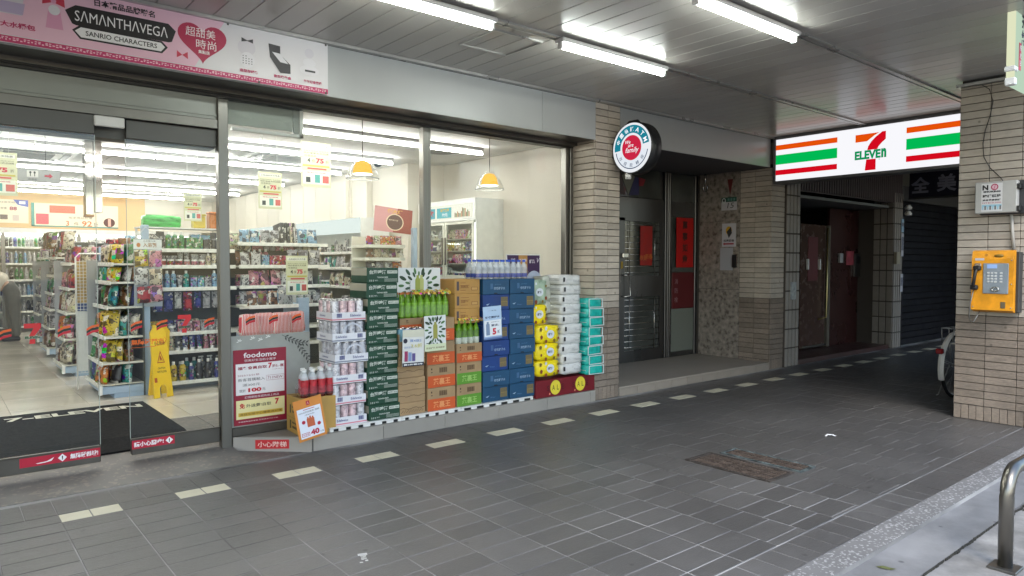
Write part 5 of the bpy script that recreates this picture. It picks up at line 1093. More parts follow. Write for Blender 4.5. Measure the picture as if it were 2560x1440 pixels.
# --- end displays of snack bags
def end_cap(x0, x1, y0, y1, label, zs, place, kinds, cols, big=True):
    e = thing('end_display', label, 'shelf', ((x0+x1)/2, y0, .112), 'snack displays at the shelf ends')
    part('base', MB().cbox(x0+.02, x1-.003, y0, y1, .16, .245, .003).box(x0+.12, x1-.003, y0+.01, y1-.01, .113, .16), BLUEP, e)
    part('base_corner', MB().cbox(x0-.012, x0+.019, y0-.003, y0+.03, .155, .25, .004), PLASTIC, e)
    part('rear_panel', MB().box(x1-.002, x1+.012, y0, y1, .113, 1.6), BACKP, e)
    part('far_grid', MB().box(x0+.02, x1-.003, y1+.001, y1+.006, .2, 1.45), mat('grid_grey', (.38, .4, .42), .4, alpha=.55), e)
    for i, z in enumerate(zs):
        d = (x1-x0)*(1-.07*i); s = shelf(e, 'shelf', x1-d, x1-.003, y0, y1, z, railx=x1-d)
        hm = (zs[i+1]-z-.03) if i+1 < len(zs) else .2
        goods(kinds, 'y', y0+.02, y1-.01, x1-d+.01, z+.001, min(hm, .26), f'on the {["lowest", "second", "third", "fourth", "fifth", "top"][i]} shelf of {place}', 'from the far side', cols, .004)
        if big and hm > .1 and i < 5:
            goods(kinds+['box'], 'y', y0+.0, y1-.05, x1-d+.20, z+.001, min(hm, .25), f'in the innermost row, {["lowest", "second", "third", "fourth", "fifth", "top"][i]} shelf of {place}', 'from the far side', cols, .004)
        if big and hm > .12: goods(kinds, 'y', y0+.02, y1-.01, x1-d+.11, z+.001, min(hm, .25), f'in the rear row, {["lowest", "second", "third", "fourth", "fifth", "top"][i]} shelf of {place}', 'from the far side', cols, .004)
    return e
SB = ['snack bag', 'snack bag', 'pouch']
end_cap(1.24, 1.62, 7.66, 8.42, 'nearest snack display at the end of the long shelf, beside the wet floor sign', [.25, .46, .71, 1.0, 1.24, 1.42], 'the nearest snack display', SB, ['green', 'yellow', 'orange', 'brown', 'teal', 'navy'])
end_cap(1.16, 1.52, 9.42, 10.2, 'second snack display from the entrance, with reddish bags', [.25, .55, .85, 1.13, 1.42], 'the second snack display', SB, ['red', 'brown', 'cream', 'orange', 'pink'])
end_cap(1.24, 1.60, 11.5, 12.3, 'third snack display from the entrance, beyond the reddish bags', [.25, .52, .78, 1.0, 1.25, 1.5], 'the third snack display', ['pouch', 'snack bag'], ['brown', 'cream', 'green', 'silver', 'red'])
end_cap(1.32, 1.68, 13.45, 14.2, 'farthest snack display, next to the drinks cooler', [.25, .6, .9, 1.2, 1.5], 'the farthest snack display', ['pouch', 'box'], ['purple', 'silver', 'black', 'pink'])
for k, (y, h) in enumerate(((9.42, 1.66), (11.5, 1.72), (13.45, 1.72))):
    o = thing('gondola_shelf', ['shelf run behind the second snack display', 'shelf run behind the third snack display', 'shelf run behind the farthest snack display'][k], 'shelf', (2.6, y+.4, .112))
    part('body', MB().box([1.56, 1.64, 1.72][k], 4.0, y+.36, y+.42, .113, h), BACKP, o); part('end_post', MB().cbox([1.535, 1.615, 1.695][k], [1.58, 1.66, 1.74][k], y-.02, y+.02, .113, h-.05, .003), BLUEP, o)
    shelf(o, 'top_shelf', 1.75, 4.0, y+.05, y+.355, h-.12, raily=y+.05)
    goods(['snack bag', 'pouch', 'box', 'pouch'], 'x', 1.76, 3.95, y+.08, h-.119, .24, f'on top of {["second", "third", "farthest"][k]} shelf run', 'from the aisle', ['brown', 'orange', 'yellow', 'red', 'white', 'sky blue'])
goods(['snack bag'], 'y', 9.45, 10.2, 1.2, 1.58, .24, 'hung at the top of the second snack display', 'from the far side', ['brown', 'orange', 'red', 'yellow'], -.05)
goods(['snack bag'], 'y', 11.5, 12.3, 1.27, 1.62, .24, 'hung at the top of the third snack display', 'from the far side', ['brown', 'brown', 'yellow', 'orange'], -.06)
# white wire rack by the nearest display
m = MB()
for i in range(9): m.box(1.17+.03*i, 1.1735+.03*i, 8.44, 8.444, .28, 1.46)
for j in range(36): m.box(1.17, 1.415, 8.4445, 8.448, .28+.033*j, .2835+.033*j)
w_ = thing('wire_rack', 'white wire grid rack standing behind the nearest snack display', 'rack', (1.29, 8.44, .112)); part('wire_grid', m, PLASTIC, w_)
part('frame', MB().tube([(1.165, 8.446, .113), (1.165, 8.446, 1.48), (1.2, 8.446, 1.52), (1.39, 8.446, 1.52), (1.42, 8.446, 1.48), (1.42, 8.446, .113)], .008, 6), PLASTIC, w_)
part('paper_goods', MB().box(1.18, 1.41, 8.455, 8.56, .3, .92, 0).box(1.18, 1.41, 8.456, 8.57, .925, 1.0, 1).box(1.18, 1.41, 8.455, 8.56, 1.01, 1.44, 2), [PLASTIC, ink(40, 64, 120), mat('straw_print', S(170, 140, 84), .6, var=.3, scale=30)], w_)
# --- low display by the beer, with striped bags
lo = thing('low_display', 'low pale blue display with red striped bags beside the canned beer', 'shelf', (2.8, 7.3, .112))
part('end_panel', MB().cbox(3.02, 3.14, 7.2, 7.26, .113, 1.054, .004), BLUEP, lo); part('side_panel', MB().box(3.02, 3.035, 7.265, 7.62, .113, 1.0), BLUEP, lo)
shelf(lo, 'shelf', 2.5, 3.018, 7.2, 7.6, .985, raily=7.2); shelf(lo, 'shelf', 2.5, 3.018, 7.2, 7.6, .70, raily=7.2); part('base', MB().box(2.5, 3.018, 7.24, 7.6, .113, .68), BLUEP, lo)
STR = D.materials.new('red_stripe'); STR.use_nodes = True; tt = STR.node_tree; pp = tt.nodes['Principled BSDF']
w1 = tt.nodes.new('ShaderNodeTexWave'); w1.inputs['Scale'].default_value = 22; w1.inputs['Distortion'].default_value = 1.2; tc_ = tt.nodes.new('ShaderNodeTexCoord'); cr = tt.nodes.new('ShaderNodeValToRGB'); cr.color_ramp.interpolation = 'CONSTANT'
cr.color_ramp.elements[0].color = (.62, .04, .06, 1); cr.color_ramp.elements[1].color = (.75, .66, .64, 1); cr.color_ramp.elements[1].position = .55
tt.links.new(tc_.outputs['Object'], w1.inputs['Vector']); tt.links.new(w1.outputs[0], cr.inputs[0]); tt.links.new(cr.outputs[0], pp.inputs['Base Color']); pp.inputs['Roughness'].default_value = .3
for i in range(4):
    o = obj('striped_bag', MB().add([(v[0], v[1], v[2]) for v in soft(.19, .12, .22, 40).v], soft(.19, .12, .22, 40).f, None, 0, True).mesh('striped_bag', STR), None, (2.38+.165*i, 7.08+.03*(i % 2), .70), (-.1, rnd.uniform(-.08, .08), 0))
    tag(o, ['first', 'second', 'third', 'fourth'][i]+' red and white striped bag from the door post on the low display', 'bag', 'striped bags')
goods(['snack bag', 'pouch'], 'x', 2.5, 3.0, 7.23, .986, .21, 'on the upper shelf of the low display', 'from the door post', ['yellow', 'brown', 'navy', 'cream'])
# --- bread shelf with a pink poster
br = thing('bread_shelf', 'cream bread shelf with curved shelves and a pale blue post', 'shelf', (4.15, 7.4, .112))
part('end_post', MB().cbox(4.445, 4.50, 7.2, 7.26, .113, 1.845, .004), BLUEP, br); part('back_panel', MB().box(3.86, 4.44, 7.62, 7.64, .113, 1.74), SHELF, br)
for z in (1.64, 1.49, 1.30, 1.08, .8): 
    s = part('shelf', MB().prism([(3.86, 7.62), (3.86, 7.33), (3.9, 7.28), (4.30, 7.27), (4.40, 7.31), (4.44, 7.40), (4.44, 7.62)], z-.035, z), SHELF, br)
    goods(['snack bag', 'pouch'] if z < 1.6 else ['box', 'pouch'], 'x', 3.9, 4.42, 7.32, z+.001, .11 if z > 1.4 else .15, f'on the {["", "top", "second", "third", "fourth", "lowest"][[1.64, 1.49, 1.30, 1.08, .8].index(z)+1]} bread shelf', 'from the beer stack', ['cream', 'orange', 'brown', 'red', 'pink'], .002)
def b8(m, w, h, y):
    bx(m, -w, w, 0, h, y, 0); m.add([(0, y-.0005, 0), (w, y-.0005, 0), (w, y-.0005, h), (w*.2, y-.0005, h)], [(0, 1, 2, 3)], None, 1)
    for r, k in ((.1, 2), (.088, 3)): m.add([(.02+r*1.2*math.cos(2*PI*i/24), y-.001-.0004*(k-2), h*.42+r*math.sin(2*PI*i/24)) for i in range(24)], [tuple(range(24))], None, k)
    m.text('超大巧', (w*.05, y-.002, h*.85), size=h*.17, w=w*.8, M=SOUTH, mi=4, bold=.04); m.text('餡料再升級', (0, y-.002, h*.5), size=h*.06, w=w*.5, M=SOUTH, mi=2)
card('pink_poster', 'pink and rust poster standing on the bread shelf', 4.0, 4.51, 1.79, 2.08, 7.36, .08, b8, [mat('pink_card', S(206, 150, 150), .5)]+[ink(206, 146, 146), ink(150, 64, 48), ink(226, 200, 170), ink(96, 60, 50), ink(222, 170, 80)], 'poster', 'posters inside the shop')
solo('red_box', MB().cbox(-.07, .07, -.05, .05, 0, .09, .004).box(-.066, .066, -.052, -.05, .04, .044), mat('red_gloss', S(170, 24, 28), .3), 'glossy red carton on the top bread shelf in front of the pink poster', 'carton', (3.96, 7.4, 1.645))
# --- open chillers along the right wall
ch = thing('open_chiller', 'white open chiller with a lit heading along the right wall', 'chiller', (4.6, 8.45, .112))
part('cabinet', MB().box(4.80, 4.835, 8.45, 12.6, .113, 2.0).box(4.40, 4.80, 8.43, 8.449, .113, 2.03).box(4.40, 4.80, 12.6, 12.62, .113, 2.0).box(4.40, 4.80, 8.45, 12.6, .113, .5), PLASTIC, ch)
part('lit_heading', MB().cbox(4.385, 4.43, 8.44, 12.6, 1.83, 2.03, .01), emit('chiller_white', (.9, 1, .98), .26), ch)
part('top', MB().box(4.431, 4.80, 8.45, 12.6, 1.98, 2.01), PLASTIC, ch)
for i, z in enumerate((.52, .82, 1.10, 1.36, 1.58)):
    shelf(ch, 'shelf', 4.44+.02*i, 4.79, 8.46, 12.59, z, railx=4.44+.02*i)
    goods(['box', 'jar', 'drink bottle', 'pouch'], 'y', 8.5, 12.5, 4.46+.02*i, z+.001, .2, f'on the {["lowest", "second", "third", "fourth", "top"][i]} chiller shelf', 'from the far end', ['white', 'green', 'cream', 'red', 'silver', 'teal', 'pink'], .012)
# --- reach-in freezer
fz = thing('glass_freezer', 'white upright freezer with glass doors and a lit picture heading', 'freezer', (5.3, 6.85, .112))
FX, FY0, FY1 = 5.10, 6.85, 8.14
part('body', MB().box(FX+.02, 5.535, FY0, FY0+.03, .113, 2.22).box(FX+.02, 5.535, FY1-.03, FY1, .113, 2.22).box(5.50, 5.535, FY0+.03, FY1-.03, .113, 2.22).box(FX+.02, 5.5, FY0+.03, FY1-.03, .113, 1.20).box(FX+.02, 5.5, FY0+.03, FY1-.03, 1.95, 2.22), PLASTIC, fz)
part('heading_frame', MB().cbox(FX, FX+.019, FY0, FY1, 1.95, 2.222, .004).box(FX, FX+.018, FY0+.003, FY1-.003, 1.2, 1.235), PLASTIC, fz)
m = MB(); m.quad((FX-.002, FY1-.05, 1.985), (FX-.002, FY0+.05, 1.985), (FX-.002, FY0+.05, 2.165), (FX-.002, FY1-.05, 2.165)); hp_ = part('lit_picture', m, emit('freezer_cream', (1, .97, .82), .3), fz)
m = MB()
for ya, yb, mi in ((8.05, 7.72, 0), (7.68, 7.35, 1)): m.quad((FX-.003, ya, 2.0), (FX-.003, yb, 2.0), (FX-.003, yb, 2.13), (FX-.003, ya, 2.13), mi)
m.text('冰淇淋', (FX-.004, 7.88, 2.07), size=.08, w=.26, M=WEST, mi=2, bold=.03); m.text('任選2件', (FX-.004, 7.5, 2.10), size=.04, w=.2, M=WEST, mi=3, bold=.03); m.text('79元', (FX-.004, 7.5, 2.04), size=.045, w=.13, M=WEST, mi=4, bold=.02)
r6 = random.Random(4)
for i in range(12): y = 7.28-.027*i; h = r6.uniform(.04, .12); m.quad((FX-.003, y, 2.0), (FX-.003, y-.02, 2.0), (FX-.003, y-.02, 2.0+h), (FX-.003, y, 2.0+h), 5+i % 3)
part('picture_print', m, [emit('p_teal', S(96, 190, 200), 0.260), emit('p_teal2', S(110, 200, 205), 0.260), emit('p_red', S(220, 60, 70), 0.248), emit('p_yel', S(240, 190, 40), 0.279), emit('p_wh', (1, 1, 1), 0.310), emit('p_br', S(150, 110, 70), 0.248), emit('p_gr', S(120, 150, 80), 0.248), emit('p_or', S(220, 150, 90), 0.248)], fz)
for a, b, hy in ((FY0+.02, 7.49, 7.46), (7.50, FY1-.02, 7.53)):
    d = part('door', MB().box(FX-.012, FX, a, a+.04, 1.24, 1.945).box(FX-.012, FX, b-.04, b, 1.24, 1.945).box(FX-.012, FX, a+.04, b-.04, 1.24, 1.275).box(FX-.012, FX, a+.04, b-.04, 1.91, 1.945), SHELF, fz)
    part('pane', MB().box(FX-.008, FX-.004, a+.041, b-.041, 1.276, 1.909), GLASS, d); part('handle', MB().cbox(FX-.035, FX-.013, hy-.008, hy+.008, 1.40, 1.75, .004), STEEL, d)
part('lamp', MB().box(FX+.03, FX+.05, FY0+.035, FY0+.05, 1.27, 1.92), emit('freezer_lamp', (1, 1, .97), 2.5), fz)
part('grille', MB().box(FX+.012, FX+.02, FY0+.02, FY1-.02, .3, 1.15), SHELF, fz)
for i in range(12): part('louvre', MB().box(FX-.0, FX+.011, FY0+.03, FY1-.03, .34+.066*i, .37+.066*i), PLASTIC, fz)
for i, z in enumerate((1.25, 1.42, 1.58, 1.73)):
    part('wire_shelf', MB().box(FX+.03, 5.49, FY0+.05, FY1-.05, z-.006, z), SHELF, fz)
    goods(['pouch', 'box', 'jar', 'pouch'], 'y', FY0+.06, FY1-.06, FX+.04, z+.001, .13, f'on the {["lowest", "second", "third", "top"][i]} freezer shelf', 'from the far end', ['red', 'white', 'cream', 'pink', 'yellow', 'navy', 'green'], .004)
solo('clip_board', MB().cbox(-.04, .04, -.01, 0, 0, .21, .004), mat('cork', S(176, 150, 86), .7, var=.1), 'narrow straw coloured card hanging on the freezer side', 'card', (5.17, 6.845, 1.70))
# --- drinks cooler on the back wall
ck = thing('drinks_cooler', 'tall drinks cooler across the back wall with a lit interior', 'cooler', (2, 16.2, .112))
part('cabinet', MB().box(-3, 4.6, 16.75, 16.80, .113, 2.02).box(-3, 4.6, 16.2, 16.75, .113, .2).box(-3, 4.6, 16.18, 16.75, 1.98, 2.08), PLASTIC, ck)
part('toe_panel', MB().box(-3, 4.6, 16.15, 16.199, .113, .19), BRONZE, ck)
part('lamp', MB().box(-2.9, 4.5, 16.24, 16.27, 1.945, 1.975), emit('cooler_lamp', (.95, 1, .9), 7), ck)
for x in (-.15, 1.08, 2.3, 3.5): part('mullion', MB().box(x-.03, x+.03, 16.17, 16.2, .2, 1.98), STEEL, ck)
for i, z in enumerate((.205, .50, .80, 1.10, 1.41, 1.72)):
    shelf(ck, 'shelf', -1.0, 3.0, 16.24, 16.74, z, raily=16.24)
    goods(['drink bottle'], 'x', .82, 1.98, 16.27, z+.001, .245, f'on the {["lowest", "second", "third", "fourth", "fifth", "top"][i]} cooler shelf', 'from the cream shirt', ['green', 'teal', 'green', 'sky blue', 'silver', 'white', 'navy', 'cream'], .004)
pw = struct('cooler_bulkhead', MB().box(-3, 3.5, 16.22, 16.9, 2.085, 2.77), PEACH); struct('grey_bulkhead', MB().box(3.502, 4.84, 16.22, 16.9, 2.085, 2.77), WALLW)
def b9(m, w, h, y):
    m.text('88', (w*.2, y, h*.62), size=h*.16, w=w*.4, M=SOUTH, mi=0, bold=.04); m.text('特價', (-w*.3, y, h*.62), size=h*.1, M=SOUTH, mi=1); m.text('夏日限定組合', (-w*.1, y, h*.88), size=h*.08, w=w*1.2, M=SOUTH, mi=1)
    m.add([(w*.2, y, h), (w, y, h), (w, y, h*.7), (w*.45, y, h*.78)], [(0, 3, 2, 1)], None, 2); bx(m, w*.52, w*.85, h*.82, h*.94, y-.001, 3); bx(m, -w*.5, -w*.1, h*.15, h*.35, y, 4); bx(m, w*.15, w*.5, h*.1, h*.35, y, 5)
card('wall_poster', 'cream wall poster with a crimson 88 above the cooler', .9, 1.485, 2.17, 2.61, 16.21, 0, b9, [mat('poster_cream', S(240, 226, 200), .5)]+[ink(150, 40, 70), ink(80, 66, 60), ink(80, 96, 180), ink(236, 236, 236), ink(110, 90, 84), ink(206, 190, 180)], 'poster', 'posters above the cooler')
def b10(m, w, h, y):
    bx(m, -w, -w*.93, 0, h, y, 0); bx(m, -w, w, 0, h*.05, y, 0); bx(m, -w*.9, -w*.62, h*.1, h*.55, y, 1); bx(m, -w*.6, -w*.02, h*.6, h*.92, y, 2)
    m.text('3', (-w*.2, y, h*.17), size=h*.22, M=SOUTH, mi=3, bold=.02); m.text('件', (w*.0, y, h*.15), size=h*.18, M=SOUTH, mi=4); m.text('92', (w*.25, y, h*.17), size=h*.24, w=w*.24, M=SOUTH, mi=3, bold=.02); m.text('折', (w*.46, y, h*.15), size=h*.18, M=SOUTH, mi=4); m.text('指定商品任選', (w*.1, y, h*.42), size=h*.1, w=w*.55, M=SOUTH, mi=4)
    m.add([(w*.78+w*.14*math.cos(2*PI*i/20), y-.001, h*.25+h*.2*math.sin(2*PI*i/20)) for i in range(20)], [tuple(range(20))], None, 5); bx(m, w*.75, w*.82, h*.08, h*.42, y-.002, 6)
card('wall_poster', 'long teal framed wall poster reading 3 and 92 above the cooler', 1.53, 3.0, 2.12, 2.57, 16.21, 0, b10, [_mc['poster_cream']]+[ink(84, 150, 140), ink(206, 84, 96), ink(200, 100, 70), ink(214, 110, 50), ink(96, 84, 70), ink(96, 60, 52), ink(232, 180, 160)], 'poster', 'posters above the cooler')
# --- sale posters hung from the shop ceiling
def b11(m, w, h, y):
    bx(m, -w*.9, w*.9, h*.87, h*.95, y, 6); m.text('全館福利天天特惠', (0, y-.001, h*.91), size=h*.05, w=w*1.6, M=SOUTH, mi=1)
    m.text('買越多省越多 指定商品', (0, y, h*.80), size=h*.03, w=w*1.7, M=SOUTH, mi=2); m.text('現折優惠天天回饋', (0, y, h*.75), size=h*.04, w=w*1.7, M=SOUTH, mi=1); m.text('任選商品', (-w*.4, y, h*.69), size=h*.045, w=w*.8, M=SOUTH, mi=1)
    m.text('4', (-w*.5, y, h*.59), size=h*.095, M=SOUTH, mi=1, bold=.03); m.text('件', (-w*.18, y, h*.58), size=h*.075, M=SOUTH, mi=1); m.text('75', (w*.25, y, h*.59), size=h*.115, w=w*.55, M=SOUTH, mi=0, bold=.05); m.text('折', (w*.75, y, h*.58), size=h*.075, M=SOUTH, mi=1)
    bx(m, -w*.9, w*.9, h*.45, h*.49, y, 3); bx(m, -w*.6, w*.7, h*.39, h*.43, y-.0005, 4); bx(m, -w*.9, w*.9, h*.06, h*.36, y, 6); bx(m, -w*.1, w*.25, h*.1, h*.28, y-.001, 5); bx(m, w*.42, w*.85, h*.1, h*.26, y-.001, 4); bx(m, -w*.7, -w*.4, h*.1, h*.22, y-.001, 1); m.text('集點加價購', (0, y-.001, h*.32), size=h*.03, w=w*1.3, M=SOUTH, mi=0)
PO = [mat('sale_poster', S(206, 206, 170), .5)]+[ink(200, 40, 64), ink(50, 50, 44), ink(120, 120, 96), ink(190, 180, 80), ink(200, 90, 80), ink(80, 160, 150), ink(228, 228, 214)]
for x0, x1, z0, z1, l in ((2.97, 3.295, 2.215, 2.68, 'largest sale poster reading 75, hung nearest the pendant lamp'), (2.527, 2.765, 1.965, 2.33, 'sale poster reading 75, hung lower left of the largest one'), (1.835, 1.99, 1.815, 2.08, 'small sale poster reading 75, hung above the toiletry shelf'), (.30, .572, 1.965, 2.31, 'sale poster reading 75, hung behind the direction sign'), (2.80, 3.03, 1.10, 1.50, 'sale poster reading 75 on the shelf edge above the delivery poster')):
    c = card('sale_poster', l, x0, x1, z0, z1, 6.98, 0, b11, PO, 'poster', 'sale posters reading 75')
    if z0 > 1.7: 
        m = MB(); top = 2.73
        for s in (-.3, .3): m.tube([((x0+x1)/2+s*(x1-x0), 6.98, z1), ((x0+x1)/2+s*(x1-x0), 6.98, top)], .0015, 4)
        part('cord', m, PLASTIC, c)
t = thing('direction_sign', 'grey hanging sign with cash machine and dining icons and red arrow', 'sign', (.6, 7.2, 2.1))
part('board', MB().box(.2, .895, 7.2, 7.206, 2.105, 2.225), mat('sign_grey', (.34, .34, .34), .4), t)
m = MB()
for a in ((.475, .555, 2.165, 2.222), (.655, .735, 2.15, 2.205)): bx(m, *a, 7.198, 0)
m.text('ATM', (.515, 7.197, 2.208), size=.022, w=.06, M=SOUTH, mi=1, bold=.02); bx(m, .49, .542, 2.172, 2.19, 7.197, 1); m.text('提款機', (.515, 7.197, 2.145), size=.018, w=.06, M=SOUTH, mi=1); m.text('用餐區', (.695, 7.197, 2.13), size=.018, w=.06, M=SOUTH, mi=1)
for cx in (.68, .71): bx(m, cx-.003, cx+.003, 2.156, 2.185, 7.197, 1); m.add([(cx+.008*math.cos(2*PI*i/10), 7.1965, 2.188+.011*math.sin(2*PI*i/10)) for i in range(10)], [tuple(range(10))], None, 1)
m.add([(x, 7.197, z) for x, z in ((.78, 2.158), (.815, 2.158), (.815, 2.145), (.84, 2.165), (.815, 2.188), (.815, 2.173), (.78, 2.173))], [tuple(range(7))], None, 2); part('icons', m, [ink(206, 204, 200), ink(50, 50, 50), ink(176, 30, 60)], t)
part('hanger', MB().tube([(.79, 7.203, 2.225), (.79, 7.203, 2.73)], .002, 4).tube([(.3, 7.203, 2.225), (.3, 7.203, 2.73)], .002, 4), DARKM, t)
t = thing('mirror_column', 'narrow mirror clad box hanging from the shop ceiling', 'column', (1.42, 8.9, 1.95)); part('cladding', MB().cbox(1.335, 1.415, 8.9, 9.06, 1.95, 2.76, .004).cbox(1.418, 1.50, 8.9, 9.06, 1.98, 2.76, .004), mat('mirror_steel', (.5, .47, .44), .08, 1, var=.1, scale=4), t)
part('lower_trim', MB().box(1.335, 1.415, 8.9, 9.06, 1.93, 1.949), mat('tan_trim', S(150, 110, 70), .5), t)
# --- pendant lamps inside the window
def pendant(x, label):
    t = thing('pendant_lamp', label, 'pendant lamp', (x, 5.9, 2.2), 'pendant lamps inside the window'); T = Matrix.Translation((x, 5.9, 0))
    part('cord', MB().tube([(x, 5.9, 2.39), (x, 5.9, 2.76)], .004, 6), BRONZE, t)
    part('glass_bell', MB().lathe([(.045, 2.395), (.05, 2.37), (.075, 2.345), (.115, 2.30), (.14, 2.25), (.152, 2.21), (.148, 2.20)], 28, T), glass('bell_glass', (.97, .97, .95), .06, .85), t)
    part('glass_rim', MB().lathe([(.148, 2.203), (.153, 2.208), (.153, 2.20), (.148, 2.198), (.148, 2.203)], 28, T), mat('rim_glass', (.8, .8, .78), .1, alpha=.6), t)
    part('amber_shade', MB().lathe([(.02, 2.37), (.05, 2.36), (.075, 2.325), (.088, 2.27), (.092, 2.245)], 24, T), emit('amber_glow', S(252, 184, 30), .42), t)
    part('bulb', MB().lathe([(0, 2.235), (.07, 2.24), (.09, 2.246), (0, 2.262)], 20, T), emit('bulb_glow', (1, .96, .85), 2.2), t)
pendant(3.10, 'lit amber glass pendant lamp inside the left window'); pendant(4.58, 'lit amber glass pendant lamp inside the right window')
# --- wet floor sign
YS = mat('sign_yellow', S(238, 196, 30), .35, var=.05, scale=8)
t = thing('wet_floor_sign', 'yellow folding wet floor sign standing inside the entrance', 'floor sign', (1.73, 7.5, .116))
hh, tl = .70, R(9)
def leaf(tilt, y):
    m = MB(); Mx = Matrix.Translation((1.735, y, .118)) @ Matrix.Rotation(R(14), 4, 'Z') @ Matrix.Rotation(tilt, 4, 'X') @ Matrix.Rotation(PI/2, 4, 'X') @ Matrix.Diagonal((.84, 1, 1, 1))
    m.prism([(-.11, 0), (-.045, 0), (-.042, .09), (-.02, .12), (.02, .12), (.042, .09), (.045, 0), (.11, 0), (.098, .35), (.088, .64), (.05, .68), (.045, .71), (.02, .71), (.016, .685), (-.016, .685), (-.02, .71), (-.045, .71), (-.05, .68), (-.088, .64), (-.098, .35)], -.012, .012, Mx); return m, Mx
mf, Mf = leaf(-tl, 7.40); part('front_leaf', mf, YS, t); mb_, _ = leaf(tl, 7.63); part('rear_leaf', mb_, YS, t)
m = MB(); Mq = Mf @ Matrix.Translation((0, 0, .0135))
def ft(s, x, z, size, w, mi): v, f, tw, th = glyphs(s, .02); m.add(v, f, Mq @ Matrix.Translation((x, z, 0)) @ Matrix.Diagonal((w/tw, size/th, 1, 1)), mi)
ft('小心地滑', 0, .53, .045, .12, 0); ft('CAUTION', 0, .285, .018, .085, 0); ft('WET FLOOR', 0, .25, .02, .11, 0); m.flat([(-.045, .335), (.045, .335), (0, .455)], Mq, 1); m.flat([(-.033, .344), (.033, .344), (0, .432)], Mq @ Matrix.Translation((0, 0, .001)), 2)
m.flat([(-.012, .35), (0, .37), (.014, .352), (.018, .36), (.004, .392), (-.004, .41), (-.012, .395)], Mq @ Matrix.Translation((0, 0, .002)), 1); m.flat([(-.092, .15), (-.062, .15), (-.062, .195), (-.092, .195)], Mq, 1); part('lettering', m, [ink(50, 44, 20), ink(176, 80, 30), YS], t)
# --- bending shopper
def skin_body(name, parent, pts, edges, radii, m, root=0):
    me = D.meshes.new(name); me.from_pydata(pts, edges, []); me.materials.append(m); o = obj(name, me, parent)
    sk = o.modifiers.new('skin', 'SKIN'); l = me.skin_vertices[0].data if me.skin_vertices else None
    return o, l
def add_person():
    t = thing('person', 'person in a cream shirt and grey trousers bending towards the drinks cooler', 'person', (1.06, 14.5, .112))
    SKN = mat('skin', (.46, .29, .20), .5); HAIR = mat('hair', (.02, .016, .014), .6); TR = mat('trousers_grey', (.15, .145, .12), .8, var=.15, scale=6, bump=.4, bscale=12); SH = mat('shirt_cream', (.62, .58, .50), .8, var=.06, scale=5, bump=.5, bscale=10); SHOE = mat('shoe_dark', (.03, .028, .026), .5)
    def grow(name, pts, edges, rad, m, sub=2):
        me = D.meshes.new(name); me.from_pydata([Vector(p) for p in pts], edges, []); bm = bmesh.new(); bm.from_mesh(me); ly = bm.verts.layers.skin.verify()
        for v, r in zip(bm.verts, rad):
            v[ly].radius = (r, r) if not isinstance(r, tuple) else r; v[ly].use_root = (v.index == 0)
        bm.to_mesh(me); bm.free(); me.materials.append(m); o = obj(name, me, t)
        o.modifiers.new('skin', 'SKIN').use_smooth_shade = True; s = o.modifiers.new('sub', 'SUBSURF'); s.levels = sub; s.render_levels = sub; return o
    hip = (0.02, 0, .86)
    body = grow('body', [hip, (-.16, .02, .98), (-.36, .03, 1.03), (-.50, .03, 1.03), (-.58, .03, 1.04), (-.70, .03, 1.04),
        (-.46, -.19, 1.01), (-.55, -.22, .78), (-.66, -.2, .60), (-.46, .25, 1.01), (-.56, .28, .78), (-.70, .27, .62),
        (.03, -.10, .80), (.04, -.11, .47), (.06, -.12, .10), (.03, .10, .80), (.0, .11, .47), (.02, .12, .10)],
        [(0, 1), (1, 2), (2, 3), (3, 4), (4, 5), (3, 6), (6, 7), (7, 8), (3, 9), (9, 10), (10, 11), (0, 12), (12, 13), (13, 14), (0, 15), (15, 16), (16, 17)],
        [.15, .13, .15, .14, .055, .095, .06, .045, .035, .06, .045, .035, .085, .055, .04, .085, .055, .04], SKN)
    grow('trousers', [hip, (-.10, .01, .945), (.03, -.10, .79), (.04, -.11, .46), (.06, -.12, .06), (.03, .10, .79), (.0, .11, .46), (.02, .12, .06)], [(0, 1), (0, 2), (2, 3), (3, 4), (0, 5), (5, 6), (6, 7)], [.17, .165, .12, .085, .065, .12, .085, .065], TR)
    grow('shirt', [(-.045, .005, .93), (-.22, .02, 1.02), (-.36, .03, 1.05), (-.49, .03, 1.05), (-.47, -.19, 1.02), (-.53, -.215, .86), (-.47, .25, 1.02), (-.54, .275, .86)], [(0, 1), (1, 2), (2, 3), (3, 4), (4, 5), (3, 6), (6, 7)], [.205, .185, .18, .15, .085, .07, .085, .07], SH)
    m = MB().lathe([(0, -.12), (.05, -.11), (.085, -.06), (.1, .0), (.095, .06), (.06, .1), (0, .115)], 16, Matrix.Translation((-.74, .03, 1.05)) @ Matrix.Rotation(-PI/2, 4, 'Y')); obj('hair', m.mesh('hair', HAIR), t)
    for x, y in ((.02, -.12), (-.02, .12)): obj('shoe', MB().cbox(x-.17, x+.09, y-.045, y+.045, 0, .075, .03, seg=2, smooth=True).mesh('shoe', SHOE), t)
add_person()

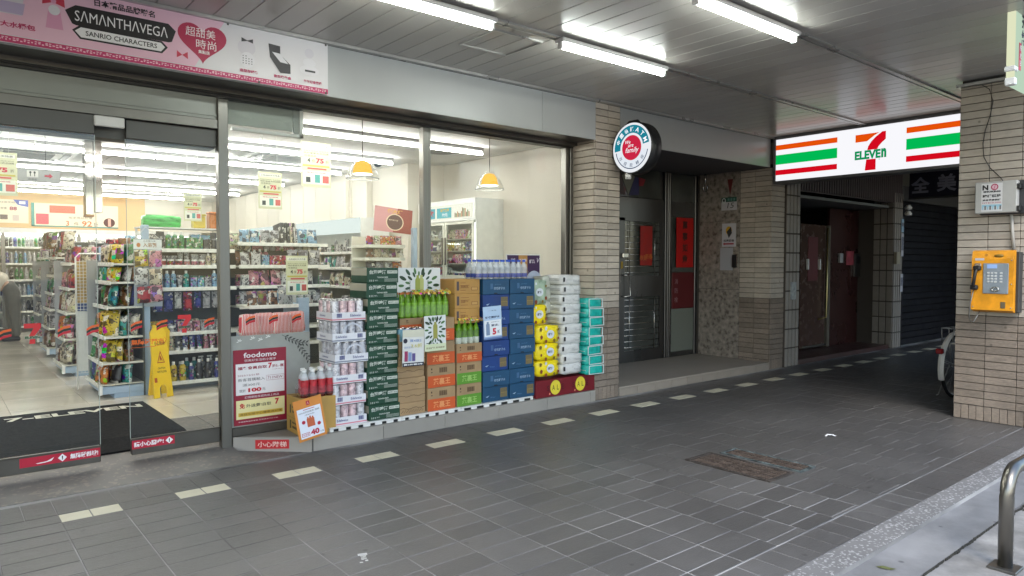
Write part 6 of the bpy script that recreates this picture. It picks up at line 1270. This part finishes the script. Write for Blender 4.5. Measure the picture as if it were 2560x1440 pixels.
# ------------------------------------------------------------------ dark doorway beside the shop
GRAN = mat('granite', (.225, .195, .165), .3, var=.5, scale=17, bump=.1)
pf_ = struct('doorway_platform', MB().box(5.665, 8.645, 5.045, 6.6, -.05, .085), GROUT)
PLT = mat('platform_stone', (.34, .30, .25), .45, var=.08, scale=3, rvar=.04)
part('platform_slab', MB().cbox(5.665, 8.645, 5.032, 6.5, .086, .102, .003), PLT, pf_)
for i in range(10): part('riser_tile', MB().cbox(5.666+.298*i, 5.662+.298*(i+1), 5.03, 5.044, 0, .085, .002), mat('riser_tile', (.27, .235, .195), .5, var=.08, rvar=.06), pf_)
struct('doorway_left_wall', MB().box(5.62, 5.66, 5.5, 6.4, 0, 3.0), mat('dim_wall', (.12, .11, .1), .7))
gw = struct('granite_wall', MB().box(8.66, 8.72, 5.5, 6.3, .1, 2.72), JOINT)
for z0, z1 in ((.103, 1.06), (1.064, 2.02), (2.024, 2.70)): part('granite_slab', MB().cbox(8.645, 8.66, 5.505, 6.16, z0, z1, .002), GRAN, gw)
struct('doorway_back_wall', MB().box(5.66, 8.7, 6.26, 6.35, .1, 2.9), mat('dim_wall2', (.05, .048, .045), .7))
DST = mat('dull_steel', (.115, .115, .115), .3, .9, var=.2, scale=3, stretch=(1, 1, .12)); GGRAY = mat('dim_glass', (.05, .055, .05), .08, var=.3, scale=3)
ds = thing('steel_door', 'stainless steel door with barred glass and a faded red couplet', 'door', (7.4, 6.2, .103))
part('leaf', MB().cbox(6.5, 7.072, 6.2, 6.235, .105, 2.03, .003).cbox(6.5, 7.88, 6.2, 6.235, 1.985, 2.30, .003).box(7.80, 7.88, 6.2, 6.235, .105, 1.985).box(7.072, 7.80, 6.2, 6.235, .105, .26).box(7.072, 7.80, 6.2, 6.235, .98, 1.26), DST, ds)
part('pane', MB().box(7.073, 7.799, 6.222, 6.23, 1.261, 1.984), GGRAY, ds); part('pane', MB().box(7.073, 7.799, 6.222, 6.23, .261, .979), GGRAY, ds)
BARM = mat('bar_steel', (.45, .45, .43), .25, .95)
for z0, z1 in ((1.262, 1.983), (.262, .978)):
    for i in range(9): z = z0+(z1-z0)*(i+.5)/9; part('bar', MB().tube([(7.075, 6.212, z), (7.798, 6.212, z)], .006, 6), BARM, ds)
    for i in range(2): x = 7.17+.52*i; part('bar', MB().tube([(x, 6.205, z0), (x, 6.205, z1)], .006, 6), BARM, ds)
part('couplet', MB().box(7.37, 7.62, 6.192, 6.194, 1.40, 1.93), mat('faded_red', S(150, 30, 24), .5, var=.2, scale=8), ds)
part('couplet_print', MB().text('恭賀', (7.43, 6.191, 1.50), size=.07, M=SOUTH).text('新春', (7.55, 6.191, 1.52), size=.07, M=SOUTH), ink(190, 120, 40), ds)
part('handle_plate', MB().cbox(6.965, 7.045, 6.19, 6.199, .92, 1.36, .004), DST, ds)
part('handle', MB().tube([(7.0, 6.19, 1.27), (7.0, 6.14, 1.27), (7.09, 6.14, 1.27), (7.11, 6.14, 1.24), (7.11, 6.14, 1.0), (7.0, 6.14, .99), (7.0, 6.19, .99)], .011, 8), BARM, ds)
part('lock', MB().cbox(6.99, 7.10, 6.16, 6.199, 1.50, 1.56, .006), BARM, ds); part('sticker', MB().box(6.99, 7.03, 6.196, 6.198, 1.30, 1.45), mat('sticker_yellow', S(150, 126, 40), .5), ds)
tr_ = thing('transom', 'dim transom window with coloured paper shapes above the steel door', 'window', (7.4, 6.2, 2.3))
part('pane', MB().box(6.3, 7.82, 6.225, 6.23, 2.31, 2.695), GGRAY, tr_)
m = MB(); T = Matrix.Translation((0, 6.218, 0)) @ SOUTH
m.flat([(7.02, 2.58), (7.14, 2.64), (7.28, 2.58), (7.15, 2.33)], T, 0); m.flat([(7.28, 2.58), (7.38, 2.57), (7.36, 2.34), (7.17, 2.33)], T, 1); m.flat([(7.36, 2.58), (7.50, 2.56), (7.45, 2.47), (7.36, 2.46)], T, 2); m.flat([(6.9, 2.6), (7.0, 2.6), (7.1, 2.33), (6.9, 2.33)], T, 3); part('paper_shape', m, [ink(110, 112, 100), ink(40, 40, 84), ink(120, 20, 30), ink(66, 52, 54)], tr_)
part('frame_post', MB().cbox(7.9, 7.955, 6.19, 6.24, .104, 2.69, .004).cbox(7.97, 8.0, 6.2, 6.24, .104, 2.69, .004), DST, tr_)
fx_ = thing('side_panel', 'narrow glazed side panel with a red couplet and hydrant cover beside the steel door', 'panel', (8.3, 6.2, .103))
part('frame', MB().cbox(8.01, 8.06, 6.2, 6.24, .104, 2.69, .004).cbox(8.585, 8.64, 6.19, 6.24, .104, 2.69, .004).box(8.06, 8.585, 6.2, 6.24, .104, .17).box(8.06, 8.585, 6.2, 6.24, 2.09, 2.30), DST, fx_)
part('upper_pane', MB().box(8.061, 8.584, 6.225, 6.23, 2.301, 2.689), GGRAY, fx_); part('middle_pane', MB().box(8.061, 8.584, 6.225, 6.23, 1.30, 2.089), GGRAY, fx_); part('lower_pane', MB().box(8.061, 8.584, 6.215, 6.23, .171, .78), mat('frosted_dim', (.15, .165, .14), .5), fx_)
part('hydrant_cover', MB().cbox(8.08, 8.584, 6.205, 6.224, .785, 1.295, .004), mat('hydrant_red', S(84, 14, 20), .5), fx_)
m = MB()
for i, ch in enumerate('消防栓'): m.text(ch, (8.17, 6.203, 1.17-.13*i), size=.075, M=SOUTH)
part('lettering', m, ink(150, 120, 124), fx_)
part('couplet', MB().box(8.15, 8.54, 6.19, 6.194, 1.37, 2.075), mat('couplet_red', S(176, 16, 14), .5, var=.1, scale=6), fx_)
m = MB()
for i, ch in enumerate('萬事如意'): m.text(ch, (8.345, 6.189, 1.97-.16*i), size=.12, M=SOUTH, bold=.03)
part('couplet_print', m, ink(52, 16, 10), fx_)
cl = thing('door_closer', 'grey ring shaped fitting hanging below the doorway soffit', 'fitting', (8.55, 6.0, 2.5)); part('rod', MB().tube([(8.55, 6.0, 2.70), (8.55, 6.0, 2.56)], .012, 8), BARM, cl)
part('ring', MB().tube([(8.55+.05*math.cos(a), 6.0, 2.50+.05*math.sin(a)) for a in [2*PI*i/16 for i in range(17)]], .012, 8, caps=False), BARM, cl)
# plates and papers on the granite
def plate(name, label, y0, y1, z0, z1, col, prints):
    c = thing(name, label, 'notice', (8.64, (y0+y1)/2, z0), 'notices on the granite wall'); part('sheet', MB().box(8.636, 8.643, y0, y1, z0, z1), col, c)
    if prints: 
        m = MB(); mats = prints(m); part('print', m, mats, c)
PAPER = mat('white_paper', (.52, .51, .53), .6, var=.03)
def p15(m):
    sq(m, 5.79, 5.545, 2.285, 2.35, 0, 8.6355); m.text('15', (8.635, 5.64, 2.235), size=.075, w=.1, M=WEST, mi=1, skew=.2); 
    for i in range(3): sq(m, 5.69-.045*i, 5.66-.045*i, 2.30, 2.335, 2, 8.635)
    m.add([(8.635, 5.75+.032*math.cos(2*PI*i/14), 2.30+.045*math.sin(2*PI*i/14)) for i in range(14)], [tuple(range(14))], None, 3); m.add([(8.6345, 5.75+.018*math.cos(2*PI*i/10), 2.31+.022*math.sin(2*PI*i/10)) for i in range(10)], [tuple(range(10))], None, 1); return [ink(20, 70, 56), ink(34, 36, 36), ink(90, 130, 120), ink(200, 204, 200)]
plate('number_plate', 'white and green house number plate reading 15', 5.545, 5.79, 2.17, 2.35, PAPER, p15)
def pmap(m):
    m.add([(8.635, 5.665+.05*math.cos(a), 1.885+.06*math.sin(a)) for a in [2*PI*i/14 for i in range(14)]], [tuple(range(14))], None, 0); m.add([(8.6345, y, z) for y, z in ((5.70, 1.87), (5.63, 1.94), (5.615, 1.85), (5.665, 1.78))], [(0, 1, 2, 3)], None, 1)
    m.text('民眾服務', (8.635, 5.662, 1.745), size=.035, w=.17, M=WEST, mi=1, bold=.03); m.add([(8.635, y, z) for y, z in ((5.76, 1.70), (5.73, 1.72), (5.73, 1.71), (5.585, 1.71), (5.585, 1.69), (5.73, 1.69), (5.73, 1.68))], [tuple(range(7))], None, 2); return [ink(206, 160, 40), ink(44, 46, 48), ink(150, 24, 50)]
plate('arrow_notice', 'white notice with a yellow emblem and red arrow on the granite', 5.555, 5.775, 1.66, 1.985, PAPER, pmap)
plate('paper_notice', 'plain pale paper sheet below the arrow notice on the granite', 5.60, 5.80, 1.33, 1.645, mat('grey_paper', (.36, .36, .38), .7), None)
t = thing('intercom', 'small dark intercom box with a bright edge on the granite', 'intercom', (8.63, 5.52, 1.37)); part('box', MB().cbox(8.60, 8.643, 5.515, 5.59, 1.37, 1.55, .004), BLACK, t); part('bright_edge', MB().box(8.598, 8.63, 5.507, 5.514, 1.37, 1.56), BARM, t)
solo('paper_tassel', MB().add([(8.64, 5.70, 2.60), (8.64, 5.61, 2.60), (8.64, 5.655, 2.36), (8.636, 5.655, 2.5)], [(0, 1, 3), (1, 2, 3), (2, 0, 3)]), mat('dark_red_paper', S(92, 22, 20), .6), 'dark red paper ornament hanging above the house number', 'ornament')

# ------------------------------------------------------------------ dim arcade beyond the lit sign
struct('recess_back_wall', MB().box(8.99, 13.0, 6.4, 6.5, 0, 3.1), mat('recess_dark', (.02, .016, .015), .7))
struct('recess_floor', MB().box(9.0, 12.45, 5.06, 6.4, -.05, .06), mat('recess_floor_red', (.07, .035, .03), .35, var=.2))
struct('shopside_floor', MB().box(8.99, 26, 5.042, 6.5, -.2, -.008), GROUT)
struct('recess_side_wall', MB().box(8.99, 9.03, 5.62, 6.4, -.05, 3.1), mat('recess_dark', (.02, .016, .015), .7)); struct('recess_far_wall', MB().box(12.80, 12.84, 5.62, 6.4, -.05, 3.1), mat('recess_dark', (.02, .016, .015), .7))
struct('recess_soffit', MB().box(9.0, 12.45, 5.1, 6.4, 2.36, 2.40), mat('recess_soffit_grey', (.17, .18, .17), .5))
MAR = mat('maroon_panel', S(52, 26, 24), .3, var=.15, scale=2)
rd = thing('maroon_door', 'dark maroon double door in the recess beyond the lit sign', 'door', (11.2, 5.6, .06))
part('leaf', MB().cbox(10.5, 11.30, 5.6, 5.64, .08, 2.05, .004), mat('brown_leaf', S(76, 56, 48), .25, var=.1), rd); part('wall_panel', MB().cbox(11.42, 13.0, 5.6, 5.64, .062, 2.34, .004), MAR, rd)
part('post', MB().cbox(11.34, 11.36, 5.57, 5.64, .062, 2.05, .003).cbox(11.38, 11.41, 5.57, 5.64, .062, 2.05, .003), mat('post_cream', (.24, .22, .18), .35, .5), rd)
part('post', MB().cbox(10.25, 10.38, 5.58, 5.64, .062, 2.2, .003), mat('post_dark', (.06, .065, .06), .4, .3), rd)
part('gold_bar', MB().tube([(11.27, 5.55, 2.0), (11.25, 5.55, .55), (11.0, 5.55, .53)], .014, 8), mat('gold_bar', (.5, .4, .17), .3, .9), rd)
part('bottom_bar', MB().cbox(10.55, 11.30, 5.57, 5.598, .085, .12, .004), BARM, rd); part('red_paper', MB().box(10.72, 11.03, 5.592, 5.598, 1.15, 1.85), mat('door_red', S(88, 10, 16), .5), rd)
for x in (10.68, 11.06): part('handle', MB().cbox(x-.02, x+.02, 5.56, 5.598, 1.33, 1.50, .006), PLASTIC, rd)
for nm, label, x0, x1, z0, z1, mm in (('card_reader', 'small pale card reader on the maroon panel', 11.72, 11.84, 1.44, 1.6, mat('reader', (.3, .3, .3), .5)), ('red_notice', 'red and white notice beside the metal letter box', 12.02, 12.3, 1.40, 1.64, mat('red_notice', S(150, 60, 70), .5, var=.4, scale=10)), ('letter_box', 'grey metal letter box on the maroon panel', 12.28, 12.62, 1.2, 1.6, DST)):
    o = thing(nm, label, nm.replace('_', ' '), (x0, 5.59, z0)); part('body', MB().cbox(x0, x1, 5.56 if nm != 'red_notice' else 5.592, 5.598, z0, z1, .004), mm, o)
    if nm == 'letter_box': part('slot', MB().box(x0+.04, x1-.04, 5.555, 5.561, z1-.17, z1-.05), BLACK, o)
cr_ = thing('ribbed_awning', 'dark corrugated metal fascia over the maroon doorway', 'awning', (10.7, 5.0, 2.5))
part('panel', MB().box(9.36, 12.8, 5.02, 5.06, 2.44, 2.95), mat('rib_brown', (.10, .078, .074), .5, .3), cr_)
rbm = MB().cbox(-.022, .022, -.02, .0, 0, .50, .006).mesh('rib', mat('rib_brown', (.10, .078, .074), .5, .3))
for i in range(46): obj('rib', rbm, cr_, (9.40+.074*i-10.7, .019, -.05))
rs_ = thing('roller_shutter', 'closed dark blue roller shutter beyond the second pilaster', 'shutter', (14.4, 5.05, 0))
part('guide', MB().box(12.785, 12.85, 5.02, 5.12, 0, 2.62).box(16.0, 16.08, 5.02, 5.12, 0, 2.62), DARKM, rs_); part('shutter_box', MB().cbox(12.79, 16.1, 5.0, 5.3, 2.5, 2.75, .01), mat('box_grey', (.08, .08, .078), .5), rs_)
slm = MB().cbox(-1.57, 1.57, -.018, .0, -.054, .054, .016, seg=2).mesh('slat', mat('shutter_navy', (.014, .015, .019), .45, .2, var=.15, scale=3))
for i in range(22): obj('slat', slm, rs_, (.02, .045, .06+.113*i))
part('rear', MB().box(12.85, 16.0, 5.10, 5.12, 0, 2.6), DARKM, rs_)
struct('far_shop_wall', MB().box(16.1, 25, 5.05, 5.2, 0, 3.1), mat('far_wall', (.1, .1, .1), .7))
qs = thing('blue_shop_sign', 'dark blue hanging shop sign with two large white characters', 'sign', (13, 4.7, 2.56), None)
part('board', MB().cbox(13.0, 13.12, 3.3, 5.0, 2.555, 3.06, .006), mat('sign_navy', S(14, 14, 36), .5), qs); part('lettering', MB().text('全', (12.998, 4.82, 2.76), size=.27, M=WEST, bold=.03).text('美', (12.998, 4.42, 2.77), size=.29, M=WEST, bold=.03), ink(150, 150, 164), qs)
part('small_lettering', MB().text('BEAUTY CENTRE', (12.998, 4.55, 2.99), size=.05, w=.8, M=WEST), ink(120, 122, 140), qs); part('lower_rail', MB().box(12.99, 13.13, 3.3, 5.0, 2.53, 2.554), DST, qs)
for z in (2.34, 2.24): 
    t = thing('spot_lamp', 'small pale lamp fixed by the roller shutter, '+('upper' if z > 2.3 else 'lower'), 'lamp', (12.9, 4.96, z), 'small lamps by the shutter'); part('shade', MB().lathe([(0, 0), (.05, .01), (.06, .04), (.03, .08), (0, .085)], 12, Matrix.Translation((12.86, 4.95, z))), PLASTIC, t)
for i, (z0, z1, c) in enumerate(((1.96, 2.18, 'blue'), (1.55, 1.94, 'grey'), (.95, 1.25, 'grey'))):
    o = solo('paper_notice', MB().box(12.69, 12.785, 4.985, 4.99, z0, z1, 0).box(12.70, 12.775, 4.983, 4.9855, z0+.1, z1-.06, 1), [mat('notice_blue', S(150, 180, 200), .6) if c == 'blue' else mat('notice_grey', S(180, 180, 186), .6), mat('notice_print', S(110, 112, 124), .6, var=.6, scale=50)], f'{["top blue white", "middle pale", "lowest pale"][i]} paper notice on the pilaster beside the shutter', 'notice', (12.74, 4.985, z0), 'notices on the pilaster')
solo('meter_plate', MB().cbox(9.1, 9.23, 4.975, 4.998, .93, 1.17, .004).box(9.13, 9.2, 4.972, 4.9755, 1.0, 1.1), mat('meter_grey', (.3, .33, .34), .4, var=.3, scale=20), 'grey plate on the narrow pilaster beside the beige pillar', 'plate', (9.16, 4.98, .93))
solo('junction_box', MB().cbox(12.42, 12.56, 4.94, 4.99, 1.42, 1.62, .006), mat('junction_cream', (.3, .27, .2), .5), 'cream junction box on the pilaster by the maroon doorway', 'box', (12.49, 4.95, 1.42))
# ------------------------------------------------------------------ things on the payphone pillar
ORG = mat('phone_yellow', S(222, 148, 18), .42, var=.16, scale=9, bump=.15, bscale=30)
weather(ORG, .18, 9); GKEY = mat('key_plate', (.26, .30, .34), .35, .3, var=.08)
X0 = 7.318
ph = thing('payphone', 'yellow public payphone with black handset on the beige pillar', 'payphone', (7.25, 2.08, 1.0))
part('back_box', MB().cbox(X0-.10, X0-.002, 1.875, 2.20, 1.0, 1.53, .006), mat('phone_dark', (.03, .032, .034), .4), ph)
part('body', MB().prism([(X0-.101, 1.0), (X0-.165, 1.02), (X0-.165, 1.47), (X0-.15, 1.535), (X0-.101, 1.545)], 1.90, 2.215, Matrix(((1, 0, 0, 0), (0, 0, 1, 0), (0, 1, 0, 0), (0, 0, 0, 1)))), ORG, ph)
XF = X0-.1655
kp = part('key_plate', MB().cbox(XF-.006, XF, 1.935, 2.125, 1.165, 1.43, .004), GKEY, ph)
part('screen', MB().box(XF-.008, XF-.006, 2.02, 2.095, 1.385, 1.42), mat('lcd', S(150, 180, 230), .2), kp)
km = MB().cbox(-.004, 0, -.010, .010, -.008, .008, .002).mesh('key', mat('key_grey', (.5, .52, .52), .4))
for r in range(4):
    for c in range(4): obj('key', km, kp, Vector((XF-.006, 2.085-.028*c-(.012 if c == 3 else 0), 1.345-.025*r))-ph.location)
part('slot_ring', MB().tube([(XF-.012, 2.03+.028*math.cos(a), 1.205+.016*math.sin(a)) for a in [2*PI*i/14 for i in range(15)]], .007, 6, caps=False), BARM, kp)
part('logo', MB().lathe([(0, .002), (.03, .002), (.03, 0)], 16, Matrix.Translation((XF-.0, 2.01, 1.495)) @ Matrix.Rotation(-PI/2-.25, 4, 'Y') @ Matrix.Diagonal((.5, 1.2, 1, 1))), mat('logo_olive', S(140, 110, 40), .4), ph)
part('label', MB().box(XF-.0012, XF-.0002, 2.12, 2.19, 1.475-.02, 1.475), PAPER, ph); [part('screw', MB().lathe([(0, .003), (.005, .002), (.005, 0)], 8, Matrix.Translation((XF, y_, z_)) @ Matrix.Rotation(-PI/2, 4, 'Y')), BARM, ph) for y_, z_ in ((1.915, 1.045), (2.2, 1.045), (1.915, 1.455), (1.915, 1.25))]
part('coin_return', MB().cbox(XF-.004, XF-.0002, 1.955, 1.99, 1.04, 1.095, .003), mat('plate_bronze', (.2, .16, .1), .4, .6), ph)
part('handset', MB().tube([(XF-.03, 2.165, 1.385), (XF-.055, 2.17, 1.36), (XF-.06, 2.175, 1.30), (XF-.055, 2.185, 1.24), (XF-.03, 2.19, 1.215)], .014, 8).cbox(XF-.05, XF-.004, 2.135, 2.195, 1.365, 1.41, .014, seg=2).cbox(XF-.05, XF-.004, 2.155, 2.215, 1.195, 1.24, .014, seg=2), BLACK, ph)
part('cord', MB().tube([(XF-.02, 2.19, 1.2), (XF-.01, 2.215, 1.08), (XF-.01, 2.225, .96), (XF-.02, 2.21, .915), (XF-.02, 2.185, .91), (XF-.02, 2.165, .95), (X0-.12, 2.16, 1.005)], .0045, 6), mat('cord_steel', (.25, .25, .24), .4, .6), ph)
part('cradle', MB().cbox(XF-.02, XF-.0, 2.14, 2.19, 1.40, 1.43, .006), mat('cradle_grey', (.3, .25, .2), .4, .5), ph)
bx_ = thing('service_box', 'cream metal box with a no smoking notice on the pillar', 'box', (7.2, 2.05, 1.86)); part('case', MB().cbox(X0-.13, X0-.06, 1.90, 2.215, 1.87, 2.145, .006), mat('case_cream', (.42, .41, .38), .5, var=.06, scale=9), bx_); part('rear_case', MB().cbox(X0-.059, X0-.002, 1.84, 2.20, 1.86, 2.15, .006), mat('case_dark', (.04, .04, .042), .5), bx_)
for z in (1.90, 2.09): part('hinge', MB().cbox(X0-.135, X0-.06, 1.875, 1.90, z-.02, z+.025, .004), BLACK, bx_)
XB = X0-.1312
m = MB(); sq(m, 2.165, 2.005, 1.885, 2.13, 0, XB); m.text('N', (XB-.001, 2.135, 2.095), size=.045, w=.045, M=WEST, mi=1, bold=.05)
wr = lambda r0, r1, mi, x: [m.quad((x, 2.065-r0*math.cos(a), 2.097+r0*math.sin(a)), (x, 2.065-r1*math.cos(a), 2.097+r1*math.sin(a)), (x, 2.065-r1*math.cos(b), 2.097+r1*math.sin(b)), (x, 2.065-r0*math.cos(b), 2.097+r0*math.sin(b)), mi) for a, b in [(2*PI*i/20, 2*PI*(i+1)/20) for i in range(20)]]
wr(.02, .028, 2, XB-.001); wr(0, .02, 3, XB-.0005); m.text('/', (XB-.0015, 2.065, 2.097), size=.04, M=WEST, mi=2)
m.text('SMOKING', (XB-.001, 2.085, 2.058), size=.016, w=.13, M=WEST, mi=1, bold=.06); m.text('騎樓禁菸', (XB-.001, 2.085, 2.02), size=.026, w=.14, M=WEST, mi=1, bold=.03); m.text('違者最高罰鍰', (XB-.001, 2.085, 1.985), size=.016, w=.14, M=WEST, mi=1, bold=.03); m.text('NT$10,000', (XB-.001, 2.085, 1.96), size=.014, w=.14, M=WEST, mi=2); sq(m, 2.16, 2.01, 1.925, 1.945, 4, XB-.001)
for i in range(8): sq(m, 2.158-.019*i, 2.146-.019*i, 1.9, 1.935, 4+i % 2, XB-.0015)
part('notice', m, [ink(206, 204, 202), ink(30, 30, 32), ink(176, 60, 90), ink(214, 170, 180), ink(150, 190, 206), ink(110, 112, 112)], bx_)
solo('conduit', MB().tube([(X0-.02, 1.965, 1.86), (X0-.02, 1.955, 1.70), (X0-.02, 1.94, 1.55)], .013, 8), mat('conduit_cream', (.40, .38, .34), .5), 'cream conduit pipe joining the service box and the payphone', 'pipe', (X0-.02, 1.95, 1.55))
solo('thin_cable', MB().tube([(X0-.006, 2.22, 3.03), (X0-.006, 2.16, 2.98), (X0-.006, 2.13, 2.87), (X0-.006, 2.15, 2.74), (X0-.006, 2.185, 2.62), (X0-.006, 2.20, 2.5), (X0-.006, 2.19, 2.38), (X0-.006, 2.14, 2.28), (X0-.006, 2.06, 2.19), (X0-.03, 2.03, 2.15)], .0035, 5), BLACK, 'thin black cable looping down the pillar to the service box', 'cable', (X0, 2.1, 2.6))
# ------------------------------------------------------------------ bicycle behind the pillar
bc = thing('bicycle', 'bicycle with white rear mudguard and carrier, half hidden behind the pillar', 'bicycle', (8.46, 2.745, 0), None, (0, 0, R(-4)))
def at(pts): return [(x, y, z) for x, y, z in pts]
circ = lambda r, cx, cz, n=32, a0=0, a1=2*PI: [(cx+r*math.cos(a0+(a1-a0)*i/n), 0, cz+r*math.sin(a0+(a1-a0)*i/n)) for i in range(n+1)]
def bpart(nm, mb, m, par=bc): return obj(nm, mb.mesh(nm, m), par)
BSIL = mat('bike_silver', (.45, .45, .44), .3, .7); BWH = mat('bike_white', (.62, .60, .56), .4)
for cx in (0, 1.06):
    w = bpart('wheel', MB().tube(circ(.315, cx, .335), .009, 6, caps=False).tube([(cx, -.04, .335), (cx, .04, .335)], .018, 8), BSIL); bpart('tyre', MB().tube(circ(.330, cx, .335), .018, 8, caps=False), RUBBER, w)
    s = MB()
    for i in range(18): a = 2*PI*i/18; s.tube([(cx, .02*(-1)**i, .335), (cx+.31*math.cos(a), 0, .335+.31*math.sin(a))], .0014, 4)
    bpart('spoke', s, BSIL, w)['kind'] = 'stuff'
mg = MB(); pr_ = [R(200-8*i) for i in range(20)]
for a, b in zip(pr_, pr_[1:]):
    for (u0, u1, e0, e1) in ((-.03, 0, .36, .375), (0, .03, .375, .36)):
        mg.add([(e0*math.cos(a), u0, .335+e0*math.sin(a)), (e1*math.cos(a), u1, .335+e1*math.sin(a)), (e1*math.cos(b), u1, .335+e1*math.sin(b)), (e0*math.cos(b), u0, .335+e0*math.sin(b))], [(0, 1, 2, 3)], None, 0, True)
bpart('mudguard', mg, BWH); bpart('rear_lamp', MB().cbox(-.415, -.365, -.035, .035, .49, .545, .01), mat('lamp_red', S(130, 24, 30), .25))
bpart('carrier', MB().tube([(-.22, -.05, .60), (-.22, -.06, .745), (.22, -.06, .745)], .006, 6).tube([(-.22, .05, .60), (-.22, .06, .745), (.22, .06, .745)], .006, 6).tube([(-.22, -.06, .745), (-.22, .06, .745)], .006, 6).tube([(-.05, -.06, .745), (0, -.05, .335)], .006, 6).tube([(-.05, .06, .745), (0, .05, .335)], .006, 6).tube([(0, -.06, .745), (0, .06, .745)], .006, 6), BSIL)
bpart('stay', MB().tube([(-.35, -.03, .42), (0, -.04, .335)], .004, 5).tube([(-.35, .03, .42), (0, .04, .335)], .004, 5), BSIL)
bpart('frame', MB().tube([(0, .035, .335), (.43, .0, .30), (.36, 0, .80)], .014, 8).tube([(.38, 0, .72), (0, .035, .335)], .01, 8).tube([(.43, 0, .30), (.88, 0, .74)], .017, 8).tube([(.86, 0, .66), (.9, 0, .86), (.86, 0, .98)], .017, 8).tube([(.37, 0, .5), (.87, 0, .70)], .014, 8).tube([(.885, 0, .72), (1.0, .03, .5), (1.06, .035, .335)], .011, 8), BLACK)
bpart('saddle', MB().cbox(.20, .46, -.07, .07, .84, .90, .028, seg=2), BLACK); bpart('handlebar', MB().tube([(.7, -.28, 1.02), (.82, -.2, 1.04), (.87, 0, 1.0), (.82, .2, 1.04), (.7, .28, 1.02)], .012, 8), BSIL)
bpart('kickstand', MB().tube([(-.02, .06, .335), (-.12, .12, .02), (-.16, .12, .02)], .007, 6), BSIL)
# ------------------------------------------------------------------ floor covers, litter, street rail
RUST = mat('rusty_iron', (.055, .045, .039), .75, .3, var=.5, scale=12, bump=.5, bscale=40)
def cover(label, x0, x1, y0, y1, fm):
    t = thing('drain_cover', label, 'drain cover', ((x0+x1)/2, (y0+y1)/2, 0), 'iron covers set in the arcade floor')
    part('frame', MB().box(x0, x1, y0, y0+.02, -.005, .008).box(x0, x1, y1-.02, y1, -.005, .008).box(x0, x0+.02, y0+.02, y1-.02, -.005, .008).box(x1-.02, x1, y0+.02, y1-.02, -.005, .008), fm, t)
    part('plate', MB().box(x0+.021, x1-.021, y0+.021, y1-.021, -.005, .003), RUST, t)
    n = int((y1-y0-.06)/.024); 
    m = MB()
    for i in range(n):
        y = y0+.035+.024*i
        for k in range(max(2, int((x1-x0)/.09))): xa = x0+.03+.088*k; m.box(xa, min(xa+.07, x1-.028), y, y+.012, .003, .0085)
    part('tread_bar', m, mat('worn_iron', (.16, .12, .095), .5, .6, var=.4, scale=20), t, kind='stuff')
cover('larger rusty iron drain cover set in the arcade floor', 4.19, 4.50, 2.42, 3.09, RUST); cover('narrow iron cover with worn pale blue paint beside the larger one', 4.55, 4.75, 2.40, 3.04, mat('worn_blue_paint', (.085, .105, .105), .6, .1, var=.85, scale=14))
m = MB(); m.add([(-.05, -.012, .002), (-.02, .012, .014), (.02, .014, .012), (.05, -.004, .003), (.035, -.014, .002), (.012, -.006, .009), (-.02, -.008, .010), (-.042, -.022, .002)], [(0, 1, 6, 7), (1, 2, 5, 6), (2, 3, 4, 5)], Matrix.Translation((5.714, 2.768, .0)) @ Matrix.Rotation(-.7, 4, 'Z')); solo('paper_scrap', m, mat('litter_white', (.8, .8, .8), .6), 'crumpled white paper scrap lying on the dark tiles', 'litter', (5.714, 2.768, 0))
m = MB(); r7 = random.Random(2)
for i in range(16): x, y = r7.uniform(-.018, .012), r7.uniform(-.06, .03); m.box(x, x+r7.uniform(.006, .016), y, y+r7.uniform(.006, .018), .0012, .0022)
m.box(-.015, .03, .028, .05, .0012, .0024); sc = solo('sticker_remains', m, mat('litter_grey', (.6, .6, .58), .7), 'torn white sticker remains on the nearest floor tiles', 'litter'); sc.location = (1.584, 3.046, 0); sc.rotation_euler.z = -.35
m = MB(); m.add([(-.045, 0, .001), (-.015, .016, .006), (.02, .012, .004), (.045, 0, .008), (.015, -.012, .002), (-.02, -.014, .004)], [(0, 1, 5), (1, 2, 4, 5), (2, 3, 4)]); lf = solo('fallen_leaf', m, mat('leaf_olive', S(96, 100, 60), .6), 'small olive fallen leaf on the pale concrete by the kerb', 'leaf'); lf.location = (3.47, 1.40, -.021); lf.rotation_euler.z = -1.2
bl = thing('rail_bollard', 'brushed steel hooped rail bollard at the road edge', 'bollard', (3.94, 1.05, -.033))
pts = [(3.94, 1.05, -.02), (3.94, 1.05, .315)]+[(3.94+.12*(1-math.cos(a)), 1.05, .315+.12*math.sin(a)) for a in [PI/2*i/7 for i in range(1, 8)]]+[(5.31, 1.05, .435)]+[(5.31+.12*math.sin(a), 1.05, .315+.12*math.cos(a)) for a in [PI/2*i/7 for i in range(1, 8)]]+[(5.43, 1.05, -.02)]
part('hoop', MB().tube(pts, .031, 20), mat('satin_steel', (.22, .205, .18), .28, .95, var=.08, scale=5, stretch=(1, 1, .3)), bl)
for x in (3.94, 5.43): part('base_plate', MB().cbox(x-.06, x+.06, .99, 1.11, -.0335, -.02, .003), STEEL, bl)
dg_ = thing('kerb_grate', 'steel slotted drain grate beside the rail bollard', 'drain grate', (5.3, 1.12, -.033)); part('frame', MB().box(4.95, 5.75, 1.08, 1.095, -.034, -.026).box(4.95, 5.75, 1.225, 1.24, -.034, -.026), STEEL, dg_); part('pit', MB().box(4.95, 5.75, 1.095, 1.225, -.0338, -.0325), BLACK, dg_)
for i in range(26): part('slat', MB().box(4.96+.03*i, 4.974+.03*i, 1.096, 1.224, -.0324, -.027), STEEL, dg_)

# ------------------------------------------------------------------ link everything
finish_labels()
D.objects.remove(_fo); D.scenes.remove(_ts)
for o in NEW: COL.objects.link(o)
